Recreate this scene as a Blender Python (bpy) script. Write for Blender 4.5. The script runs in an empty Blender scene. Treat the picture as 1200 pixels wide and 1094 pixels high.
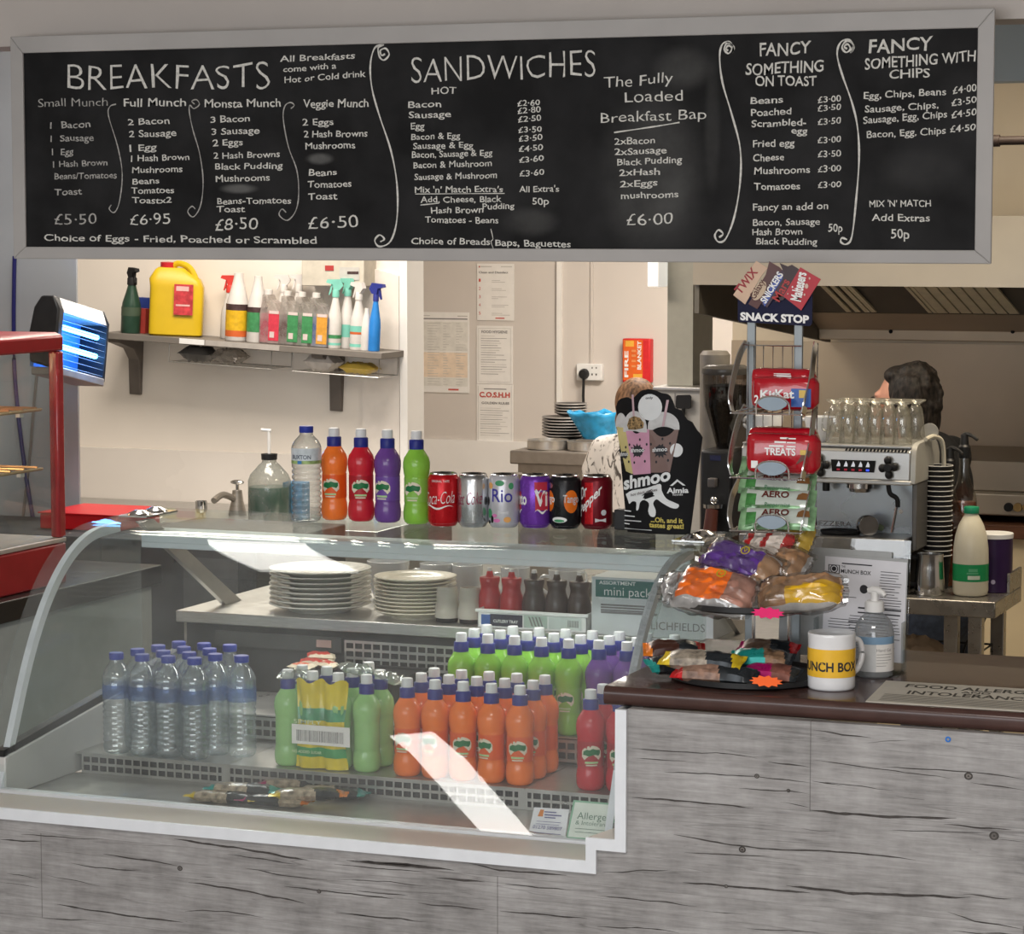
import bpy, bmesh, math, random
from mathutils import Vector, Matrix, noise as mnoise
random.seed(7)
D = bpy.data
SC = bpy.context.scene
COL = SC.collection
PI = math.pi

# ------------------------------------------------------------------ camera
FPX, PCX, PCY = 3200.0, 600.0, 547.0
YAW = math.radians(21.56)
PIT = math.atan(285 / FPX)
CAM = Vector((0.0, -4.35, 1.9))
cd = D.cameras.new('camera'); cd.sensor_fit = 'HORIZONTAL'; cd.sensor_width = 36.0
cd.lens = FPX / 1200.0 * 36.0; cd.clip_end = 60
cam = D.objects.new('camera', cd); COL.objects.link(cam)
cam.location = CAM; cam.rotation_euler = (PI / 2 - PIT, 0, YAW)
SC.camera = cam
_R = Vector((math.cos(YAW), math.sin(YAW), 0))
_F = Vector((-math.sin(YAW) * math.cos(PIT), math.cos(YAW) * math.cos(PIT), -math.sin(PIT)))
_U = _R.cross(_F)
def ray(px, py): return _F + _R * ((px - PCX) / FPX) - _U * ((py - PCY) / FPX)
def aY(px, py, Y): d = ray(px, py); return CAM + d * ((Y - CAM.y) / d.y)      # point of the place on a plane of given depth
def aZ(px, py, Z): d = ray(px, py); return CAM + d * ((Z - CAM.z) / d.z)      # point on a level surface
def aX(px, py, X): d = ray(px, py); return CAM + d * ((X - CAM.x) / d.x)

# ------------------------------------------------------------------ world, exposure, lights
w = D.worlds.new('world'); SC.world = w; w.use_nodes = True
w.node_tree.nodes['Background'].inputs[0].default_value = (0.75, 0.85, 1.0, 1)
w.node_tree.nodes['Background'].inputs[1].default_value = 0.6
SC.view_settings.view_transform = 'Standard'; SC.view_settings.look = 'None'
SC.view_settings.gamma = 1.0; SC.view_settings.use_curve_mapping = False
SC.view_settings.exposure = 0.0
def area(name, loc, aim, sx, sy, power, col):
    l = D.lights.new(name, 'AREA'); l.shape = 'RECTANGLE'; l.size = sx; l.size_y = sy
    l.energy = power; l.color = col
    o = D.objects.new(name, l); COL.objects.link(o); o.location = loc
    o.rotation_euler = (Vector(aim) - Vector(loc)).to_track_quat('-Z', 'Y').to_euler()
    return o
# daylight through the shop window behind the camera, and the ceiling panels
area('window_daylight', (-1.5, -6.3, 1.75), (-1.5, 0, 1.2), 5.6, 1.7, 150, (0.96, 0.98, 1.0))
area('ceiling_light_dining', (-0.9, -2.2, 2.70), (-0.9, -2.2, 0), 1.2, 0.6, 44, (1.0, 0.94, 0.88))
bt = area('ceiling_batten_dining', (-3.17, -2.45, 2.70), (-3.17, -2.45, 0), 0.17, 0.95, 7.5, (1.0, 0.96, 0.92)); bt.rotation_euler = (0, 0, 0.315)
area('ceiling_light_kitchen', (-3.8, 3.1, 2.70), (-3.8, 3.1, 0), 1.2, 0.6, 50, (1.0, 0.90, 0.78))
bt = area('ceiling_batten_servery', (-3.36, 1.55, 2.70), (-3.36, 1.55, 0), 0.30, 1.5, 18, (1.0, 0.95, 0.88)); bt.rotation_euler = (0, 0, 0.36)
area('ceiling_light_store', (-2.9, 5.6, 2.70), (-2.9, 5.6, 0), 1.2, 0.6, 95, (1.0, 0.92, 0.83))
area('ceiling_light_cooking', (-1.2, 2.6, 2.70), (-1.2, 2.6, 0), 0.9, 0.5, 34, (1.0, 0.85, 0.64))

# ------------------------------------------------------------------ helpers
def sock(n, k): return n.inputs[k]
MATS = {}
def pm(name, col, rough=0.5, metal=0.0, var=0.06, scale=30.0, bump=0.0, coat=0.0, emit=None, estr=0.0,
       stretch=(1, 1, 1), col2=None, spec=0.28, trans=0.0, sss=0.0):
    """procedural material: a base colour with noise variation, roughness variation and optional bump"""
    if name in MATS: return MATS[name]
    m = D.materials.new(name); m.use_nodes = True; MATS[name] = m
    nt = m.node_tree; N = nt.nodes; L = nt.links; b = N['Principled BSDF']
    tc = N.new('ShaderNodeTexCoord'); mp = N.new('ShaderNodeMapping'); mp.inputs['Scale'].default_value = stretch
    L.new(tc.outputs['Object'], mp.inputs['Vector'])
    nz = N.new('ShaderNodeTexNoise'); nz.inputs['Scale'].default_value = scale; nz.inputs['Detail'].default_value = 4
    L.new(mp.outputs[0], nz.inputs['Vector'])
    rp = N.new('ShaderNodeValToRGB'); e = rp.color_ramp.elements
    c2 = col2 or tuple(max(0, c * (1 - var * 2)) for c in col)
    e[0].color = (*c2, 1); e[1].color = (*tuple(min(1, c * (1 + var)) for c in col), 1)
    e[0].position = 0.3; e[1].position = 0.7
    L.new(nz.outputs['Fac'], rp.inputs[0]); L.new(rp.outputs[0], b.inputs['Base Color'])
    mr = N.new('ShaderNodeMapRange'); mr.inputs[3].default_value = max(0.02, rough - 0.06); mr.inputs[4].default_value = min(1, rough + 0.06)
    L.new(nz.outputs['Fac'], mr.inputs[0]); L.new(mr.outputs[0], b.inputs['Roughness'])
    b.inputs['Metallic'].default_value = metal; b.inputs['Coat Weight'].default_value = coat
    b.inputs['Specular IOR Level'].default_value = spec
    if trans: b.inputs['Transmission Weight'].default_value = trans
    if sss:
        b.inputs['Subsurface Weight'].default_value = sss; b.inputs['Subsurface Radius'].default_value = (0.01, 0.01, 0.01)
    if emit: b.inputs['Emission Color'].default_value = (*emit, 1); b.inputs['Emission Strength'].default_value = estr
    if bump:
        bp = N.new('ShaderNodeBump'); bp.inputs['Strength'].default_value = bump; bp.inputs['Distance'].default_value = 0.004
        L.new(nz.outputs['Fac'], bp.inputs['Height']); L.new(bp.outputs[0], b.inputs['Normal'])
    return m
def clear(name, tint=(0.97, 0.98, 0.98), edge=(0.55, 0.62, 0.64), refl=0.06, rough=0.03, haze=0.0, hazecol=(0.8, 0.8, 0.8), grain=8.0):
    """thin clear plastic or glass: see-through face on, darker and shinier at the edges"""
    if name in MATS: return MATS[name]
    m = D.materials.new(name); m.use_nodes = True; MATS[name] = m
    nt = m.node_tree; N = nt.nodes; L = nt.links; N.remove(N['Principled BSDF']); out = N['Material Output']
    lw = N.new('ShaderNodeLayerWeight'); lw.inputs['Blend'].default_value = 0.35
    mc = N.new('ShaderNodeMix'); mc.data_type = 'RGBA'; mc.inputs[6].default_value = (*tint, 1); mc.inputs[7].default_value = (*edge, 1)
    L.new(lw.outputs['Facing'], mc.inputs[0])
    tr = N.new('ShaderNodeBsdfTransparent'); L.new(mc.outputs[2], tr.inputs[0])
    gl = N.new('ShaderNodeBsdfGlossy'); gl.inputs['Roughness'].default_value = rough
    fr = N.new('ShaderNodeMapRange'); fr.inputs[3].default_value = refl; fr.inputs[4].default_value = min(1, refl * 4.5 + 0.08)
    pw = N.new('ShaderNodeMath'); pw.operation = 'POWER'; pw.inputs[1].default_value = 2.5
    L.new(lw.outputs['Facing'], pw.inputs[0]); L.new(pw.outputs[0], fr.inputs[0])
    mx = N.new('ShaderNodeMixShader'); L.new(fr.outputs[0], mx.inputs[0]); L.new(tr.outputs[0], mx.inputs[1]); L.new(gl.outputs[0], mx.inputs[2])
    last = mx
    if haze:
        df = N.new('ShaderNodeBsdfDiffuse'); df.inputs[0].default_value = (*hazecol, 1)
        tl = N.new('ShaderNodeBsdfTranslucent'); tl.inputs[0].default_value = (*hazecol, 1)
        dm = N.new('ShaderNodeMixShader'); dm.inputs[0].default_value = 0.5
        L.new(df.outputs[0], dm.inputs[1]); L.new(tl.outputs[0], dm.inputs[2])
        nz = N.new('ShaderNodeTexNoise'); nz.inputs['Scale'].default_value = grain; nz.inputs['Detail'].default_value = 3
        tc = N.new('ShaderNodeTexCoord'); L.new(tc.outputs['Object'], nz.inputs['Vector'])
        hr = N.new('ShaderNodeMapRange'); hr.inputs[1].default_value = 0.3; hr.inputs[2].default_value = 0.7
        hr.inputs[3].default_value = haze * 0.4; hr.inputs[4].default_value = haze * 1.6; L.new(nz.outputs['Fac'], hr.inputs[0])
        m2 = N.new('ShaderNodeMixShader'); L.new(hr.outputs[0], m2.inputs[0]); L.new(mx.outputs[0], m2.inputs[1]); L.new(dm.outputs[0], m2.inputs[2])
        last = m2
    L.new(last.outputs[0], out.inputs['Surface'])
    return m

class MB:
    """collects shapes and links them as ONE mesh object"""
    def __init__(s): s.v = []; s.f = []; s.mi = []
    def add(s, vs, fs, mi=0):
        o = len(s.v); s.v += [Vector(v) for v in vs]; s.f += [tuple(i + o for i in f) for f in fs]; s.mi += [mi] * len(fs); return s
    def box(s, lo, hi, mi=0):
        x0, y0, z0 = lo; x1, y1, z1 = hi
        return s.add([(x0, y0, z0), (x1, y0, z0), (x1, y1, z0), (x0, y1, z0), (x0, y0, z1), (x1, y0, z1), (x1, y1, z1), (x0, y1, z1)],
                     [(3, 2, 1, 0), (4, 5, 6, 7), (0, 1, 5, 4), (1, 2, 6, 5), (2, 3, 7, 6), (3, 0, 4, 7)], mi)
    def cbox(s, c, d, mi=0): return s.box([c[i] - d[i] / 2 for i in range(3)], [c[i] + d[i] / 2 for i in range(3)], mi)
    def quad(s, a, b, c, d, mi=0): return s.add([a, b, c, d], [(0, 1, 2, 3)], mi)
    def prism(s, poly, a0, a1, axis='y', mi=0):
        n = len(poly)
        def P(p, t): return {'y': (p[0], t, p[1]), 'x': (t, p[0], p[1]), 'z': (p[0], p[1], t)}[axis]
        vs = [P(p, a0) for p in poly] + [P(p, a1) for p in poly]
        fs = [tuple(range(n)), tuple(range(2 * n - 1, n - 1, -1))] + [(i, i + n, (i + 1) % n + n, (i + 1) % n) for i in range(n)]
        return s.add(vs, fs, mi)
    def lathe(s, prof, seg=24, c=(0, 0, 0), mi=0, cap=True, axis='z', ring_mi=None):
        vs = []; fs = []; mis = []
        n = len(prof)
        for r, z in prof:
            for k in range(seg):
                a = 2 * PI * k / seg; x, y = r * math.cos(a), r * math.sin(a)
                p = {'z': (x, y, z), 'y': (x, z, y), 'x': (z, x, y)}[axis]
                vs.append((c[0] + p[0], c[1] + p[1], c[2] + p[2]))
        for i in range(n - 1):
            for k in range(seg):
                fs.append((i * seg + k, i * seg + (k + 1) % seg, (i + 1) * seg + (k + 1) % seg, (i + 1) * seg + k)); mis.append(ring_mi[i] if ring_mi else mi)
        if cap:
            if prof[0][0] > 1e-6: fs.append(tuple(range(seg))[::-1]); mis.append(mi)
            if prof[-1][0] > 1e-6: fs.append(tuple((n - 1) * seg + k for k in range(seg))); mis.append(mi)
        o = len(s.v); s.v += [Vector(v) for v in vs]; s.f += [tuple(i + o for i in f) for f in fs]; s.mi += mis
        return s
    def tube(s, pts, r, seg=8, mi=0, closed=False, flat=None):
        pts = [Vector(p) for p in pts]; n = len(pts); vs = []; fs = []
        up = Vector((0, 0, 1))
        for i, p in enumerate(pts):
            a = pts[(i - 1) % n] if (i or closed) else p; b = pts[(i + 1) % n] if (i < n - 1 or closed) else p
            t = (b - a)
            if t.length < 1e-9: t = Vector((0, 0, 1))
            t.normalize()
            u = t.cross(up)
            if u.length < 1e-3: u = t.cross(Vector((0, 1, 0)))
            u.normalize(); w_ = t.cross(u).normalized()
            rr = r[i] if isinstance(r, (list, tuple)) else r
            for k in range(seg):
                g = 2 * PI * k / seg
                vs.append(p + u * (rr * math.cos(g)) + w_ * (rr * math.sin(g)))
        for i in range(n if closed else n - 1):
            for k in range(seg):
                j = (i + 1) % n
                fs.append((i * seg + k, i * seg + (k + 1) % seg, j * seg + (k + 1) % seg, j * seg + k))
        if not closed: fs += [tuple(range(seg))[::-1], tuple((n - 1) * seg + k for k in range(seg))]
        return s.add(vs, fs, mi)
    def ball(s, c, r, seg=16, rings=10, mi=0, rot=None):
        rx, ry, rz = (r, r, r) if not isinstance(r, (tuple, list)) else r
        vs = []; fs = []
        for i in range(rings + 1):
            t = PI * i / rings
            for k in range(seg):
                a = 2 * PI * k / seg
                v = Vector((rx * math.sin(t) * math.cos(a), ry * math.sin(t) * math.sin(a), -rz * math.cos(t)))
                if rot is not None: v = rot @ v
                vs.append(Vector(c) + v)
        for i in range(rings):
            for k in range(seg): fs.append((i * seg + k, i * seg + (k + 1) % seg, (i + 1) * seg + (k + 1) % seg, (i + 1) * seg + k))
        return s.add(vs, fs, mi)
    def pillow(s, L, W, T, nu=14, nv=8, mi=None, wr=0.004, seed=0, crimp=0.08, mat_of=None, puff=0.0):
        """a sealed bag: length L along x, width W along y, thickness T, crimped ends"""
        for side in (1, -1):
            vs = []; fs = []; mis = []
            for i in range(nu + 1):
                u = i / nu * 2 - 1
                for j in range(nv + 1):
                    v = j / nv * 2 - 1
                    uu = min(1, abs(u) / (1 - crimp)); h = max(0, 1 - uu ** 4) ** 0.7 * max(0, 1 - v ** 4) ** 0.6
                    n = mnoise.noise((u * 2.1 + seed * 7.3, v * 2.3 + seed, side * 3.0)); n2 = mnoise.noise((u * 5 + seed, v * 5, side + 9.0))
                    wid = W / 2 * (1 - 0.10 * (1 - uu ** 2)) * (1 + 0.03 * n2) * (1 - puff * abs(u) ** 3 * .22 + puff * .10 * mnoise.noise((u * 2.7, seed, 4.0)))
                    z = side * (T / 2 * h * (1 + 0.25 * n) + wr * n2 * h)
                    if h < 0.02: z += 0.002 * math.sin(v * 22)
                    vs.append((u * L / 2 * (1 - puff * .10 * abs(v) ** 3 + puff * .08 * mnoise.noise((v * 2.5, seed * 3, 7.0))), v * wid, z + puff * .06 * T * mnoise.noise((u * 2.5, v * 3.5, seed + 2.2)) * (1 if h > .02 else 2)))
            for i in range(nu):
                for j in range(nv):
                    q = (i * (nv + 1) + j, (i + 1) * (nv + 1) + j, (i + 1) * (nv + 1) + j + 1, i * (nv + 1) + j + 1)
                    fs.append(q if side > 0 else q[::-1]); mis.append(mat_of((i + .5) / nu * 2 - 1, (j + .5) / nv * 2 - 1, side) if mat_of else 0)
            o = len(s.v); s.v += [Vector(v) for v in vs]; s.f += [tuple(k + o for k in f) for f in fs]; s.mi += mis
        return s
    def rot(s, M): s.v = [M @ v for v in s.v]; return s
    def mesh(s, name, mats, smooth=35, merge=False):
        me = D.meshes.new(name)
        me.from_pydata([tuple(v) for v in s.v], [], s.f)
        ms = mats if isinstance(mats, (list, tuple)) else [mats]
        for m in ms: me.materials.append(m)
        me.polygons.foreach_set('material_index', s.mi)
        bm = bmesh.new(); bm.from_mesh(me)
        if merge: bmesh.ops.remove_doubles(bm, verts=bm.verts, dist=1e-5)
        bmesh.ops.recalc_face_normals(bm, faces=bm.faces)
        bm.to_mesh(me); bm.free()
        if smooth:
            me.polygons.foreach_set('use_smooth', [True] * len(me.polygons))
            me.set_sharp_from_angle(angle=math.radians(smooth))
        me.update()
        return me
    def build(s, name, mats, parent=None, smooth=35, bevel=0, merge=False, loc=None):
        o = D.objects.new(name, s.mesh(name, mats, smooth, merge)); COL.objects.link(o)
        if parent is not None: o.parent = parent
        if loc is not None: o.location = loc
        if bevel:
            b = o.modifiers.new('bevel', 'BEVEL'); b.width = bevel; b.segments = 2; b.limit_method = 'ANGLE'; b.angle_limit = math.radians(40)
        return o
def tag(o, label, cat, group=None, kind=None):
    o['label'] = label; o['category'] = cat
    if group: o['group'] = group
    if kind: o['kind'] = kind
    return o
def thing(name, label, cat, loc=(0, 0, 0), rz=0.0, group=None, rot=None):
    o = D.objects.new(name, None); COL.objects.link(o); o.empty_display_size = 0.05
    o.location = loc; o.rotation_euler = rot or (0, 0, rz)
    return tag(o, label, cat, group)
def struct(mb, name, m, **k):
    o = mb.build(name, m, **k); o['kind'] = 'structure'; return o
CH = {}
def dup(root, label=None, loc=None, rz=None, group=None, parent=None, rot=None):
    r = root.copy(); COL.objects.link(r)
    if parent is not None: r.parent = parent
    if loc is not None: r.location = loc
    if rz is not None: r.rotation_euler = (0, 0, rz)
    if rot is not None: r.rotation_euler = rot
    if label: r['label'] = label
    if group: r['group'] = group
    for c in list(root.children): dup(c, parent=r)
    return r
ORD = ['first', 'second', 'third', 'fourth', 'fifth', 'sixth', 'seventh', 'eighth', 'ninth', 'tenth', 'eleventh', 'twelfth', 'thirteenth', 'fourteenth', 'fifteenth']
# lettering -----------------------------------------------------------
_tc = {}
def glyphs(s, bold=0.0, shear=0.0):
    k = (s, bold, shear)
    if k not in _tc:
        c = D.curves.new('lettering', 'FONT'); c.body = s; c.size = 1.0; c.offset = bold; c.shear = shear; c.resolution_u = 3
        o = D.objects.new('lettering', c)
        me = D.meshes.new_from_object(o)
        vs = [(v.co.x, v.co.y) for v in me.vertices]; fs = [tuple(p.vertices) for p in me.polygons]
        D.objects.remove(o); D.curves.remove(c); D.meshes.remove(me)
        x0 = min(v[0] for v in vs); x1 = max(v[0] for v in vs)
        _tc[k] = ([(x - x0, y) for x, y in vs], fs, x1 - x0)
    return _tc[k]
def put_text(mb, s, p, ux, uz, width, cap, bold=0.0, mi=0, wob=0.0, shear=0.0, slope=0.0):
    """letters lying in the plane (ux, uz) with their baseline starting at p, fitted to a width and a capital height"""
    vs, fs, wd = glyphs(s, bold, shear); sx = width / wd; sy = cap / 0.69; ph = random.random() * 6
    p = Vector(p); ux = Vector(ux); uz = Vector(uz); pts = []
    for x, y in vs:
        yy = y * sy + slope * x * sx
        xx = x * sx
        if wob:
            q = (x * 1.9 + ph * 7, y * 2.3, ph)
            xx += sx * .055 * mnoise.noise(q); yy += sy * .075 * mnoise.noise((q[0] + 31, q[1], q[2])) + wob * cap * math.sin(x * 2.1 + ph)
        pts.append(p + ux * xx + uz * yy)
    mb.add(pts, fs, mi); return mb
def wrap_text(mb, s, r, a0, z, width, cap, bold=0.0, mi=0, slope=0.0, rf=None, shear=0.0):
    """letters wrapped round an upright cylinder; a0 is the angle of the text's centre, -90 deg faces the customer"""
    vs, fs, wd = glyphs(s, bold, shear); sx = width / wd; sy = cap / 0.69; pts = []
    for x, y in vs:
        a = a0 + (x * sx - width / 2) / r; zz = z + y * sy + slope * (x * sx - width / 2)
        rr = rf(zz) if rf else r
        pts.append((rr * math.cos(a), rr * math.sin(a), zz))
    mb.add(pts, fs, mi); return mb
def wrap_patch(mb, r, a0, a1, z0, z1, n=12, mi=0, rf=None, m=1):
    vs = []; fs = []
    for j in range(m + 1):
        z = z0 + (z1 - z0) * j / m; rr = rf(z) if rf else r
        for i in range(n + 1):
            a = a0 + (a1 - a0) * i / n; vs.append((rr * math.cos(a), rr * math.sin(a), z))
    for j in range(m):
        for i in range(n): fs.append((j * (n + 1) + i, j * (n + 1) + i + 1, (j + 1) * (n + 1) + i + 1, (j + 1) * (n + 1) + i))
    mb.add(vs, fs, mi); return mb
def wrap_poly(mb, r, a0, zc, pts, mi=0):
    """flat outline (x along the surface, z up) wrapped on a cylinder, as a fan about its middle"""
    cx = sum(p[0] for p in pts) / len(pts); cz = sum(p[1] for p in pts) / len(pts)
    n = len(pts); vs = []; fs = []
    for q in (1.0, .78, .56, .34, .14):
        for x, z in pts:
            xx = cx + (x - cx) * q; vs.append((r * math.cos(a0 + xx / r), r * math.sin(a0 + xx / r), zc + cz + (z - cz) * q))
    vs.append((r * math.cos(a0 + cx / r), r * math.sin(a0 + cx / r), zc + cz))
    for j in range(4): fs += [(j * n + i, j * n + (i + 1) % n, j * n + n + (i + 1) % n, j * n + n + i) for i in range(n)]
    fs += [(4 * n + i, 4 * n + (i + 1) % n, 5 * n) for i in range(n)]
    mb.add(vs, fs, mi); return mb
def ell(rx, rz, n=18, cx=0, cz=0): return [(cx + rx * math.cos(2 * PI * i / n), cz + rz * math.sin(2 * PI * i / n)) for i in range(n)]
FACE = -PI / 2 - YAW * 0 + 0.0
def smooth_pts(pts, n=6):
    P = [Vector(p) for p in pts]; out = []
    for i in range(len(P) - 1):
        a = P[max(0, i - 1)]; b = P[i]; c = P[i + 1]; d = P[min(len(P) - 1, i + 2)]
        for k in range(n):
            t = k / n
            out.append(0.5 * ((2 * b) + (c - a) * t + (2 * a - 5 * b + 4 * c - d) * t * t + (3 * b - a - 3 * c + d) * t ** 3))
    out.append(P[-1]); return out
# ================================================================== the setting
cream = pm('cream_paint', (0.80, 0.74, 0.67), 0.6, var=0.02, scale=3)
greyp = pm('grey_paint', (0.62, 0.575, 0.535), 0.6, var=0.02, scale=3)
bulk = pm('bulkhead_paint', (0.50, 0.46, 0.43), 0.7, var=0.03, scale=4)
bluep = pm('blue_grey_paint', (0.47, 0.56, 0.62), 0.6, var=0.03, scale=4)
colp = pm('column_paint', (0.40, 0.42, 0.44), 0.6, var=0.04, scale=5)
tanp = pm('tan_paint', (0.80, 0.70, 0.54), 0.6, var=0.03, scale=4)
whitep = pm('white_gloss', (0.82, 0.80, 0.77), 0.35, var=0.02, scale=6)
steel = pm('brushed_steel', (0.52, 0.51, 0.49), 0.34, 0.9, var=0.08, scale=40, stretch=(1, 1, 12))
steeld = pm('dull_steel', (0.36, 0.33, 0.29), 0.42, 0.75, var=0.10, scale=14, stretch=(1, 1, 6))
splash = pm('smoky_steel', (0.56, 0.46, 0.34), 0.48, 0.45, var=0.12, scale=1.6)
chrome = pm('chrome', (0.72, 0.72, 0.72), 0.16, 1.0, var=0.03)
black = pm('black_plastic', (0.018, 0.018, 0.019), 0.42, var=0.10)
blackm = pm('matt_black', (0.012, 0.012, 0.013), 0.7, var=0.10)
white = pm('white_plastic', (0.80, 0.80, 0.79), 0.35, var=0.02)
paper = pm('white_paper', (0.80, 0.78, 0.75), 0.75, var=0.02)
ink = pm('black_ink', (0.03, 0.03, 0.035), 0.7)
inkgrey = pm('grey_ink', (0.22, 0.21, 0.21), 0.7)
redp = pm('red_enamel', (0.30, 0.018, 0.022), 0.32, var=0.05)
floorm = pm('floor_vinyl', (0.28, 0.25, 0.22), 0.5, var=0.08, scale=8)
ceilm = pm('ceiling_paint', (0.72, 0.70, 0.67), 0.8, var=0.02, scale=5)

Z1 = 2.75
struct(MB().box((-6.2, -6.6, -0.1), (2.2, 7.6, 0)), 'floor', floorm)
struct(MB().box((-6.2, -6.6, Z1), (2.2, 7.6, Z1 + 0.1)), 'ceiling', ceilm)
struct(MB().box((-6.3, -6.6, 0), (-6.2, 7.6, Z1)), 'wall_left', cream)
struct(MB().box((2.2, -6.6, 0), (2.3, 7.6, Z1)), 'wall_right', cream)
# street side wall with its shop window
wf = MB(); wf.box((-6.2, -6.7, 0), (2.2, -6.6, 0.9)); wf.box((-6.2, -6.7, 2.6), (2.2, -6.6, Z1))
wf.box((-6.2, -6.7, 0.9), (-4.4, -6.6, 2.6)); wf.box((1.4, -6.7, 0.9), (2.2, -6.6, 2.6))
struct(wf, 'wall_front', cream)
wn = MB()
for x in (-4.4, -2.5, -0.6, 1.34): wn.box((x, -6.68, 0.9), (x + 0.06, -6.62, 2.6))
wn.box((-4.4, -6.68, 0.9), (1.4, -6.62, 0.96)); wn.box((-4.4, -6.68, 2.54), (1.4, -6.62, 2.6))
struct(wn, 'window_1', white)
struct(MB().box((-6.2, 7.3, 0), (2.2, 7.6, Z1)), 'wall_back', greyp)
struct(MB().box((-6.19, 7.285, 0), (-1.9, 7.2995, aY(560, 516, 7.29).z)), 'trim_1', whitep)
# bulkhead that carries the menu board
struct(MB().box((-6.2, 0.56, 2.264), (2.2, 0.70, Z1)), 'wall_bulkhead', bulk)
struct(MB().box((-1.5, 2.00, aY(1180, 95, 2.0).z), (2.2, 2.10, Z1)), 'wall_inner_bulkhead', bluep)
# white partition with the cleaning shelf, its door frame at the right end
YW = 4.1
xr = aY(480, 400, YW).x
struct(MB().box((-6.2, YW, 0), (aY(471, 400, YW).x, YW + 0.10, Z1)), 'wall_partition', cream)
dj = MB(); dj.box((aY(471, 400, YW).x + .0005, YW - 0.02, 0), (xr, YW + 0.12, Z1))
struct(dj, 'door_1', whitep)
dl = MB(); x7 = aY(426, 330, YW).x
dl.prism([(x7, aY(426, 311, YW).z), (aY(469, 320, YW).x, aY(469, 323, YW).z), (aY(469, 320, YW).x, 0.0), (x7, 0.0)], YW - 0.012, YW - 0.0005, 'y')
struct(dl, 'trim_2', pm('door_paint', (0.78, 0.72, 0.66), 0.5, var=0.02))
ys = aY(200, 527, YW - .01).z
struct(MB().box((-6.19, YW - 0.014, 0), (x7 - .0005, YW - 0.0005, ys)), 'trim_3', pm('splash_panel', (0.74, 0.69, 0.64), 0.28, var=0.02, scale=4))
# grey column end at the left, just behind the hot cabinet
YC = 2.35
struct(MB().box((-6.2, YC, 0), (aY(91, 450, YC).x, YC + 0.008, Z1)), 'wall_column', colp)
# slim grey duct post in the kitchen and the grey unit below it
YP = 4.4
struct(MB().box((aY(782, 400, YP).x, YP, aY(790, 452, YP).z), (aY(812, 400, YP).x, YP + 0.22, Z1)), 'wall_post', pm('post_paint', (0.36, 0.345, 0.29), 0.6, var=0.03))
# steel clad cooking wall
YK = 5.2
xk = aY(858, 450, YK).x
struct(MB().box((xk, YK, 0), (2.2, YK + 0.1, Z1)), 'wall_cooking', tanp)
struct(MB().box((xk, YK - 0.012, 0.9), (2.19, YK - 0.0005, aY(900, 399, YK).z)), 'trim_4', splash)
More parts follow.
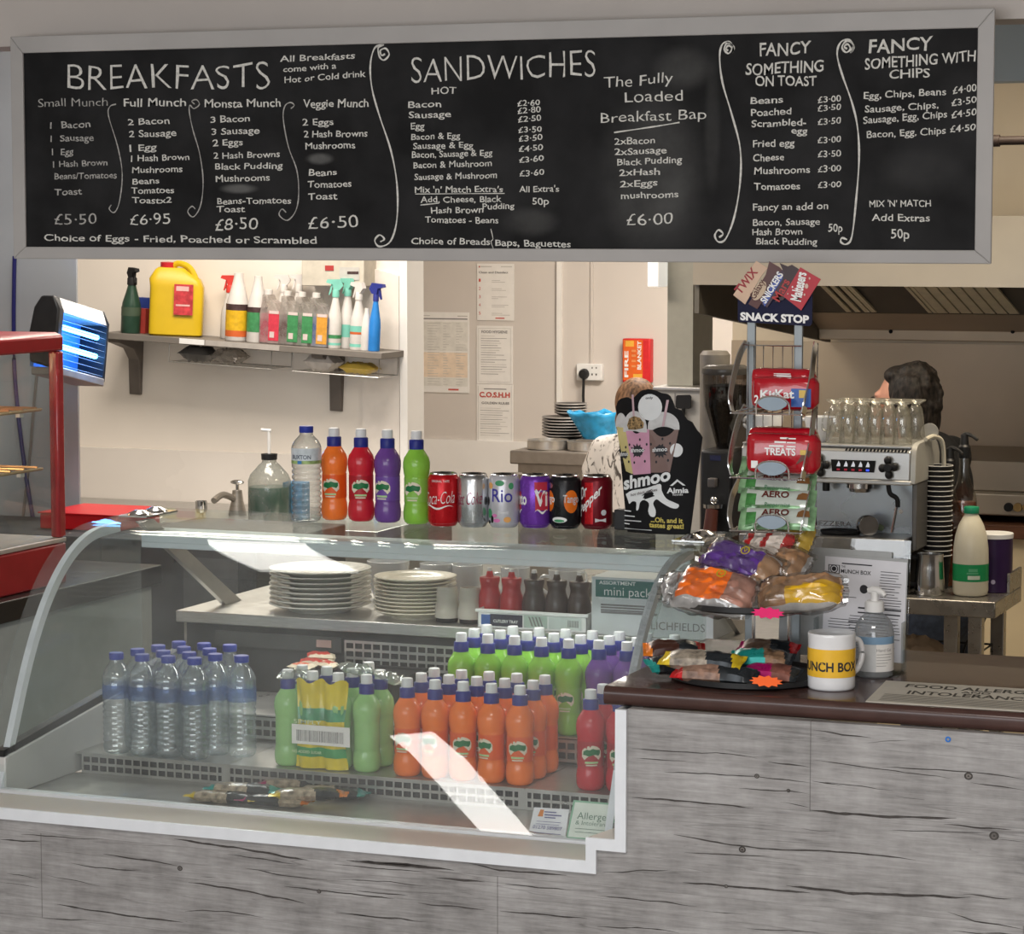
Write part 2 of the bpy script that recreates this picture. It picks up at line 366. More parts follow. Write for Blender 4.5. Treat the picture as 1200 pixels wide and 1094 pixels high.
# ================================================================== counter front, worktop and chilled display
def wood_panel():
    m = D.materials.new('weathered_grey_wood'); m.use_nodes = True
    nt = m.node_tree; N = nt.nodes; L = nt.links; b = N['Principled BSDF']
    tc = N.new('ShaderNodeTexCoord'); sp = N.new('ShaderNodeSeparateXYZ'); L.new(tc.outputs['Object'], sp.inputs[0])
    def math_(op, a, c=None, d=None):
        n = N.new('ShaderNodeMath'); n.operation = op
        for i, v in enumerate((a, c, d)):
            if v is None: continue
            if hasattr(v, 'links'): L.new(v, n.inputs[i])
            else: n.inputs[i].default_value = v
        return n.outputs[0]
    X, Z = sp.outputs[0], sp.outputs[2]
    row = math_('FLOOR', math_('DIVIDE', math_('SUBTRACT', Z, 0.925 - 0.16 * 10), 0.16))
    def noise_(sx, sz, sc, det=4, rough=0.6, off=0.0, dist=0.0):
        c = N.new('ShaderNodeCombineXYZ')
        L.new(math_('ADD', math_('MULTIPLY', X, sx), math_('MULTIPLY', row, 3.7 + off)), c.inputs[0])
        L.new(math_('MULTIPLY', Z, sz), c.inputs[2]); c.inputs[1].default_value = off
        n = N.new('ShaderNodeTexNoise'); n.inputs['Scale'].default_value = sc; n.inputs['Detail'].default_value = det
        n.inputs['Roughness'].default_value = rough; n.inputs['Distortion'].default_value = dist; L.new(c.outputs[0], n.inputs['Vector']); return n.outputs['Fac']
    grain = noise_(6, 95, 1.0, 5, 0.65)
    blot = noise_(4.0, 6, 1.6, 5, 0.62, 5.0)
    fine = noise_(25, 260, 1.0, 2, 0.5, 9.0)
    def ramp(f, stops):
        r = N.new('ShaderNodeValToRGB'); e = r.color_ramp.elements
        while len(e) < len(stops): e.new(0.5)
        for i, (p, c) in enumerate(stops): e[i].position = p; e[i].color = (c, c, c, 1) if not isinstance(c, tuple) else (*c, 1)
        L.new(f, r.inputs[0]); return r.outputs[0]
    # cracks: iso lines of long stretched noise
    def crack(sx, sz, off, wdt, lvl=0.5, gate=0.52):
        n = noise_(sx, sz, 1.0, 1.6, 0.4, off, 0.05)
        a = math_('ABSOLUTE', math_('SUBTRACT', n, lvl))
        g = noise_(2.2, 9, 1.0, 2, 0.5, off + 2.0)
        wd = math_('MULTIPLY', math_('MAXIMUM', math_('SUBTRACT', g, gate), 0.0), wdt)
        mr = N.new('ShaderNodeMapRange'); L.new(a, mr.inputs[0]); mr.inputs[1].default_value = 0.0
        L.new(wd, mr.inputs[2]); mr.inputs[3].default_value = 1.0; mr.inputs[4].default_value = 0.0
        return math_('MULTIPLY', mr.outputs[0], math_('GREATER_THAN', g, gate))
    c1 = crack(0.75, 24, 1.0, 0.20); c2 = crack(1.1, 38, 11.0, 0.13, 0.47, 0.50); c3 = crack(1.7, 60, 23.0, 0.12, 0.53, 0.50)
    # plank joints
    fz = math_('ABSOLUTE', math_('SUBTRACT', math_('FRACT', math_('ADD', math_('DIVIDE', math_('SUBTRACT', Z, 0.925 - 1.6), 0.16), 0.5)), 0.5))
    jz = math_('LESS_THAN', fz, 0.0035)
    xo = math_('ADD', math_('ADD', X, 1.185), math_('MULTIPLY', math_('SUBTRACT', 10.0, row), 0.2805))
    fx = math_('ABSOLUTE', math_('SUBTRACT', math_('FRACT', math_('ADD', math_('DIVIDE', xo, 0.92), 0.5)), 0.5))
    jx = math_('MULTIPLY', math_('LESS_THAN', fx, 0.0009), math_('LESS_THAN', math_('FRACT', math_('MULTIPLY', row, 0.5)), 0.25))
    joint = math_('MULTIPLY', math_('MAXIMUM', math_('MULTIPLY', jz, 0.45), jx), 0.7)
    saw = noise_(26, 9, 1.0, 3, 0.6, 17.0)
    base = ramp(math_('ADD', math_('ADD', math_('MULTIPLY', grain, 0.26), math_('MULTIPLY', saw, 0.14)), math_('ADD', math_('MULTIPLY', blot, 0.44), math_('MULTIPLY', fine, 0.16))),
                [(0.38, (0.165, 0.158, 0.155)), (0.50, (0.285, 0.276, 0.272)), (0.62, (0.40, 0.392, 0.39))])
    dark = math_('MINIMUM', math_('ADD', math_('ADD', math_('MULTIPLY', c1, 0.25), math_('MULTIPLY', c2, 0.35)), math_('ADD', math_('MULTIPLY', c3, 0.4), joint)), 1.0)
    mx = N.new('ShaderNodeMix'); mx.data_type = 'RGBA'; L.new(math_('MULTIPLY', dark, 0.85), mx.inputs[0]); L.new(base, mx.inputs[6]); mx.inputs[7].default_value = (0.045, 0.037, 0.036, 1)
    L.new(mx.outputs[2], b.inputs['Base Color']); b.inputs['Roughness'].default_value = 0.48
    bp = N.new('ShaderNodeBump'); bp.inputs['Strength'].default_value = 0.25; bp.inputs['Distance'].default_value = 0.002
    L.new(math_('SUBTRACT', grain, dark), bp.inputs['Height']); L.new(bp.outputs[0], b.inputs['Normal'])
    return m
wood = wood_panel()
trimw = pm('white_aluminium', (0.74, 0.77, 0.81), 0.4, 0.1, var=0.02)
beige = pm('warm_steel', (0.52, 0.48, 0.43), 0.35, 0.35, var=0.03, scale=4)
XL = -4.4; XR = 1.6; XN = -1.507
ctr = thing('service_counter', 'long counter front clad in weathered grey wood plank panels', 'counter', (0, 0, 0))
f = MB()
f.prism([(XL, 0), (XR, 0), (XR, 1.0768), (XN, 1.0768), (XN, 0.829), (-1.561, 0.829), (-1.561, 0.787), (XL, 0.787)], 0.0, 0.02, 'y')
f.box((XN, 0.02, 0), (XN + 0.02, 0.62, 1.0768)); f.box((XR - 0.02, 0.02, 0), (XR, 0.62, 1.0768))
# long drying cracks and knots printed on the planks
rc = random.Random(21)
def crack_strip(pts, th):
    P = [aY(x, y, 0) for x, y in pts]; Q = []
    for i in range(len(P) - 1):
        n_ = max(3, int((P[i + 1] - P[i]).length / .012))
        Q += [P[i].lerp(P[i + 1], k / n_) for k in range(n_)]
    Q.append(P[-1]); up, lo = [], []
    for i, p in enumerate(Q):
        e = min(1, min(i, len(Q) - 1 - i) / 3.0 + .12); w_ = th * .00062 * e * (1 + .7 * mnoise.noise((p.x * 60, p.z * 90, th))); dz = .0022 * mnoise.noise((p.x * 26, p.z * 40, 3.0)) + .0007 * mnoise.noise((p.x * 120, 1, 2))
        up.append((p.x, -.0004, p.z + dz + max(.0001, w_))); lo.append((p.x, -.0004, p.z + dz - max(.0001, w_)))
    n_ = len(Q); f.add(up + lo, [(i, n_ + i, n_ + i + 1, i + 1) for i in range(n_ - 1)], 1)
def knot(x, y, r):
    c = aY(x, y, 0); n_ = 16
    for (k, d, mi) in ((1.0, .0005, 1), (.62, .0007, 2), (.25, .0009, 1)): f.add([(c.x + k * r * .0009 * (1 + .2 * mnoise.noise((i, x, k))) * math.cos(2 * PI * i / n_), -d, c.z + k * r * .0008 * math.sin(2 * PI * i / n_)) for i in range(n_)], [tuple(range(n_))], mi)
A_ = lambda l: [(700 + x / 2.4, 800 + y / 2.4) for x, y in l]
B_ = lambda l: [(x / 2.4, 850 + y / 2.4) for x, y in l]
C_ = lambda l: [(400 + x / 3.333, 740 + y / 3.333) for x, y in l]
for l, th in (([(97, 185), (375, 200), (450, 213)], 1.2), ([(480, 222), (600, 237)], 1.8), ([(97, 210), (250, 222)], 1), ([(190, 250), (440, 262), (598, 280)], 1.3), ([(400, 297), (540, 303), (598, 312)], 1.5), ([(97, 322), (280, 335), (440, 352)], 2.0), ([(515, 335), (598, 352)], 1.5),
              ([(608, 133), (770, 155)], 1.9), ([(606, 215), (820, 245), (1000, 268)], 1.0), ([(800, 235), (1040, 248), (1200, 268)], 1.3), ([(1050, 280), (1200, 300)], 1.2), ([(604, 275), (690, 288)], 2.0), ([(640, 278), (830, 302)], 1), ([(598, 358), (800, 375), (1010, 381)], 3.4), ([(975, 397), (1165, 413)], 2.0),
              ([(820, 415), (1100, 420)], 1.0), ([(1125, 438), (1200, 447)], 1.2), ([(215, 425), (380, 455), (500, 468), (650, 472), (780, 482), (895, 496)], 1.8), ([(245, 478), (380, 482), (490, 490)], 1.3), ([(15, 533), (205, 525)], 1.4), ([(240, 560), (420, 575), (600, 590)], 2.4), ([(530, 568), (700, 590), (1050, 603)], 3.4), ([(1030, 592), (1165, 608)], 2.0),
              ([(0, 598), (150, 612), (280, 627)], 1.4), ([(0, 685), (150, 690), (230, 702)], 1.4), ([(985, 642), (1060, 670), (1200, 692)], 1.5), ([(1000, 698), (1200, 708)], 1.6), ([(575, 410), (670, 418)], 1.0), ([(840, 320), (920, 330)], 1.0), ([(300, 640), (420, 650)], .8), ([(420, 690), (620, 700)], 1.0), ([(760, 168), (880, 160)], .7), ([(510, 150), (580, 155)], .8)): crack_strip(A_(l), th)
for l, th in (([(0, 320), (115, 327)], 2.6), ([(60, 305), (200, 315), (290, 318)], 1.2), ([(290, 360), (440, 382), (500, 395)], 2.0), ([(200, 385), (270, 400), (400, 408)], 1.4), ([(490, 318), (640, 340), (740, 355), (870, 380)], 2.8), ([(640, 362), (780, 380), (830, 390)], 1.4), ([(130, 420), (280, 450)], 1.0), ([(20, 415), (110, 430)], 1.4), ([(160, 503), (240, 515), (330, 530), (515, 553)], 2.4),
              ([(530, 440), (680, 462), (860, 500)], 2.2), ([(520, 520), (640, 522), (740, 538)], 1.3), ([(690, 400), (820, 425), (920, 432)], 1.4), ([(800, 450), (900, 465), (1110, 485)], 1.8), ([(1000, 378), (1200, 395)], 2.8), ([(940, 390), (1200, 412)], 1.2), ([(950, 430), (1100, 440), (1200, 452)], 1.0), ([(940, 525), (1040, 535), (1200, 550)], 1.7), ([(565, 425), (620, 430)], 1.4), ([(0, 440), (110, 455)], .8), ([(118, 540), (250, 548)], 1.4)): crack_strip(B_(l), th)
for l, th in (([(20, 892), (150, 905), (320, 920), (440, 930)], 3.2), ([(500, 905), (620, 930), (880, 950)], 2.2), ([(370, 960), (560, 978)], 3.0), ([(640, 985), (900, 1010)], 1.6), ([(60, 1010), (260, 1030)], 1.4), ([(300, 1060), (560, 1085)], 1.8), ([(620, 1090), (960, 1120)], 2.0), ([(20, 1100), (220, 1125)], 1.2)): crack_strip(C_(l), th)
for x, y, r in ((887, 909, 5), (1135, 909, 8), (1165, 979, 9), (870, 995, 7), (924, 926, 4), (211, 1017, 6), (374, 1044, 5), (851, 1038, 4)): knot(x, y, r)
f.build('front_panel', [wood, pm('crack_dark', (.062, .055, .052), .7, var=.2, scale=90), pm('knot_grey', (.17, .155, .145), .6, var=.3, scale=120)], ctr, smooth=0)
t = MB()
out = [(XL, .787), (-1.561, .787), (-1.561, .829), (XN, .829), (XN, 1.0755)]
inn = [(XL, .808), (-1.580, .808), (-1.580, .849), (-1.527, .849), (-1.527, 1.0755)]
for i in range(4):
    t.prism([out[i], out[i + 1], inn[i + 1], inn[i]], -0.007, 0.004 if i == 3 else 0.0, 'y')
    if i == 3: t.prism([(-1.527, .849), (-1.521, .849), (-1.521, 1.0755), (-1.527, 1.0755)], 0.004, 0.55, 'y')
t.build('edge_trim', trimw, ctr, smooth=0)['label'] = 'white metal edge trim stepping round the display'
sd = pm('blue_sticker', (0.02, 0.16, 0.55), 0.4)
st = MB(); c = aY(1111, 866, -0.001)
ring = [((c.x + r * math.cos(a * PI / 10)), (c.z + r * math.sin(a * PI / 10))) for r in (0.0022, 0.0048) for a in range(20)]
st.add([(x, -0.0012, z) for x, z in ring], [(i, (i + 1) % 20, 20 + (i + 1) % 20, 20 + i) for i in range(20)])
tag(st.build('ring_sticker', sd), 'tiny blue ring sticker on the grey wood panel under the worktop', 'sticker')

wt = thing('worktop', 'dark reddish brown laminate worktop with a rounded front edge', 'worktop', (0, 0, 0))
wtop = pm('dark_brown_laminate', (0.062, 0.031, 0.026), 0.24, var=0.12, scale=18, stretch=(1, 6, 1), coat=0.15)
wb = MB()
pts = []
for (cy, cz, a0) in ((0.027, 1.098, 90), (0.027, 1.089, 180)):
    pts += [(cy + 0.012 * math.cos(math.radians(a0 + k * 15)), cz + 0.012 * math.sin(math.radians(a0 + k * 15))) for k in range(7)]
prof = pts + [(0.60, 1.077), (0.60, 1.110)]
wb.prism([(y, z) for y, z in prof], -1.556, XR + .02, 'x')
wb.build('slab', wtop, wt, smooth=40)

# ---------------- chilled serve-over display
GX0, GX1 = -2.965, -1.615
dis = thing('display_fridge', 'chilled serve-over display with a curved glass front', 'display fridge', (0, 0, 0))
liner = pm('white_liner', (0.56, 0.56, 0.55), 0.4, 0.1, var=0.04, scale=10)
deckm = pm('stainless_deck', (0.50, 0.49, 0.47), 0.30, 0.7, var=0.08, scale=20)
darkm = pm('dark_interior', (0.045, 0.045, 0.048), 0.5, var=0.1)
b = MB()
b.box((GX0, 0.03, 0.02), (-1.53, 1.45, 0.745))
b.build('base_cabinet', steeld, dis, smooth=0)
b = MB(); b.prism([(0.0005, .8075), (0.262, .772), (0.262, .752), (0.0005, .79)], GX0 - .6, -1.5815, 'x')
b.prism([(0.0005, .8485), (0.20, .83), (0.20, .80), (0.0005, .83)], -1.5795, -1.5275, 'x')
b.build('front_sill', beige, dis, smooth=0)['label'] = 'beige metal sill sloping down to the glass'
b = MB(); b.box((GX0, 0.255, .766), (GX1, 0.285, .7785)); b.build('glass_channel', trimw, dis, bevel=.002)
b = MB(); b.box((GX0 + .03, 0.285, 0.745), (GX1 - .005, 0.556, 0.757)); b.build('well_floor', deckm, dis)
def grille(name, y, z0, z1, x0, x1, rows, cell, parent, m=None, seams=(), lip=0.0):
    g = MB(); h = (z1 - z0); rb = 0.48
    bar = h / (rows + (rows + 1) * rb) * rb; hole = h / (rows + (rows + 1) * rb)
    for r in range(rows + 1):
        zz = z0 + r * (bar + hole); g.box((x0, y - .002, zz), (x1, y, zz + bar))
    n = int((x1 - x0) / cell)
    for k in range(n + 1):
        x = x0 + (x1 - x0) * k / n; wv = cell * 0.10
        if any(abs(x - s) < cell * .6 for s in seams): wv = cell * 0.5
        g.box((x - wv, y - .0018, z0), (x + wv, y - .0002, z1))
    o = g.build(name, m or deckm, parent, smooth=0)
    k_ = MB(); k_.box((x0, y + .004, z0), (x1, y + .006, z1)); k_.build('grille_backing', darkm, o, smooth=0)
    return o
seams = [aZ(268, 895, .80).x, aZ(616, 923, .80).x]
grille('front_grille', 0.560, 0.757, 0.7975, GX0 + .06, GX1 - .005, 2, 0.0195, dis, seams=seams)
b = MB(); xs = [GX0 + .03] + seams + [GX1 - .005]
for i in range(3): b.box((xs[i] + .0008, 0.556, 0.797), (xs[i + 1] - .0008, 0.801, 0.800))
b.build('lower_deck', deckm, dis, smooth=0)
grille('middle_grille', 0.805, 0.806, 0.852, GX0 + .06, GX1 - .005, 2, 0.0195, dis)
b = MB(); b.box((GX0 + .03, 0.801, 0.855), (GX1 - .005, 1.062, 0.858)); b.box((GX0 + .03, 0.812, 0.745), (GX1 - .005, 1.062, .80))
b.build('upper_deck', deckm, dis, smooth=0)
b = MB(); b.box((GX0 + .03, 1.075, 0.745), (GX1 - .005, 1.095, 1.004)); b.build('back_wall', darkm, dis, smooth=0)
grille('back_grille', 1.069, 0.925, 0.985, aY(405, 760, 1.069).x, aY(560, 760, 1.069).x + .16, 3, 0.021, dis)
b = MB(); b.box((-2.86, 1.070, 0.955), (aY(400, 760, 1.069).x, 1.0745, 0.988)); o = b.build('control_panel', pm('control_panel', (.07, .07, .07), .4), dis)
c = aY(380, 754, 1.069); b = MB(); b.box((c.x - .018, 1.066, c.z - .008), (c.x + .018, 1.0698, c.z + .008)); b.build('temperature_display', pm('pinkish_display', (.42, .28, .25), .3), o)
# rear serving shelf on which plates and sauces stand
b = MB(); b.box((GX0 + .01, 1.06, 1.004), (-1.45, 1.55, 1.030)); b.build('rear_shelf', steel, dis, bevel=.002)
b = MB(); b.box((GX0 + .01, 1.10, 0.02), (-1.45, 1.53, 1.0035)); b.build('rear_base', steeld, dis, smooth=0)
# curved glass
prof = [Vector((0, .262, .772)), Vector((0, .290, .8346)), Vector((0, .320, .9016))]
for k in range(25):
    t_ = k / 24; b0, b1, b2, b3 = (1 - t_) ** 3, 3 * t_ * (1 - t_) ** 2, 3 * t_ * t_ * (1 - t_), t_ ** 3
    prof.append(Vector((0, b0 * .345 + b1 * .427 + b2 * .54 + b3 * .70, b0 * .9575 + b1 * 1.140 + b2 * 1.2640 + b3 * 1.2665)))
prof += [Vector((0, y, 1.2665 + .003 * (y - .7) / .1)) for y in (.73, .76)] + [Vector((0, y, 1.2695)) for y in (.80, .85, .90, .95, 1.0)]
prof = [(p.y, p.z) for p in prof]
def offset(pr, d):
    o = []
    for i, p in enumerate(pr):
        a = pr[max(0, i - 1)]; c = pr[min(len(pr) - 1, i + 1)]; ty, tz = c[0] - a[0], c[1] - a[1]; l = math.hypot(ty, tz)
        o.append((p[0] + tz / l * d, p[1] - ty / l * d))
    return o
inner = offset(prof, 0.006)
glassm = clear('display_glass', (0.97, 0.985, 0.98), (0.82, 0.89, 0.88), refl=0.035, rough=0.015, haze=0.05, hazecol=(.85, .87, .88), grain=4)
endg = clear('end_glass', (0.95, 0.97, 0.965), (0.75, 0.83, 0.82), refl=0.03, rough=0.02, haze=0.03, hazecol=(.8, .82, .83), grain=5)
b = MB(); n = len(prof)
vs = [(GX0, y, z) for y, z in prof] + [(GX1, y, z) for y, z in prof] + [(GX0, y, z) for y, z in inner] + [(GX1, y, z) for y, z in inner]
fs = []
for i in range(n - 1):
    fs += [(i, i + 1, n + i + 1, n + i), (2 * n + i, 3 * n + i, 3 * n + i + 1, 2 * n + i + 1), (i, 2 * n + i, 2 * n + i + 1, i + 1), (n + i, n + i + 1, 3 * n + i + 1, 3 * n + i)]
fs += [(0, n, 3 * n, 2 * n), (n - 1, 3 * n - 1, 4 * n - 1, 2 * n - 1)]
b.add(vs, fs); b.build('curved_glass', glassm, dis, smooth=30)['label'] = 'clear curved front glass'
edge_clear = pm('glass_edge', (0.42, 0.50, 0.48), 0.15, var=0.03)
for X, dx, nm in ((-2.930, -0.004, 'end_glass'), (-1.640, 0.004, 'end_glass')):
    b = MB(); poly = inner[:-3] + [(0.86, 0.80), (0.30, 0.80)]
    b.prism([(y + .002, z - .001) for y, z in poly], X - .003, X + .003, 'x'); b.build('end_glass', endg, dis, smooth=0)
    b = MB()   # pale edge strip that follows the curve
    o2 = offset(inner, 0.020)
    k = len(inner) - 6
    for i in range(k): 
        q = [inner[i], inner[i + 1], o2[i + 1], o2[i]]
        b.prism(q, X - .007, X + .007, 'x')
    b.build('edge_strip', trimw, dis, smooth=40)
    # support post behind the glass and its clamp
    b = MB(); xp = X + (.032 if X < -2 else -.03)
    b.prism([(0.79, 1.2620), (0.85, 1.2620), (1.262, 1.0305), (1.185, 1.0305)], xp - .006, xp + .006, 'x')
    p = b.build('support_post', pm('post_grey', (0.42, 0.40, 0.37), 0.4, 0.4), dis)
    b = MB()
    for (yy, zz) in ((0.97, 1.158), (1.15, 1.065)): b.lathe([(0.008, xp - .0085), (0.008, xp - .006)], 12, (0, yy, zz), axis='x')
    b.build('screw', blackm, p)
    b = MB(); cx = X + (.02 if X < -2 else -.015)
    b.box((cx - .034, .79, 1.2700), (cx + .034, .93, 1.2735))
    for yy in (.82, .895): b.lathe([(.026, 1.2735), (.024, 1.277), (.011, 1.283), (.010, 1.2835)], 18, (cx, yy, 0))
    b.build('clamp', chrome, dis)
for X in (-2.948,):
    b = MB(); b.prism([(.285, .757), (1.065, .757), (1.065, .935), (.285, .838)], X, X + .028, 'x'); b.build('side_liner', liner, dis, bevel=.003)
    b = MB(); b.prism([(.285, .8385), (1.065, .9355), (1.065, .955), (.285, .852)], X + .003, X + .025, 'x'); b.build('side_gasket', black, dis)
b = MB(); b.box((GX0 + .05, .835, 1.212), (GX1 - .05, .93, 1.234)); b.box((GX0 + .05, .835, 1.200), (GX1 - .05, .839, 1.213)); b.build('light_housing', trimw, dis, bevel=.002)
dl_ = area('display_light', ((GX0 + GX1) / 2, .875, 1.2095), ((GX0 + GX1) / 2, .80, .9), GX1 - GX0 - .2, .03, 3.0, (1, .98, .95)); dl_.parent = dis
b = MB(); b.tube([(GX0 + .09, .895, 1.2045), (GX1 - .09, .895, 1.2045)], .0075, 10); b.build('light_tube', pm('lit_tube', (.9, .9, .9), .4, emit=(1, .97, .92), estr=0.25), dis)
# two information cards stuck inside the lower right corner of the glass
def on_glass(px, py, d):
    """point on the inside of the curved glass seen at that place on its lower straight part"""
    r = ray(px, py); p0 = Vector((0, inner[0][0], inner[0][1])); p1 = Vector((0, inner[1][0], inner[1][1])); t_ = p1 - p0
    nrm = Vector((0, -t_.z, t_.y)).normalized(); p0 = p0 - nrm * d
    return CAM + r * ((p0 - CAM).dot(nrm) / r.dot(nrm))
def card(name, label, corners, m, backm, mk):
    o = MB().add([on_glass(x, y, .0012) for x, y in corners], [tuple(range(len(corners)))]).build(name, m, smooth=0)
    o.modifiers.new('thickness', 'SOLIDIFY').thickness = 0.0006
    tag(o, label, 'card'); return o
# ================================================================== bottles, cans and what lies in the display
def emblem(mb, r, a0, z, s, mi_g, mi_w, rf=None):
    pass
BR = [(0.0, .020), (.004, .0255), (.012, .0280), (.026, .0285), (.038, .0270), (.043, .0257), (.047, .0262), (.098, .0262), (.101, .0258), (.108, .0274), (.120, .0288), (.130, .0286), (.140, .0262), (.149, .0205), (.156, .0158), (.159, .0150)]
bcap = pm('sports_cap_white', (0.70, 0.71, 0.72), 0.45, var=0.03)
bcol = pm('sports_cap_blue', (0.020, 0.028, 0.22), 0.4, var=0.06)
lgreen = pm('emblem_green', (0.012, 0.16, 0.05), 0.45, var=0.03)
lcream = pm('emblem_cream', (0.72, 0.66, 0.52), 0.5, var=0.03)
llime = pm('emblem_lime', (0.42, 0.62, 0.30), 0.5, var=0.03)
juice = {
 'orange': (pm('orange_juice', (0.90, 0.20, 0.03), 0.22, var=0.05, coat=0.25, sss=0.15), pm('orange_label', (0.78, 0.105, 0.012), 0.35)),
 'red': (pm('red_juice', (0.58, 0.018, 0.035), 0.22, var=0.05, coat=0.25, sss=0.15), pm('red_label', (0.42, 0.014, 0.024), 0.35)),
 'purple': (pm('purple_juice', (0.15, 0.06, 0.29), 0.22, var=0.05, coat=0.25, sss=0.15), pm('purple_label', (0.15, 0.065, 0.34), 0.35)),
 'green': (pm('green_juice', (0.25, 0.54, 0.06), 0.22, var=0.05, coat=0.25, sss=0.15), pm('green_label', (0.25, 0.52, 0.08), 0.35)),
 'lime': (pm('cloudy_lime_juice', (0.30, 0.56, 0.20), 0.2, var=0.06, coat=0.3, sss=0.2), pm('lime_label', (0.40, 0.62, 0.30), 0.35)),
}
protos = {}
def juice_bottle(kind):
    t = thing('juice_bottle', 'x', 'bottle')
    body, lab = juice[kind]
    MB().lathe([(.0001, 0)] + [(r, z) for z, r in BR], 20).build('body', body, t, smooth=60)
    m = MB(); wrap_patch(m, .0264, -PI, PI, .0475, .0975, 24); o = m.build('label', lab, t)
    m = MB()
    for a in (-PI / 2 + .12, PI / 2):
        wrap_poly(m, .0266, a, .0745, [(1.22 * x_, 1.15 * z_) for x_, z_ in [(-.0165, -.006), (-.0165, .004), (-.013, .008), (-.006, .0125), (.002, .0135), (.009, .0115), (.014, .008), (.0165, .003), (.0165, -.006), (.012, -.011), (-.012, -.0115)]], 1)
        wrap_poly(m, .0269, a, .0760, [(1.2 * x_, 1.15 * z_) for x_, z_ in [(-.0145, -.004), (-.014, .002), (-.008, .0055), (-.003, .0045), (.002, .007), (.008, .005), (.0148, .0045), (.0150, -.001), (.012, -.0055), (.004, -.0035), (-.004, -.0065), (-.010, -.0045)]], 0)
        wrap_patch(m, .0267, a - .5, a + .5, .0545, .0585, 8, 2); wrap_patch(m, .0267, a - .42, a + .42, .0500, .0525, 8, 1)
    m.build('emblem', [lgreen, lcream, llime], o)['label'] = 'green and cream emblem'
    MB().lathe([(.0152, .157), (.0155, .158), (.0155, .176), (.0142, .178), (.0120, .1785)], 20).build('collar', bcol, t)['label'] = 'dark blue collar'
    MB().lathe([(.0117, .1785), (.0117, .192), (.0108, .196), (.0060, .197), (.0001, .197)], 18).build('cap', bcap, t)['label'] = 'white pull cap'
    return t
def put_bottle(kind, x, y, z, label, group, rz=None):
    if kind not in protos: protos[kind] = juice_bottle(kind); o = protos[kind]
    else: o = dup(protos[kind])
    o.location = (x, y, z); o.rotation_euler = (0, 0, random.uniform(-.5, .5) if rz is None else rz)
    tag(o, label, 'bottle', group); return o
H = .197
ZD, ZU, ZT = .8002, .8582, 1.2697
cap = lambda px, py, z: aZ(px, py, z + H)
oc = [(258, 178), (362, 187), (473, 193), (583, 201), (692, 206)]
fr = [cap(400 + x / 3.333, 740 + y / 3.333, ZD) for x, y in oc]
y0 = sum(p.y for p in fr) / 5
for i, p in enumerate(fr):
    put_bottle('orange', -2.178 + .0605 * i, y0, ZD, 'orange juice bottle, %s from the left in the front orange row' % ORD[i], 'orange juice bottles in the display')
for i in range(5):
    put_bottle('orange', -2.176 + .0605 * i, y0 + .066, ZD, 'orange juice bottle, %s from the left in the middle orange row' % ORD[i], 'orange juice bottles in the display')
put_bottle('orange', -1.934, y0 + .132, ZD, 'orange juice bottle standing rearmost at the right end of the orange block', 'orange juice bottles in the display')
for i in range(4):
    put_bottle('orange', -2.176 + .0605 * i, y0 + .132, ZD, 'orange juice bottle hidden in the rear orange row', 'orange juice bottles in the display')
gx = [(670, 382), (742, 384), (825, 386), (906, 383), (987, 396)]
for j in range(3):
    for i in range(5):
        bx = -2.162 + .0595 * i
        put_bottle('green', bx + .003 * j, .835 + .063 * j, ZU, 'green juice bottle, %s from the left in the %s row on the upper deck' % (ORD[i], ('front', 'middle', 'rear')[j]), 'green juice bottles on the upper deck')
k = 0
for j in range(3):
    for i in range(3):
        put_bottle('purple', -1.862 + .0605 * i, .845 + .063 * j, ZU, 'purple juice bottle, %s from the left in the %s purple row' % (ORD[i], ('front', 'middle', 'rear')[j]), 'purple juice bottles in the display')
rp = [cap(300 + x / 2.609, 600 + y / 2.609, ZD) for x, y in ((1022, 541), (1066, 527))]
put_bottle('red', rp[0].x, .600, ZD, 'red juice bottle at the left end of the red bottles, beside the counter end', 'red juice bottles in the display', .3)
put_bottle('red', rp[0].x + .0015, .667, ZD, 'red juice bottle standing behind the leftmost red bottle', 'red juice bottles in the display', -.1)
put_bottle('red', rp[0].x + .0615, .600, ZD, 'red juice bottle half cut off by the worktop corner, right of the leftmost red one', 'red juice bottles in the display', .1)
put_bottle('red', rp[0].x + .063, .667, ZD, 'red juice bottle tucked behind the worktop corner', 'red juice bottles in the display', .1)
# on top of the display
def top_at(px, py): p = aZ(px, py, 1.27); return p.x, p.y
for kind, px, py in (('orange', 388.5, 609), ('red', 420, 610.5), ('purple', 451, 612), ('green', 485, 614)):
    x, y = top_at(px, py)
    put_bottle(kind, x, y + .015, 1.2698, '%s juice bottle with sports cap standing on the glass top of the display' % kind, 'sample drinks on the glass top', {'orange': -.05, 'red': .25, 'purple': -.25, 'green': -.1}[kind])

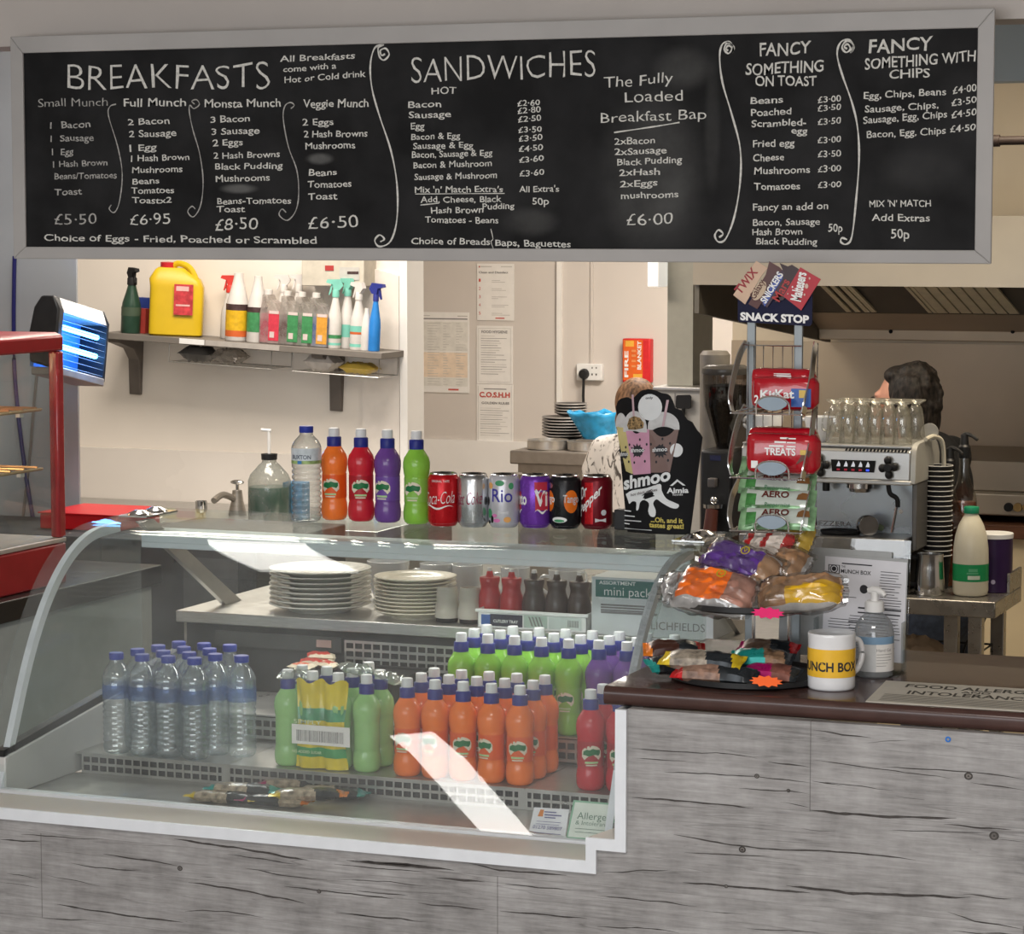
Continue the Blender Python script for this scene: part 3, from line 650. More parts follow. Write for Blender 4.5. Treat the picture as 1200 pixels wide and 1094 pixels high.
# ---- water bottles
wshell = clear('water_bottle_shell', (0.96, 0.98, 0.985), (0.62, 0.70, 0.74), refl=0.15, rough=0.04, haze=0.09, hazecol=(.80, .88, .94), grain=90)
wcap = pm('water_cap_blue', (0.025, 0.045, 0.33), 0.4, var=0.08)
wlab = clear('water_label_blue', (0.60, 0.70, 0.92), (0.4, 0.5, 0.75), refl=0.04, rough=0.2, haze=0.25, hazecol=(.20, .30, .62), grain=25)
WB = [(0, .024), (.004, .0285), (.012, .031)]
z = .018
while z < .106: WB += [(z, .0314), (z + .0045, .0288), (z + .009, .0314)]; z += .0115
WB += [(.112, .0316), (.148, .0316), (.152, .0305), (.156, .0316), (.162, .0310), (.172, .0280), (.182, .0215), (.189, .0150), (.192, .0138), (.198, .0138)]
def water_bottle():
    t = thing('water_bottle', 'x', 'bottle')
    MB().lathe([(r * .948, z) for z, r in WB], 22).build('body', wshell, t, smooth=60)
    m = MB(); wrap_patch(m, .0302, -PI, PI, .116, .145, 26); m.build('label', wlab, t)
    m = MB(); m.lathe([(.0148, .196), (.0152, .197), (.0152, .2085), (.0142, .210), (.0001, .210)], 20); m.build('cap', wcap, t)['label'] = 'blue screw cap'
    return t
wproto = water_bottle()
cap = lambda px, py: aZ(px, py, ZD + .209)
caps = [(110, 76, 'front row, leftmost'), (230, 84, 'front row, second from the left'), (340, 91, 'front row, third from the left'), (458, 99, 'front row, fourth from the left'),
        (205, 58, 'second row, leftmost'), (330, 68, 'second row, second from the left'), (440, 75, 'second row, third from the left'), (558, 79, 'second row, fourth from the left'), (680, 86, 'second row, rightmost'),
        (298, 36, 'third row, leftmost'), (410, 47, 'third row, second from the left'), (520, 54, 'third row, third from the left'), (385, 16, 'rear row, leftmost'), (490, 28, 'rear row, middle'), (600, 26, 'rear row, rightmost')]
for i, (x, y, s) in enumerate(caps):
    p = cap(100 + x / 3.75, 750 + y / 3.75)
    row = .588 if i < 4 else .6487 if i < 9 else .7094 if i < 12 else .770
    px_, py_ = 100 + x / 3.75, 750 + y / 3.75
    d = ray(px_, py_); q = CAM + d * ((row - CAM.y) / d.y)
    k_ = i if i < 4 else i - 4 if i < 9 else i - 9 if i < 12 else i - 12
    X_ = [-2.838, -2.822, -2.806, -2.79][0 if i < 4 else 1 if i < 9 else 2 if i < 12 else 3] + .0612 * k_
    if i: o = dup(wproto)
    else: o = wproto
    o.location = (X_, row, ZD if row < .75 else ZD); o.rotation_euler = (0, 0, random.uniform(-1, 1))
    tag(o, 'clear blue capped water bottle, ' + s + ' in the display', 'bottle', 'water bottles in the display')
# large water bottle on the glass top
t = thing('water_bottle', 'ribbed clear water bottle with blue cap and printed label, leftmost on the glass top', 'bottle', group='sample drinks on the glass top')
x, y = top_at(356, 611); t.location = (x, y + .015, 1.2698)
B2 = [(0, .024), (.004, .029), (.010, .0315)]
z = .014
while z < .118: B2 += [(z, .0316), (z + .004, .0284), (z + .008, .0316)]; z += .0118
B2 += [(.126, .0318), (.158, .0318), (.164, .0300), (.172, .0255), (.180, .0180), (.184, .0142), (.188, .0138), (.190, .0138)]
shell2 = clear('clear_bottle_shell', (0.93, 0.95, 0.95), (0.36, 0.38, 0.38), refl=0.09, rough=0.05, haze=0.06, hazecol=(.75, .78, .8), grain=60)
MB().lathe([(r, z) for z, r in B2], 24).build('body', shell2, t, smooth=60)
bxl = pm('water_label_white', (0.62, 0.68, 0.72), 0.4, var=0.12, scale=60); bxg = pm('label_meadow', (0.30, 0.42, 0.16), 0.4, var=.3, scale=90)
m = MB(); wrap_patch(m, .0321, -PI * .9, PI * .1, .131, .157, 20); wrap_patch(m, .0321, -PI * .9, PI * .1, .124, .131, 20, 1)
wrap_patch(m, .0322, -1.75, -1.45, .124, .131, 4, 2)
lb = m.build('label', [bxl, bxg, pm('label_blue', (.05, .22, .5), .4)], t)
m = MB(); wrap_text(m, 'BUXTON', .0324, -PI / 2 + .05, .1345, .045, .0085, .012); m.build('lettering', pm('navy_ink', (.02, .035, .09), .5), lb)
MB().lathe([(.0146, .189), (.0152, .190), (.0152, .2015), (.014, .203), (.0001, .203)], 22).build('cap', wcap, t)['label'] = 'blue screw cap'

# ---- cans
def can(px, py, label, base, bands, text, topm=None, rz=0.0):
    t = thing('drink_can', label, 'can', group='sample cans on the glass top')
    x, y = top_at(px, py); t.location = (x, y + .012, 1.2698); t.rotation_euler = (0, 0, rz)
    R = .0328
    MB().lathe([(.0001, .003), (.022, .003), (.0245, 0), (.0265, .001), (.0305, .007), (R, .012), (R, .0985), (.0305, .104), (.0280, .1085)], 30).build('body', base, t)
    al = chrome
    m = MB(); m.lathe([(.0284, .1085), (.0284, .1105), (.0272, .1115), (.0262, .1095), (.0250, .1075), (.0001, .1075)], 30)
    m.build('rim', al, t)['label'] = 'bare aluminium rim'
    m = MB(); m.box((-.004, -.014, .1076), (.004, .003, .1086)); m.build('pull_tab', al, t)
    m = MB(); m.lathe([(.0262, .0005), (.0262, .002), (.0298, .0072), (.0302, .0062)], 30, cap=False); m.build('base_rim', al, t)
    ms = []; m = MB()
    for fn in bands: fn(m, R + .0003)
    if m.v: m.build('print', [x for x in PM], t)
    m = MB()
    for args in text: wrap_text(m, args[0], R + .0007, -PI / 2 + args[1], args[2], args[3], args[4], args[5], args[6], slope=args[7] if len(args) > 7 else 0, shear=args[8] if len(args) > 8 else 0)
    if m.v: m.build('lettering', PM, t)
    return t
PM = [white, pm('can_red', (.50, .008, .014), .28, .3), pm('can_purple', (.17, .045, .40), .28, .35), pm('can_black', (.012, .012, .014), .28, .2), pm('tango_orange', (.75, .16, .01), .4),
      pm('can_darkred', (.16, .006, .014), .3, .35), pm('deep_blue', (.06, .05, .33), .4), pm('leaf_green', (.06, .30, .13), .4), pm('soft_pink', (.68, .20, .45), .4), pm('vimto_red', (.50, .03, .06), .35),
      pm('can_silver', (.58, .60, .62), .25, .9), pm('wine_ink', (.28, .01, .06), .4), pm('peach', (.75, .38, .12), .4), pm('pale_grey', (.6, .6, .62), .4)]
pt = lambda a0, a1, z0, z1, mi: (lambda m, r: wrap_patch(m, r, -PI / 2 + a0, -PI / 2 + a1, z0, z1, 10, mi))
pp = lambda a0, z, pts, mi, dr=0.0: (lambda m, r: wrap_poly(m, r + dr, -PI / 2 + a0, z, pts, mi))
wv = lambda z, a0, a1, h, mi, amp=.004: (lambda m, r: m.add([(r * math.cos(-PI / 2 + a), r * math.sin(-PI / 2 + a), z + (h if s else 0) * math.sin(PI * (i / 12)) + amp * math.sin(i * .75)) for i in range(13) for s in (0, 1) for a in [a0 + (a1 - a0) * i / 12]], [(2 * i, 2 * i + 2, 2 * i + 3, 2 * i + 1) for i in range(12)], mi))
can(517, 616, 'red cola can with white flowing script, leftmost of the cans', PM[1], [wv(.040, -1.2, 1.1, .004, 0)], [('Coca-Cola', .05, .048, .075, .026, -.012, 0, .06, .35), ('ORIGINAL TASTE', .2, .0935, .040, .0045, 0, 0)])
can(552, 617, 'silver diet cola can with dark red script between the red and the floral can', PM[10], [], [('Diet Coke', -.05, .048, .070, .026, -.012, 11, .06, .35)])
can(588, 617.5, 'white can with blue lettering and green and pink flower print', pm('can_white', (.58, .58, .62), .3, .35),
    [pp(-.7, .030, ell(.008, .010), 7), pp(-.9, .055, ell(.006, .009), 3), pp(.1, .094, ell(.010, .006), 7), pp(-.6, .088, ell(.007, .007), 12), pp(-.25, .026, ell(.006, .004), 8), pp(-.1, .016, ell(.008, .004), 8), pp(.6, .018, ell(.008, .006), 12), pp(.85, .088, ell(.006, .007), 7), pp(-.45, .018, ell(.004, .008), 3), pp(-.75, .012, ell(.005, .004), 3), pp(.35, .032, [(-.012, -.004), (.012, -.004), (.012, .004), (-.012, .004)], 13)],
    [('Rio', .25, .055, .046, .027, .01, 6)])
can(625, 618, 'purple can with red and white swirl lettering, third from the right', PM[2],
    [pt(.35, 1.3, .038, .076, 9), pt(-1.3, -.75, .038, .076, 9), wv(.034, .3, 1.3, .005, 0), wv(.034, -1.3, -.6, .005, 0), wv(.076, .3, .8, .005, 0), pt(.3, 1.2, .08, .097, 9)],
    [('mto', -.72, .050, .034, .024, .03, 0), ('Vi', .75, .048, .030, .030, .03, 0)])
can(660, 619, 'black can with orange fruit halves and white lettering, second from the right', PM[3],
    [pp(-.85, .058, ell(.014, .022), 4), pp(.75, .058, ell(.016, .024), 4), pp(-.05, .020, ell(.017, .006), 0), pp(-.05, .018, ell(.012, .003), 7, .0004), pp(-.85, .090, ell(.01, .006), 10)],
    [('Tango', .75, .056, .036, .016, .012, 13), ('ngo', -.75, .056, .026, .016, .012, 0)])
can(697, 619.5, 'dark red can with slanted white lettering, rightmost of the cans', PM[5], [pt(-.5, .1, .012, .098, 1), pp(.8, .036, ell(.006, .006), 13), pp(.6, .020, [(-.012, -.004), (.012, -.004), (.012, .004), (-.012, .004)], 13)],
    [('Dr', -.62, .066, .020, .024, .02, 0, .55), ('Pepper', -.15, .052, .055, .020, .025, 0, .95)])

# ---- shrink wrapped multipack
t = thing('bottle_multipack', 'shrink wrapped pack of pale green bottles with yellow film and a white barcode label', 'multipack')
pf = aZ(338, 895, ZD); yb = .600; xs = [aY(338, 880, yb).x, aY(367, 880, yb).x, aY(397, 880, yb).x, aY(430, 880, yb).x]
t.location = (0, 0, 0)
def pack_bottle(x, y):
    o = D.objects.new('bottle', None); COL.objects.link(o); o.parent = t; o.location = (x, y, ZD)
    MB().lathe([(.0001, 0)] + [(r, z) for z, r in BR], 20).build('body', juice['lime'][0], o, smooth=60)
    MB().lathe([(.0152, .157), (.0155, .158), (.0155, .176), (.0142, .178), (.0120, .1785)], 18).build('collar', bcol, o)
    MB().lathe([(.0117, .1785), (.0117, .192), (.0108, .196), (.0001, .197)], 16).build('cap', bcap, o)
for j in range(2):
    for i in range(4): pack_bottle(xs[i] + .002 * j, yb + .0625 * j)
for dx, yy in ((0.004, yb + .125), (.0, yb + .125)): pass
def film_y(x):
    d = 1.0
    yv = 0
    for c in xs[1:3]: yv = max(yv, math.sqrt(max(0, .0295 ** 2 - (x - c) ** 2)))
    return yb - max(yv, .018) - .001
m = MB(); NX = 20; x0, x1 = xs[1] - .030, xs[2] + .030
zl = [ZD + .002, ZD + .012, ZD + .026, ZD + .045, ZD + .07, ZD + .10, ZD + .125, ZD + .150, ZD + .172, ZD + .180]
for a, z in enumerate(zl):
    for i in range(NX + 1):
        x = x0 + (x1 - x0) * i / NX; tp = max(0, (z - ZD - .115) / .065)
        m.v.append(Vector((x + (0.5 - i / NX) * .016 * (1 - abs(2 * (z - ZD) / .18 - 1)), film_y(x) + .004 * tp - (.002 if .02 < z - ZD < .12 else 0) + .002 * math.sin(i * 1.3 + a), z + (.005 * math.sin(i * .8) if a == len(zl) - 1 else 0))))
for a in range(len(zl) - 1):
    for i in range(NX):
        m.f.append((a * (NX + 1) + i, a * (NX + 1) + i + 1, (a + 1) * (NX + 1) + i + 1, (a + 1) * (NX + 1) + i)); m.mi.append(1 if a in (2, ) else 2 if a in (5,) else 0)
fm = m.build('film', [pm('yellow_film', (.72, .56, .02), .22, var=.1, scale=20, coat=.4), pm('green_film', (.04, .34, .10), .25, var=.1, coat=.3), pm('green_film_dark', (.06, .30, .14), .25, var=.2, coat=.3)], t)
fm['label'] = 'yellow and green printed film'
yl = film_y(xs[1]) - .0045
m = MB(); m.box((xs[1] - .031, yl, ZD + .052), (xs[2] + .041, yl + .0008, ZD + .092)); lb = m.build('barcode_label', paper, t, smooth=0); lb['label'] = 'white barcode label'
m = MB(); xx = xs[1] - .020
random.seed(5)
while xx < xs[2] + .028:
    ww = random.choice((.0007, .0012, .0018)); m.quad((xx, yl - .0003, ZD + .058), (xx + ww, yl - .0003, ZD + .058), (xx + ww, yl - .0003, ZD + .081), (xx, yl - .0003, ZD + .081)); xx += ww + random.choice((.0007, .001, .0016))
m.build('barcode', inkgrey, lb, smooth=0)
m = MB(); put_text(m, 'SIMPLY', (xs[1] - .026, yl - .0005, ZD + .094), (1, 0, 0), (0, 0, 1), .062, .008, .01)
put_text(m, 'NO ADDED SUGAR', (xs[1] - .030, yl - .001, ZD + .034), (1, 0, 0), (0, 0, 1), .066, .0055, .01)
m.build('lettering', pm('pale_green_ink', (.62, .72, .45), .5), fm, smooth=0)
m = MB()   # clear film gathered over the bottle tops
for (xa, ya, za, sx) in ((xs[0] + .012, yb, ZD + .188, 1), (xs[2] + .012, yb + .05, ZD + .200, 2), (xs[3] + .02, yb + .06, ZD + .185, 3)):
    g = MB().pillow(.075, .060, .018, 10, 6, seed=sx, wr=.012); g.rot(Matrix.Translation((xa, ya + .01, za - .004)) @ Matrix.Rotation(.3 * sx, 4, 'Z') @ Matrix.Rotation(-.25 + .2 * sx, 4, 'Y')); m.v += []; 
    o_ = len(m.v); m.v += g.v; m.f += [tuple(i + o_ for i in f_) for f_ in g.f]; m.mi += g.mi
m.build('loose_film', clear('shrink_film', (.94, .96, .94), (.6, .66, .6), refl=.10, rough=.12, haze=.12, hazecol=(.7, .75, .7), grain=30), t)
for i, (px_, py_) in enumerate(((432, 766),)):
    p = aY(px_, py_, .745); put_bottle('lime', p.x, .745, ZD, 'pale green juice bottle standing behind the right end of the wrapped pack', 'pale green juice bottles')
for dx in (.062,): put_bottle('lime', xs[3] - .004, .745 + .062 - .062 + .0, ZD, 'pale green juice bottle directly behind the wrapped pack', 'pale green juice bottles') if False else None

# ---- red wrapped sweets on a black tray behind the water bottles
tr = thing('serving_tray', 'black tray behind the wrapped pack holding red and cream wrapped snacks', 'tray')
c = aZ(365, 800, .93); m = MB()
tx, ty = -2.455, .925
m.prism([(tx - .13, ty - .085), (tx + .13, ty - .085), (tx + .13, ty + .11), (tx - .13, ty + .11)], .8585, .935, 'z')
m.build('tray', blackm, tr, bevel=.004)
m = MB(); m.tube([(tx - .13, ty - .085, .937), (tx + .13, ty - .085, .937), (tx + .13, ty + .11, .937), (tx - .13, ty + .11, .937)], .0035, 6, closed=True); m.build('rim', black, tr)
rw = [pm('red_wrapper', (.52, .045, .03), .35, var=.15), pm('cream_wrapper', (.74, .64, .48), .4), pm('orange_red_wrapper', (.62, .12, .05), .35, var=.12)]
sp_ = [(318, 770, 'leftmost, near the water bottles', .3), (335, 776, 'lying at the front edge', -.2), (338, 764, 'at the back left', .1), (352, 758, 'topmost of the heap', .5), (345, 778, 'with orange front side', -.4), (369, 770, 'cream ended, at the right', .7), (385, 776, 'pale, farthest right beside the pack', -.6)]
for i, (px_, py_, s, rz) in enumerate(sp_):
    zz = .9455 + (.010 if i == 3 else .0); p = aZ(px_, py_, zz + .006)
    p.x = max(tx - .115, min(tx + .11, p.x)); p.y = max(ty - .07, min(ty + .09, p.y))
    m = MB().pillow(.062, .030, .016, 10, 6, seed=i, mat_of=lambda u, v, s_: 1 if (u > .62 or v < -.55) else (2 if i % 3 == 1 else 0))
    o = m.build('wrapped_snack', rw); o.location = (p.x, p.y, zz); o.rotation_euler = (random.uniform(-.2, .5), random.uniform(-.1, .1), rz)
    tag(o, 'small red and cream wrapped snack on the black tray, ' + s, 'snack', 'red wrapped snacks on the black tray')

# ---- snack bars lying in the front well
def bar(name, label, loc, rz, L, W, T, cols, cat='snack bar', group=None, seed=0, rx=0.0, ry=0.0, bands=None):
    bands = bands or [(-.78, 0), (.1, 1), (.72, 2), (9, 3)]
    def mo(u, v, s):
        uu = u + .10 * v
        for lim, k in bands:
            if uu < lim: return min(k, len(cols) - 1)
        return 0
    o = MB().pillow(L, W, T, 40, 8, seed=seed, wr=.002, crimp=.10, mat_of=mo).build(name, cols)
    o.location = loc; o.rotation_euler = (rx, ry, rz); tag(o, label, cat, group); return o
teal = pm('teal_foil', (.02, .30, .27), .28, .2, var=.1); mag = pm('magenta_foil', (.42, .008, .13), .28, .2, var=.1); yel = pm('yellow_foil', (.72, .52, .03), .28, .2, var=.1)
dkf = pm('dark_foil', (.035, .04, .045), .25, .3, var=.15); clr = pm('oat_window', (.42, .34, .25), .3, var=.3, scale=90, coat=.4); orf = pm('orange_foil', (.80, .22, .02), .28, .15, var=.1); redf = pm('red_foil', (.55, .015, .02), .26, .2, var=.1)
bars = [(285, 924, 0.10, [teal, clr, dkf, teal], 'teal ended snack bar lying in the front well, leftmost', 1, 0), (262, 933, .05, [yel, clr, dkf, yel], 'yellow ended snack bar under the leftmost teal one in the well', 2, 0),
        (345, 918, .25, [mag, clr, dkf, mag], 'magenta ended snack bar lying at the back of the well', 3, .0), (322, 937, .10, [mag, dkf, clr, orf], 'snack bar with magenta and orange ends at the front of the well', 4, 0),
        (362, 930, .35, [yel, clr, dkf, orf], 'snack bar with an orange tip in the middle of the well', 5, .0), (388, 928, .1, [teal, clr, dkf, teal], 'teal ended snack bar, rightmost in the well', 6, 0)]
for i, (px_, py_, rz, cols, lab, sd_, dz) in enumerate(bars):
    zz = [.781, .7685, .7685, .7685, .783, .7685][i]; p = aZ(px_, py_, zz); bar('snack_bar', lab, (p.x, p.y, zz), rz, .155, .050, .022, cols, group='snack bars in the well', seed=sd_)
bc = paper; gcard = pm('pale_green_frame', (.25, .45, .32), .5)
CARDS = True
white_c = pm('card_white', (.72, .71, .74), .5)
c1 = card('company_card', 'small white company card with a phone number inside the display glass', [(620, 973), (626, 945.5), (667, 948), (662.5, 980)][::1], white_c, white_c, 0)
cg = card('allergen_card', 'green edged allergens notice with a cut corner inside the display glass', [(663, 984), (672, 937), (724.5, 941.5), (723, 958), (705, 987)], gcard, gcard, 1)
m = MB(); q = [on_glass(x, y, .0006) for x, y in ((665.5, 980), (674, 939.5), (723, 943.5), (721.5, 957), (703, 983))]; m.add(q, [tuple(range(5))]); pn = m.build('panel', pm('card_mint', (.70, .74, .68), .5), cg, smooth=0); pn['label'] = 'pale panel'
def gtext(mb, s, p0, p1, up, bold=0, mi=0):
    a = on_glass(*p0, .0003); bq = on_glass(*p1, .0003); u = on_glass(*up, .0003); ux = (bq - a); L_ = ux.length; ux.normalize(); uz = (u - a); h = uz.length; uz.normalize()
    put_text(mb, s, a, ux, uz, L_, h, bold, mi)
m = MB(); gtext(m, 'Allergens', (676, 959), (720.5, 962), (677, 951)); gtext(m, '& Intolerance', (674, 965.5), (716, 969), (675, 960.5)); 
for (p0, p1, th) in (((674, 970.5), (710, 973.5), .7), ((673.5, 974.5), (704, 977), .7)):
    m.add([on_glass(*p0, .0003), on_glass(*p1, .0003), on_glass(p1[0], p1[1] - th, .0003), on_glass(p0[0], p0[1] - th, .0003)], [(0, 1, 2, 3)])
m.build('lettering', pm('green_grey_ink', (.16, .24, .19), .6), pn, smooth=0)
m = MB(); gtext(m, '01270 589807', (624, 970), (658, 973), (625, 966), .01); 
def gline(mb, p0, p1, th=.6):
    mb.add([on_glass(*p0, .0003), on_glass(*p1, .0003), on_glass(p1[0], p1[1] - th, .0003), on_glass(p0[0], p0[1] - th, .0003)], [(0, 1, 2, 3)])
for (p0, p1, th) in (((638, 951.5), (652, 952.5), 1.4), ((638, 955), (658, 956.5), 1.6), ((638, 958), (651, 959), 1.4), ((629, 962), (657, 964), .6), ((628, 965), (655, 967), .6), ((625, 975), (657, 978), .7)): gline(m, p0, p1, th)
q = [on_glass(x, y, .0003) for x, y in ((630, 956), (633.5, 948), (637.5, 948.5), (636, 956.5))]; m.add(q, [(0, 1, 2, 3)], 1)
m.build('lettering', [pm('violet_ink', (.16, .15, .30), .6), pm('orange_mark', (.65, .22, .05), .5)], c1, smooth=0)
# ================================================================== the menu board
YB = 0.50
def board_mat():
    m = pm('chalkboard', (0.021, 0.021, 0.022), 0.75, var=0.25, scale=9, spec=0.12)
    nt = m.node_tree; N = nt.nodes; L = nt.links; b = N['Principled BSDF']
    tc = N.new('ShaderNodeTexCoord'); base = b.inputs['Base Color'].links[0].from_socket
    last = base
    nz = N.new('ShaderNodeTexNoise'); nz.inputs['Scale'].default_value = 7; nz.inputs['Detail'].default_value = 6; nz.inputs['Roughness'].default_value = .65
    L.new(tc.outputs['Object'], nz.inputs['Vector'])
    # wiped chalk patches at their own places on the board
    for (px, py, rx, rz, st) in ((765, 205, .125, .19, .055), (800, 80, .07, .05, .05), (620, 260, .07, .035, .05), (375, 186, .035, .014, .16), (280, 221, .05, .012, .13), (1080, 200, .10, .05, .018), (835, 150, .02, .15, .03)):
        c = aY(px, py, YB); mp = N.new('ShaderNodeMapping'); mp.vector_type = 'TEXTURE'
        mp.inputs['Location'].default_value = (c.x, YB, c.z); mp.inputs['Scale'].default_value = (rx, .5, rz)
        L.new(tc.outputs['Object'], mp.inputs['Vector'])
        ln = N.new('ShaderNodeVectorMath'); ln.operation = 'LENGTH'; L.new(mp.outputs[0], ln.inputs[0])
        mr = N.new('ShaderNodeMapRange'); mr.interpolation_type = 'SMOOTHSTEP'; mr.inputs[1].default_value = .35; mr.inputs[2].default_value = 1.0; mr.inputs[3].default_value = st; mr.inputs[4].default_value = 0
        L.new(ln.outputs['Value'], mr.inputs[0])
        mu = N.new('ShaderNodeMath'); mu.operation = 'MULTIPLY'; L.new(mr.outputs[0], mu.inputs[0])
        n2 = N.new('ShaderNodeMapRange'); n2.inputs[1].default_value = .3; n2.inputs[2].default_value = .7; n2.inputs[3].default_value = .3; n2.inputs[4].default_value = 1.5
        L.new(nz.outputs['Fac'], n2.inputs[0]); L.new(n2.outputs[0], mu.inputs[1])
        mx = N.new('ShaderNodeMix'); mx.data_type = 'RGBA'; L.new(mu.outputs[0], mx.inputs[0]); L.new(last, mx.inputs[6]); mx.inputs[7].default_value = (.62, .62, .6, 1); last = mx.outputs[2]
    L.new(last, b.inputs['Base Color']); return m
bd = thing('menu_board', 'long black chalkboard menu in a grey painted wooden frame hung above the counter', 'menu board')
XA, XB_ = -3.012, -0.9975; ZA, ZB = 1.8285, 2.279; FW = .034
MB().box((XA + .01, YB, ZA + .010), (XB_ - .01, YB + .012, ZB - .02)).build('board', board_mat(), bd, smooth=0)['label'] = 'black chalkboard panel'
fm = pm('grey_frame_paint', (.40, .385, .375), .5, var=.05, scale=5, bump=.05)
ix0, ix1, iz0, iz1 = XA + .029, XB_ - .030, ZA + .0245, ZB - .034
m = MB()
for poly in ([(XA, ZA), (XB_, ZA), (ix1, iz0), (ix0, iz0)], [(XB_, ZA), (XB_, ZB), (ix1, iz1), (ix1, iz0)], [(XB_, ZB), (XA, ZB), (ix0, iz1), (ix1, iz1)], [(XA, ZB), (XA, ZA), (ix0, iz0), (ix0, iz1)]):
    m.prism(poly, YB - .007, YB - .0002, 'y')
m.build('frame', fm, bd, smooth=0, bevel=.002)['label'] = 'grey painted wooden frame'
m = MB()
for x in (-2.6, -1.4):
    m = MB(); m.box((x, YB + .0125, ZA + .05), (x + .05, .5595, ZB - .001)); m.build('hanging_batten', pm('batten_wood', (.3, .22, .14), .6), bd, smooth=0)
chalk = pm('chalk', (.66, .65, .61), .9, var=.12, scale=160)
faint = pm('faint_chalk', (.42, .41, .39), .9, var=.2, scale=160)
YT = YB - .0008
def chalk_line(mb, s, x0, y0, x1, y1, cp, bold=.006, mi=0, shear=0.0):
    a = aY(x0, y0, YT); b_ = aY(x1, y1, YT); h = (aY(x0, y0 - cp * .84, YT) - a).length
    put_text(mb, s, a, (1, 0, 0), (0, 0, 1), (b_.x - a.x), h, bold, mi, wob=.035, slope=(b_.z - a.z) / (b_.x - a.x), shear=shear)
def chalk_part(lines, heavy=.010, mi=0):
    mb = MB()
    for l in lines: chalk_line(mb, *l[:6], bold=l[6] if len(l) > 6 else heavy, mi=mi)
    return mb.build('chalk_lettering', [chalk, faint], bd, smooth=0)
P1 = lambda l: [(s, a / 2.5, b / 2.5, c / 2.5, d / 2.5, h) + tuple(r) for s, a, b, c, d, h, *r in l]
P2 = lambda l: [(s, 430 + a / 2.79, b / 2.79, 430 + c / 2.79, d / 2.79, h) + tuple(r) for s, a, b, c, d, h, *r in l]
P3 = lambda l: [(s, 800 + a / 3, b / 3, 800 + c / 3, d / 3, h) + tuple(r) for s, a, b, c, d, h, *r in l]
chalk_part(P1([('BREAKFASTS', 200, 262, 790, 260, 35, -.014)]))
chalk_part(P1([('All Breakfasts', 820, 181, 1040, 172, 8.5), ('come with a', 830, 212, 985, 200, 8), ('Hot or Cold drink', 833, 243, 1072, 224, 8.5)]))
chalk_part(P1([('Small Munch', 112, 313, 315, 310, 11, -.006), ('1  Bacon', 147, 377, 265, 372, 9), ('1  Sausage', 148, 415, 275, 412, 9), ('1  Egg', 152, 455, 215, 452, 9), ('1 Hash Brown', 155, 490, 315, 484, 8.5), ('Beans/Tomatoes', 160, 525, 342, 521, 8.5), ('Toast', 160, 572, 240, 570, 9), ('\u00a35\u00b750', 160, 658, 283, 655, 15, -.004)]), mi=1)
chalk_part(P1([('Full Munch', 362, 312, 545, 310, 11), ('2 Bacon', 375, 367, 497, 362, 9), ('2 Sausage', 378, 402, 517, 398, 9), ('1 Egg', 380, 443, 458, 440, 9), ('1 Hash Brown', 384, 473, 555, 468, 8.5), ('Mushrooms', 388, 507, 535, 503, 8.5), ('Beans', 388, 540, 467, 538, 8.5), ('Tomatoes', 385, 567, 510, 565, 8.5), ('Toastx2', 387, 595, 503, 595, 8.5), ('\u00a36\u00b795', 382, 658, 498, 656, 15, -.004)]))
chalk_part(P1([('Monsta Munch', 600, 315, 823, 312, 11), ('3 Bacon', 617, 360, 732, 355, 9), ('3 Sausage', 620, 395, 760, 390, 9), ('2 Eggs', 623, 428, 712, 425, 9), ('2 Hash Browns', 626, 465, 820, 460, 8.5), ('Black Pudding', 630, 497, 828, 493, 8.5), ('Mushrooms', 632, 533, 790, 529, 9), ('Beans-Tomatoes', 636, 598, 853, 595, 8.5), ('Toast', 635, 622, 718, 620, 8.5), ('\u00a38\u00b750', 630, 675, 755, 670, 16, -.004)]))
chalk_part(P1([('Veggie Munch', 888, 315, 1080, 313, 11), ('2 Eggs', 886, 368, 977, 365, 9), ('2 Hash Browns', 890, 402, 1077, 400, 9), ('Mushrooms', 895, 437, 1040, 433, 9), ('Beans', 905, 515, 987, 513, 9), ('Tomatoes', 902, 550, 1030, 547, 9), ('Toast', 902, 585, 988, 583, 9), ('\u00a36\u00b750', 903, 670, 1050, 666, 17, -.004)]))
chalk_part(P1([('Choice of Eggs - Fried, Poached or Scrambled', 130, 705, 928, 714, 9)]))
chalk_part(P2([('SANDWICHES', 145, 270, 748, 250, 35, -.014), ('HOT', 212, 308, 292, 305, 9)]))
chalk_part(P2([('Bacon', 135, 352, 243, 350, 9), ('Sausage', 137, 386, 275, 383, 9), ('Egg', 143, 423, 188, 421, 9), ('Bacon & Egg', 145, 457, 305, 452, 8.5), ('Sausage & Egg', 150, 487, 347, 483, 8.5), ('Bacon, Sausage & Egg', 147, 516, 410, 508, 8.5), ('Bacon & Mushroom', 152, 550, 408, 543, 8.5), ('Sausage & Mushroom', 155, 588, 425, 582, 8.5)]))
chalk_part(P2([(s, 492 + i, y + 2, 566 + i * 2, y - 4, 8) for i, (s, y) in enumerate(zip(['\u00a32\u00b760', '\u00a32\u00b780', '\u00a32\u00b750', '\u00a33\u00b750', '\u00a33\u00b750', '\u00a34\u00b750', '\u00a33\u00b760', '\u00a33\u00b760'], (346, 370, 398, 433, 461, 494, 530, 575)))]))
chalk_part(P2([("Mix 'n' Match Extra's", 157, 630, 445, 627, 8.5), ('Add, Cheese, Black', 175, 662, 440, 660, 8.5), ('Pudding', 378, 684, 482, 682, 8), ('Hash Brown', 210, 697, 380, 695, 8.5), ('Tomatoes - Beans', 190, 727, 430, 730, 8.5), ("All Extra's", 498, 628, 628, 626, 8.5), ('50p', 540, 668, 595, 668, 9.5)]))
chalk_part(P2([('Choice of Breads', 145, 797, 403, 800, 9), ('Baps, Baguettes', 420, 803, 667, 808, 9)]))
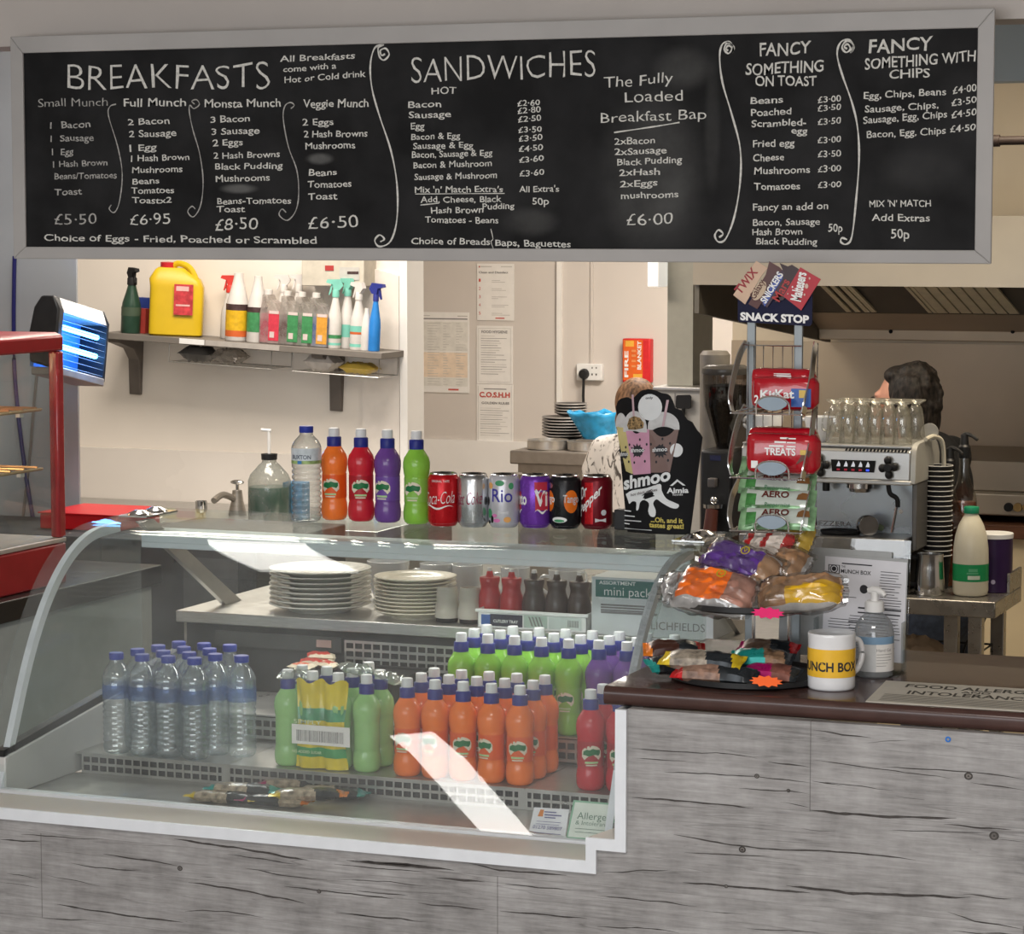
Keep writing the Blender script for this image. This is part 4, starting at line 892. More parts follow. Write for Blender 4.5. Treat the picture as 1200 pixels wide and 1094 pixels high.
chalk_part(P2([('The Fully', 775, 287, 1000, 271, 15, -.004), ('Loaded', 843, 335, 1033, 328, 15, -.004), ('Breakfast Bap', 765, 402, 1108, 388, 14, -.004)]))
chalk_part(P2([('2xBacon', 810, 473, 942, 468, 9), ('2xSausage', 810, 507, 980, 500, 9), ('Black Pudding', 818, 541, 1030, 531, 9), ('2xHash', 825, 575, 958, 570, 9), ('2xEggs', 827, 612, 950, 607, 9), ('mushrooms', 830, 650, 1018, 645, 9), ('\u00a36\u00b700', 850, 737, 1000, 731, 16, -.004)]))
chalk_part(P3([('FANCY', 270, 197, 450, 190, 18, .012), ('SOMETHING', 222, 265, 495, 250, 16, .012), ('ON TOAST', 255, 302, 470, 301, 14, .012)]))
chalk_part(P3([('Beans', 238, 365, 353, 362, 9.5, .012), ('Poached', 240, 408, 382, 402, 9.5, .012), ('Scrambled-', 242, 447, 435, 440, 9.5, .012), ('egg', 383, 470, 438, 470, 9, .012), ('Fried egg', 247, 517, 393, 513, 9.5, .012), ('Cheese', 247, 567, 357, 563, 9.5, .012), ('Mushrooms', 252, 612, 447, 608, 9.5, .012), ('Tomatoes', 250, 668, 413, 665, 9.5, .012)]))
chalk_part(P3([(s, 475, y + 4, 557, y - 2, 8.5) for s, y in zip(['\u00a33\u00b700', '\u00a33\u00b750', '\u00a33\u00b750', '\u00a33\u00b700', '\u00a33\u00b750', '\u00a33\u00b700', '\u00a33\u00b700'], (358, 387, 435, 500, 550, 602, 658))]))
chalk_part(P3([('Fancy an add on', 247, 740, 512, 735, 9.5), ('Bacon, Sausage', 247, 793, 483, 789, 9), ('50p', 512, 815, 562, 813, 11), ('Hash Brown', 245, 827, 420, 823, 9), ('Black Pudding', 258, 858, 473, 861, 9)]))
chalk_part(P3([('FANCY', 655, 187, 878, 174, 18, .014), ('SOMETHING WITH', 640, 244, 1030, 215, 15, .012), ('CHIPS', 727, 277, 868, 269, 12, .012)]))
chalk_part(P3([('Egg, Chips, Beans', 637, 348, 925, 333, 9.5), ('\u00a34\u00b700', 950, 330, 1033, 319, 9.5), ('Sausage, Chips,', 640, 396, 900, 380, 9.5), ('\u00a33\u00b750', 945, 373, 1033, 362, 9.5), ('Sausage, Egg, Chips', 635, 435, 930, 412, 9.5), ('\u00a34\u00b750', 945, 416, 1033, 402, 9.5), ('Bacon, Egg, Chips', 647, 485, 925, 470, 9.5), ('\u00a34\u00b750', 940, 467, 1030, 456, 9.5)]))
chalk_part(P3([("MIX 'N' MATCH", 657, 727, 872, 725, 9), ('Add Extras', 665, 775, 868, 778, 9.5), ('50p', 732, 838, 797, 838, 13)]))
def scroll(pts, wd=.0016, mi=0):
    P = smooth_pts([aY(x, y, YT - .0003) for x, y in pts], 5)
    mb = MB(); vs = []
    for i, p in enumerate(P):
        a = P[max(0, i - 1)]; c = P[min(len(P) - 1, i + 1)]; t_ = (c - a).normalized(); n_ = Vector((-t_.z, 0, t_.x)); ww = wd * (1 + .25 * math.sin(i * .9))
        vs += [p + n_ * ww, p - n_ * ww]
    mb.add(vs, [(2 * i, 2 * i + 1, 2 * i + 3, 2 * i + 2) for i in range(len(P) - 1)])
    return mb.build('chalk_scroll', faint if mi else chalk, bd, smooth=0)
q = lambda l, s, ox=0: [(ox + x / s, y / s) for x, y in l]
scroll(q([(1128, 158), (1118, 162), (1114, 148), (1130, 142), (1140, 160), (1125, 176), (1112, 166), (1108, 140), (1125, 131), (1098, 140), (1085, 190), (1090, 260), (1112, 340), (1145, 440), (1163, 540), (1163, 640), (1145, 705), (1112, 722), (1098, 704), (1112, 688), (1126, 700), (1114, 708)], 2.5))
scroll(q([(160, 178), (152, 170), (162, 160), (174, 172), (160, 188), (146, 172), (158, 150), (180, 165), (172, 186), (178, 170), (165, 148), (140, 155), (130, 200), (140, 290), (172, 400), (202, 520), (202, 640), (182, 760), (152, 838), (126, 850), (113, 828), (126, 808), (142, 822), (128, 834)], 3, 800))
scroll(q([(578, 172), (568, 164), (580, 155), (590, 172), (574, 184), (560, 165), (578, 143), (601, 160), (590, 186), (602, 164), (585, 140), (556, 148), (543, 190), (560, 260), (595, 360), (615, 450), (620, 560), (610, 700), (595, 830), (575, 858), (556, 850), (560, 836), (578, 842)], 3, 800))
for l in ([(340, 305), (322, 312), (318, 340), (345, 430), (358, 510), (350, 590), (335, 622), (320, 612), (326, 600)], [(570, 305), (562, 296), (576, 292), (584, 306), (568, 318), (556, 308), (555, 330), (565, 380), (585, 450), (595, 530), (588, 600), (567, 635), (550, 620), (562, 604), (572, 612)],
          [(852, 318), (862, 308), (850, 300), (834, 312), (830, 350), (845, 430), (870, 500), (875, 570), (866, 618), (842, 645), (818, 630), (826, 612), (838, 622)]): scroll(q(l, 2.5), .0011, 1)
scroll(q([(808, 433), (870, 424), (950, 412), (1022, 400)], 2.79, 430), .0012)
scroll(q([(158, 634), (300, 633), (450, 632)], 2.79, 430), .0007); scroll(q([(175, 670), (235, 664)], 2.79, 430), .0009); scroll(q([(405, 748), (412, 780), (406, 790), (414, 815)], 2.79, 430), .0007)
# ================================================================== on the worktop
ZW = 1.1102
# ---- mug
t = thing('mug', 'white ceramic mug with a broad yellow band and black lettering on the worktop', 'mug', (-1.188, .141, ZW), .0)
mw = pm('white_ceramic', (.74, .745, .76), .18, var=.02, coat=.4)
prof = [(.0001, .004), (.033, .004), (.035, 0), (.0385, .001), (.0405, .005)] + [(.0405, .005 + i * .0107) for i in range(1, 9)] + [(.0408, .0945), (.0400, .0965), (.0385, .0955), (.0378, .090), (.0372, .02), (.034, .009), (.0001, .008)]
MB().lathe(prof, 36, cap=False).build('body', mw, t, smooth=50)
m = MB()
P = [(.039 * 1, 0, .080), (.060, 0, .078), (.069, 0, .062), (.068, 0, .044), (.058, 0, .027), (.039, 0, .020)]
m.tube([Vector(p) for p in smooth_pts(P, 5)], .0052, 10); m.rot(Matrix.Rotation(.98, 4, 'Z')); m.build('handle', mw, t, smooth=60)
m = MB(); wrap_patch(m, .0410, -PI * 1.02, PI * .25, .0235, .0715, 40); yb_ = m.build('band', pm('yellow_print', (.80, .47, .035), .3, var=.03, coat=.3), t)
m = MB(); wrap_text(m, 'MUNCH BOX', .0413, -1.50, .0345, .122, .0150, .030); m.build('lettering', ink, yb_)['label'] = 'bold black lettering'

# ---- hand gel
t = thing('hand_gel_bottle', 'clear round pump bottle of hand gel with white pump and white label', 'hand gel', (*aZ(1026, 794, ZW).xy, ZW)); t.location.y += .03
gel = clear('gel_bottle', (.90, .92, .93), (.55, .58, .60), refl=.09, rough=.05, haze=.24, hazecol=(.80, .83, .85), grain=12)
t.location.y = .292; t.location.x = aY(1024, 780, .292).x
GP = [(.0001, 0), (.028, 0), (.0335, .003), (.0345, .010), (.0345, .078), (.0335, .084), (.030, .096), (.024, .104), (.016, .110), (.0135, .114), (.0135, .118)]
MB().lathe(GP, 28).build('body', gel, t, smooth=50)
m = MB(); m.lathe([(.0165, .114), (.0172, .116), (.0165, .131), (.014, .133), (.0001, .133)], 24); m.build('collar', white, t)
m = MB(); m.lathe([(.0065, .133), (.0065, .148), (.0001, .148)], 16); m.tube([(-.012, 0, .1495), (-.004, 0, .152), (.006, 0, .151), (.017, -.006, .147), (.021, -.008, .143)], [.005, .0068, .0066, .0048, .0035], 10); m.build('pump', white, t)['label'] = 'white pump head'
m = MB(); wrap_patch(m, .0347, -PI / 2 - .55 + .9, -PI / 2 + 1.9, .012, .060, 16)
lb = m.build('label', paper, t)
m.v, m.f, m.mi = [], [], []; wrap_patch(m, .0347, -PI / 2 - .65, -PI / 2 + 1.9, .060, .073, 18); wrap_patch(m, .0347, -PI / 2 - .65, -PI / 2 + .35, .012, .0598, 12, 1)
m.build('label_band', [pm('pale_blue_label', (.22, .36, .52), .4), pm('pale_label', (.62, .63, .63), .5)], t)['label'] = 'pale blue label band'
m = MB(); wrap_text(m, 'Hand Gel', .0350, -PI / 2 + .80, .0475, .030, .0052)
for k in range(5): wrap_patch(m, .0350, -PI / 2 + .37, -PI / 2 + [1.3, 1.2, 1.25, 1.0, .9][k], .042 - k * .005, .0428 - k * .005, 6)
m.build('lettering', inkgrey, lb)

# ---- acrylic menu holder with printed menus
t = thing('menu_holder', 'clear acrylic stand holding printed white menu sheets behind the mug', 'menu stand', (0, 0, 0))
acr = clear('acrylic', (.95, .96, .96), (.62, .66, .66), refl=.06, rough=.04)
YM = .36; lean = .10
bl, br_ = aY(958, 790, YM).x, aY(1062, 790, YM).x
def mp_(u, h, d=0): return Vector((bl + (br_ - bl) * u, YM + lean * h + d, ZW + h))
m = MB(); m.add([mp_(0, .001), mp_(1, .001), mp_(1, .23), mp_(0, .23), mp_(0, .001, .003), mp_(1, .001, .003), mp_(1, .23, .003), mp_(0, .23, .003)], [(0, 1, 2, 3), (7, 6, 5, 4), (0, 4, 5, 1), (1, 5, 6, 2), (2, 6, 7, 3), (3, 7, 4, 0)])
m.box((bl, YM - .07, ZW), (br_, YM - .006, ZW + .003)); m.box((br_ - .003, YM - .03, ZW + .003), (br_, YM - .004, ZW + .09)); m.box((bl, YM - .03, ZW + .003), (bl + .003, YM - .004, ZW + .09))
m.build('stand', acr, t, smooth=0)
def sheet(u0, u1, h0, h1, d, tilt, name='menu_sheet', mat_=paper, parent=t):
    mm = MB(); a, bq, c, e = mp_(u0, h0, d), mp_(u1, h0 - tilt, d), mp_(u1, h1 - tilt, d), mp_(u0, h1, d)
    of = Vector((0, .0012, 0)); mm.add([a, bq, c, e, a + of, bq + of, c + of, e + of], [(0, 1, 2, 3), (7, 6, 5, 4), (0, 4, 5, 1), (1, 5, 6, 2), (2, 6, 7, 3), (3, 7, 4, 0)])
    return mm.build(name, mat_, parent, smooth=0), a, bq, e
greys = pm('grey_card', (.36, .37, .37), .7, var=.03)
h_of = lambda py, px=1000: aY(px, py, YM + .02).z - ZW
sheet(-.45, .80, .02, h_of(642), -.0045, .004, 'backing_card', greys); sheet(.02, .985, .02, h_of(649), -.0062, .004, 'backing_card', greys)
mmat = pm('menu_paper', (.66, .66, .70), .6, var=.02)
so, A_, B_, E_ = sheet(.055, .975, .02, h_of(652), -.0080, .005, 'menu_sheet', mmat)
ux = (B_ - A_); W_ = ux.length; ux.normalize(); uz = (E_ - A_); H_ = uz.length; uz.normalize(); off = Vector((0, -.0006, 0))
def S(u, v): return A_ + ux * (u * W_) + uz * (v * H_) + off
def bar_(m, u0, v0, u1, th, mi=0): 
    m.add([S(u0, v0), S(u1, v0), S(u1, v0 + th), S(u0, v0 + th)], [(0, 1, 2, 3)], mi)
m = MB()
put_text(m, 'MUNCH BOX', S(.20, .845), ux, uz, W_ * .37, .0068, .015); put_text(m, 'THE', S(.205, .90), ux, uz, W_ * .05, .0035, .01)
bar_(m, .21, .935, .58, .012)
for k, (r0, r1) in enumerate(((.0075, .0058), (.0042, .0))):
    c = S(.115, .88); n = 20
    if r1: m.add([c + ux * (r * math.cos(2 * PI * i / n)) + uz * (r * math.sin(2 * PI * i / n)) for r in (r0, r1) for i in range(n)], [(i, (i + 1) % n, n + (i + 1) % n, n + i) for i in range(n)])
    else: m.add([c + ux * (r0 * math.cos(2 * PI * i / n)) + uz * (r0 * math.sin(2 * PI * i / n)) for i in range(n)], [tuple(range(n))])
for (u0, v0, u1, th) in ((.045, .835, .185, .006), (.045, .915, .185, .006)): bar_(m, u0, v0, u1, th)
for u in (.045, .175): bar_(m, u, .835, u + .012, .086)
c = S(.49, .70); n = 24; m.add([c + ux * (.0075 * math.cos(2 * PI * i / n)) + uz * (.0078 * math.sin(2 * PI * i / n)) for i in range(n)], [tuple(range(n))])
random.seed(3)
def para(u0, v0, n, w0, w1, dv=.028, th=.006):
    for k in range(n): bar_(m, u0 + random.uniform(0, .03), v0 - dv * k, random.uniform(w0, w1), th)
bar_(m, .055, .795, .22, .008, 1); bar_(m, .05, .755, .27, .012); para(.05, .725, 2, .28, .32); bar_(m, .09, .665, .26, .013); para(.1, .635, 2, .3, .42); bar_(m, .22, .565, .30, .012)
para(.68, .885, 1, .93, .94); para(.66, .855, 13, .86, .96, .0275); para(.40, .505, 1, .95, .96, .028, .015); para(.42, .46, 1, .94, .95, .028, .013); para(.30, .425, 3, .90, .96); para(.30, .36, 10, .8, .95)
para(.06, .38, 4, .32, .44); para(.03, .25, 8, .2, .40)
m.build('print', [ink, inkgrey], so, smooth=0)

# ---- allergen notice lying on the worktop
q = [aZ(1010, 822, ZW), aZ(1043, 795, ZW), aZ(1200, 808, ZW), aZ(1200, 832, ZW)]
c0, c1_ = q[0], q[1]; dx = .32
c0 = Vector((-1.100, .030, ZW)); wv_ = Vector((1, .012, 0)); dv_ = (Vector((-1.118, .245, ZW)) - c0)
m = MB(); A = [c0, c0 + wv_ * dx, c0 + wv_ * dx + dv_, c0 + dv_]; m.add(A + [a + Vector((0, 0, .0012)) for a in A], [(3, 2, 1, 0), (4, 5, 6, 7), (0, 1, 5, 4), (1, 2, 6, 5), (2, 3, 7, 6), (3, 0, 4, 7)])
al = tag(m.build('allergen_notice', pm('laminated_paper', (.56, .53, .46), .5, var=.03), smooth=0), 'laminated paper notice about food allergies lying flat on the worktop right of the mug', 'notice')
m = MB(); up = dv_.normalized()
def nt(s, u, v, w_, cp): put_text(m, s, c0 + wv_ * (dx * u) + dv_ * v + Vector((0, 0, .0015)), wv_.normalized(), up, w_, cp, .02)
nt('FOOD ALLERGIES', .13, .74, .245, .032); nt('AND', .44, .625, .05, .016); nt('INTOLERANCES', .17, .44, .225, .032)
for k in range(6):
    o_ = c0 + wv_ * (dx * .06) + dv_ * (.36 - k * .055) + Vector((0, 0, .0015)); L_ = dx * random.uniform(.7, .9)
    m.add([o_, o_ + wv_ * L_, o_ + wv_ * L_ + up * .003, o_ + up * .003], [(0, 1, 2, 3)])
m.build('lettering', pm('faded_ink', (.05, .047, .04), .6), al, smooth=0)

# ---- snack stand
SX, SY = -1.337, .33
zsil = pm('stand_silver', (.27, .30, .315), .45, .3, var=.05)
stand = thing('snack_stand', 'tall wire snack stand with navy header sign, pockets and two round black trays', 'snack stand', (0, 0, 0))
dr = .137; dc = (-1.347, .187)
def disc(z, r, nm):
    m = MB(); m.lathe([(.0001, z), (r * .93, z), (r, z + .004), (r, z + .013), (r * .985, z + .013), (r * .975, z + .006), (r * .90, z + .004), (.0001, z + .004)], 44, (dc[0], dc[1], 0)); return m.build(nm, black, stand, smooth=40)
ZD1, ZD2 = ZW, aY(870, 719, .05).z - .004
disc(ZD1, dr, 'round_tray'); disc(ZD2, dr * .97, 'round_tray')
m = MB(); px0 = aY(880, 500, SY).x; px1 = aY(935, 500, SY).x
for x in (px0, px1): m.box((x - .0075, SY - .004, ZW + .004), (x + .0075, SY + .004, aY(900, 360, SY).z))
m.build('upright', zsil, stand, smooth=0) if False else None
for x in (px0, px1): MB().box((x - .0075, SY - .004, ZW), (x + .0075, SY + .004, aY(900, 360, SY).z)).build('upright', zsil, stand, bevel=.001)
for x in (dc[0] - .02, dc[0] + .045): MB().tube([(x, dc[1] + .09, ZD1 + .005), (x, dc[1] + .09, ZD2)], .0035, 8).build('tray_post', chrome, stand)
badge = pm('badge_grey', (.27, .335, .40), .6, 0, var=.02)
def pocket(zb, tall, yf=.215, yb2=.318):
    m = MB(); x0, x1 = aY(866, 480, .27).x + .002, aY(949, 480, .27).x; r = .0016
    zt = zb + tall
    # side bands, one each
    for x, s in ((x0, -1), (x1, 1)):
        b_ = MB(); P = smooth_pts([(x, yb2 - .012, zt), (x + .004 * s, yb2 - .04, zt - .022), (x + .007 * s, yf + .035, zb + .055), (x + .005 * s, yf + .012, zb + .022), (x, yf + .012, zb - .002)], 4)
        vs = []
        for p in P: vs += [p + Vector((-.001, -.012, .004)), p + Vector((.001, -.012, .004)), p + Vector((.001, .012, -.004)), p + Vector((-.001, .012, -.004))]
        fs = []
        for i in range(len(P) - 1):
            for k in range(4): fs.append((4 * i + k, 4 * i + (k + 1) % 4, 4 * i + 4 + (k + 1) % 4, 4 * i + 4 + k))
        b_.add(vs, fs + [(0, 1, 2, 3), tuple(len(vs) - 4 + k for k in range(4))[::-1]]); b_.tube([(x, yb2, zt), (x, yb2, zb), (x, yf, zb - .002)], r, 6)
        b_.build('side_band', chrome, stand)
    for k in range(5):
        x = px0 + .008 + (px1 - px0 - .016) * k / 4
        m.tube([(x, yb2, zt - .006), (x, yb2, zb), (x, yf, zb - .002)], .0011, 6)
    m.tube([(px0 - .008, yb2, zt - .006), (px1 + .008, yb2, zt - .006)], .0013, 6); m.tube([(x0, yf, zb - .002), (x1, yf, zb - .002)], .0018, 6)
    m.build('wire_basket', chrome, stand)
    xm = (x0 + x1) / 2 + .013
    zb += .003
    m = MB(); m.tube(smooth_pts([(xm - .030, yf - .002, zb - .006), (xm - .029, yf - .004, zb + .012), (xm - .018, yf - .005, zb + .023), (xm, yf - .005, zb + .026), (xm + .018, yf - .005, zb + .023), (xm + .029, yf - .004, zb + .012), (xm + .030, yf - .002, zb - .006)], 4), .0017, 7)
    fr_ = m.build('badge_frame', chrome, stand)
    m = MB(); n = 24
    def lens(t_): a = 2 * PI * t_; return (.026 * math.cos(a), .0125 * math.sin(a) * (1 - .25 * abs(math.cos(a)) ** 2))
    m.prism([(xm + lens(i / n)[0], zb + .0135 + lens(i / n)[1]) for i in range(n)], yf - .0052, yf - .0035, 'y'); m.build('badge', badge, fr_)['label'] = 'grey pointed oval badge'
zp = [aY(905, 481, .27).z, aY(905, 556, .27).z, aY(905, 618, .27).z]
for z in zp: pocket(z, .118 if z != zp[2] else .10)
# header sign
navy = pm('navy_sign', (.006, .007, .034), .5, var=.06, spec=.15)
YS = .322
def Q(px, py, y=YS): p = aY(px, py, y); return (p.x, p.z)
hd = MB(); c_ = [Q(866, 335), Q(864.5, 339), Q(864.5, 374), Q(866.5, 377), Q(949, 382), Q(951.5, 379), Q(952, 341), Q(950, 338)]
hd.prism(c_, YS, YS + .004, 'y'); hs = hd.build('header_sign', navy, stand, smooth=0); hs['label'] = 'navy header sign'
m = MB()
def sign_text(m, s, x0, y0, x1, y1, cp, mi=0, bold=.02, yy=YS - .0008, up=None):
    a, b_ = aY(x0, y0, yy), aY(x1, y1, yy); d = (b_ - a); L_ = d.length; d.normalize(); u = Vector((-d.z, 0, d.x)); u = Vector((0, 0, 1)) if up is None else u
    put_text(m, s, a, d, u, L_, (aY(x0, y0 - cp, yy) - a).length, bold, mi)
sign_text(m, 'SNACK STOP', 867.5, 374.5, 948, 378.5, 8.5, bold=.045); m.build('lettering', white, hs, smooth=0)['label'] = 'white capital lettering'
Z = lambda l: [Q(850 + x / 10, 300 + y / 10) for x, y in l]
wr = [('yellow_print_bar', [(95, 455), (320, 120), (365, 55), (500, 140), (430, 225), (235, 565)], pm('biscuit_gold', (.62, .44, .32), .5), 'TWIX', (175, 455, 385, 185), 9, pm('twist_red', (.30, .02, .03), .4), .004),
      ('brown_print_bar', [(275, 560), (480, 215), (520, 60), (640, 130), (690, 185), (480, 470), (380, 620)], pm('cocoa_brown', (.085, .025, .022), .35), 'Galaxy', (345, 510, 465, 300), 7, pm('script_brown', (.10, .03, .02), .4), .0),
      ('cocoa_print_bar', [(430, 560), (640, 190), (690, 150), (770, 210), (560, 510), (500, 600)], pm('dark_navy_cocoa', (.045, .018, .035), .35), 'SNICKERS', (470, 560, 680, 215), 7, white, .008),
      ('black_print_bar', [(590, 540), (700, 200), (645, 80), (740, 120), (790, 100), (900, 170), (850, 320), (690, 510)], pm('black_red_wrap', (.030, .010, .012), .35), 'Mars', (630, 540, 760, 300), 9, pm('mars_red', (.42, .03, .03), .4), .0),
      ('red_print_bag', [(690, 470), (890, 130), (1130, 270), (900, 635)], pm('bag_red', (.42, .012, .025), .35), 'Maltesers', (880, 535, 950, 200), 11, white, .012)]
for i, (nm, poly, mt_, tx_, (x0, y0, x1, y1), cp, tm, bd_) in enumerate(wr):
    m = MB(); m.prism(Z(poly), YS - .0020 - .0011 * i, YS - .0004 - .0011 * i, 'y')
    o = m.build('printed_wrapper', mt_, hs, smooth=0); o['label'] = ['gold', 'brown', 'dark cocoa', 'black', 'red'][i] + ' printed chocolate wrapper'
    yy = YS - .0026 - .0011 * i; m = MB()
    if i == 1:
        cxy = (405, 405); el = []
        for k in range(20):
            a = 2 * PI * k / 20; u, v = 125 * math.cos(a), 62 * math.sin(a); ang = -1.03
            el.append((cxy[0] + u * math.cos(ang) - v * math.sin(ang), cxy[1] + u * math.sin(ang) + v * math.cos(ang)))
        m.prism(Z(el), yy - .0004, yy, 'y', 1); yy -= .0008
    if i == 2:
        m.prism(Z([(470, 590), (690, 250), (640, 190), (440, 520)]), yy - .0004, yy, 'y', 1); yy -= .0008
    if i == 4:
        for (cx_, cy_, rr) in ((965, 350, 30), (1000, 260, 14), (940, 450, 14), (800, 360, 12), (745, 440, 10)): m.prism(Z([(cx_ + rr * .7 * math.cos(2 * PI * k / 12), cy_ + rr * math.sin(2 * PI * k / 12)) for k in range(12)]), yy - .0004, yy, 'y', 1 if rr != 12 else 0)
        yy -= .0008
    sign_text(m, tx_, 850 + x0 / 10, 300 + y0 / 10, 850 + x1 / 10, 300 + y1 / 10, cp * 1.12, yy=yy, bold=bd_ + .02, up=1)
    m.build('print', [tm, [white, pm('cream_oval', (.55, .42, .30), .4), pm('snack_blue', (.05, .09, .36), .35), white, pm('pale_spot', (.62, .45, .38), .4)][i]], o, smooth=0)

# ---- packs in the stand pockets
redw = pm('red_multipack', (.42, .006, .016), .18, var=.08, coat=.6)
def multipack(label, px0_, py0_, px1_, py1_, zb, yf, seed, deco):
    a, b_ = aY(px0_, py1_, yf), aY(px1_, py1_, yf); top = aY(px0_, py0_, yf).z; L_ = b_.x - a.x; H_ = top - zb - .004
    m = MB(); nu, nv = 16, 10; T = .052
    # soft block: rounded rectangle section swept across, pinched at both ends
    sec = [];
    for k in range(20):
        a_ = 2 * PI * k / 20; c, s = math.cos(a_), math.sin(a_)
        sec.append((T / 2 * math.copysign(abs(c) ** .42, c), H_ / 2 * math.copysign(abs(s) ** .42, s)))
    ring = []
    for i in range(nu + 1):
        u = i / nu * 2 - 1; k_ = max(.30, (1 - abs(u) ** 9) ** .35) if abs(u) < 1 else .12
        for j, (y, z) in enumerate(sec):
            n_ = mnoise.noise((u * 3 + seed, y * 60, z * 60))
            ring.append((u * L_ / 2, y * (k_ if abs(u) > .86 else 1) * (1 + .06 * n_), z * (.55 + .45 * k_) + .0015 * n_))
    m.add(ring, [(i * 20 + j, i * 20 + (j + 1) % 20, (i + 1) * 20 + (j + 1) % 20, (i + 1) * 20 + j) for i in range(nu) for j in range(20)] + [tuple(range(20))[::-1], tuple(nu * 20 + j for j in range(20))])
    o = m.build('snack_multipack', redw, smooth=50); o.location = ((a.x + b_.x) / 2, yf + T / 2, zb + H_ / 2 + .004)
    tag(o, label, 'snack pack'); m = MB(); deco(m, L_, H_, -T / 2 - .0012); m.build('print', [white, pm('pack_blue', (.03, .10, .36), .3), pm('pack_gold', (.62, .42, .08), .3), pm('pack_brown', (.12, .035, .02), .35)], o, smooth=0); return o
def bx(m, x0, z0, x1, z1, y, mi=0): m.quad((x0, y, z0), (x1, y, z0), (x1, y, z1), (x0, y, z1), mi)
def deco1(m, L, H, y):
    bx(m, L * .14, -H * .40, L * .44, H * .16, y, 1); bx(m, L * .26, -H * .12, L * .40, H * .12, y - .0003, 2)
    for k in range(3): put_text(m, 'Kit', (-L * .33, y - .0004, -H * .16), (1, 0, 0), (0, 0, 1), .030, .014, .03) if k == 0 else None
    put_text(m, 'Kat', (-L * .10, y - .0004, -H * .13), (1, 0, 0), (0, 0, 1), .034, .014, .03); put_text(m, '2', (-L * .42, y - .0004, -H * .30), (1, 0, 0), (0, 0, 1), .008, .013, .03)
    for k in range(4): bx(m, -L * .06, H * .30 + k * .004, L * .12, H * .30 + k * .004 + .0018, y + .004 + k * .0015)
    for k in range(2): bx(m, -L * .18, H * .52 + k * .003, L * .08, H * .52 + k * .003 + .0012, y + .022)
def deco2(m, L, H, y):
    for k in range(3): bx(m, -L * .14 + .01 * k, H * .18 + k * .007, L * .06 + .004 * k, H * .18 + k * .007 + .003, y - .0003)
    for k in range(3): bx(m, L * .10, H * .18 + k * .007, L * .22, H * .18 + k * .007 + .0022, y - .0003)
    put_text(m, 'TREATS', (-L * .20, y - .0004, -H * .02), (1, 0, 0), (0, 0, 1), L * .42, .012, .03)
    bx(m, -L * .38, -H * .36, -L * .29, -H * .18, y); m.prism([(L * .22, -H * .25), (L * .40, -H * .05), (L * .44, H * .10), (L * .34, H * .12)], y - .0004, y, 'y', 3); m.prism([(L * .28, H * .0), (L * .36, H * .0), (L * .36, H * .12), (L * .28, H * .12)], y - .0008, y - .0005, 'y', 2)
multipack('red chocolate multipack with a blue corner in the top pocket of the snack stand', 878, 441, 955, 478, zp[0], .238, 1, deco1)
def deco0(m, L, H, y):
    for k in range(2): bx(m, -L * .05, H * .30 + k * .004, L * .15, H * .30 + k * .004 + .0018, y - .0003)
multipack('plain red chocolate multipack standing at the back of the top pocket', 876, 431, 952, 476, zp[0], .290 - .024, 5, deco0).location.y = .2915
multipack('red treats bag with white square mark in the middle pocket of the snack stand', 870, 507, 957, 553, zp[1], .238, 2, deco2)
multipack('red treats bag standing behind the front one in the middle pocket', 872, 500, 955, 553, zp[1], .266, 3, deco0).location.y = .2915
mint = pm('mint_wrapper', (.20, .36, .19), .2, .15, var=.35, scale=40, coat=.5); mintw = pm('pale_mint_wrapper', (.50, .56, .51), .2, .15, var=.05, coat=.5); leafd = pm('leaf_dark', (.05, .20, .05), .25, var=.3, scale=60, coat=.4)
brn = pm('choc_brown', (.10, .02, .014), .3)
for i, (py, dz) in enumerate(((609, 0), (588, 0), (568, 0), (553, 0))):
    c = aY(911, py, .232 + i * .018)
    L_, W_2 = .138, .044
    def mo(u, v, s): return 0 if (abs(u) > .80 or v < -.50 - .2 * abs(u)) else (2 if u < -.55 and v < .4 else 1)
    m = MB().pillow(L_, W_2, .013, 22, 8, seed=i + 20, wr=.0015, crimp=.07, mat_of=mo)
    o = m.build('chocolate_bar', [mint, mintw, leafd]); o.location = (c.x, c.y, c.z + .002); o.rotation_euler = (1.12, .03 * (i - 1), .0)
    tag(o, 'pale green mint chocolate bar in the lowest pocket, ' + ['frontmost behind the oval badge', 'second from the front', 'third from the front', 'at the back of the pocket'][i], 'chocolate bar', 'mint chocolate bars in the snack stand')
    m = MB(); put_text(m, 'AERO', (-.028, .004, .0078), (1, 0, 0), (0, 1, 0), .050, .011, .03); put_text(m, 'Peppermint', (-.020, -.0135, .0074), (1, 0, 0), (0, 1, 0), .046, .0075, .004, 1)
    m.prism([(.036, .001), (.060, .001), (.058, .012), (.046, .014), (.038, .010)], .0072, .0076, 'z', 2)
    m.build('print', [brn, pm('mint_ink', (.03, .16, .06), .4), pm('choc_piece', (.16, .07, .02), .35)], o, smooth=0)

# ---- bagged bakes on the upper tray
def bake(name, label, px, py, z, y, L, W, T, rz, rx, cols, mo, seed):
    p = aY(px, py, y); o = MB().pillow(L, W, T * 1.1, 40, 20, seed=seed, wr=.006, crimp=.06, mat_of=mo, puff=.9).build(name, cols); o.location = (p.x, y, p.z); o.rotation_euler = (rx, {63: .22, 41: .10, 52: -.12}.get(seed, 0), rz)
    tag(o, label, 'snack bag', 'bagged bakes on the upper tray'); return o
film = clear('bag_film', (.93, .94, .94), (.6, .6, .6), refl=.09, rough=.10, haze=.035, hazecol=(.62, .52, .46), grain=25)
pastry = pm('pastry', (.40, .22, .11), .45, var=.30, scale=22, coat=.5); pinkp = pm('pink_pastry', (.42, .21, .16), .4, var=.3, scale=25, coat=.6)
silv = pm('silver_back', (.55, .54, .54), .3, .3, var=.15, scale=40)
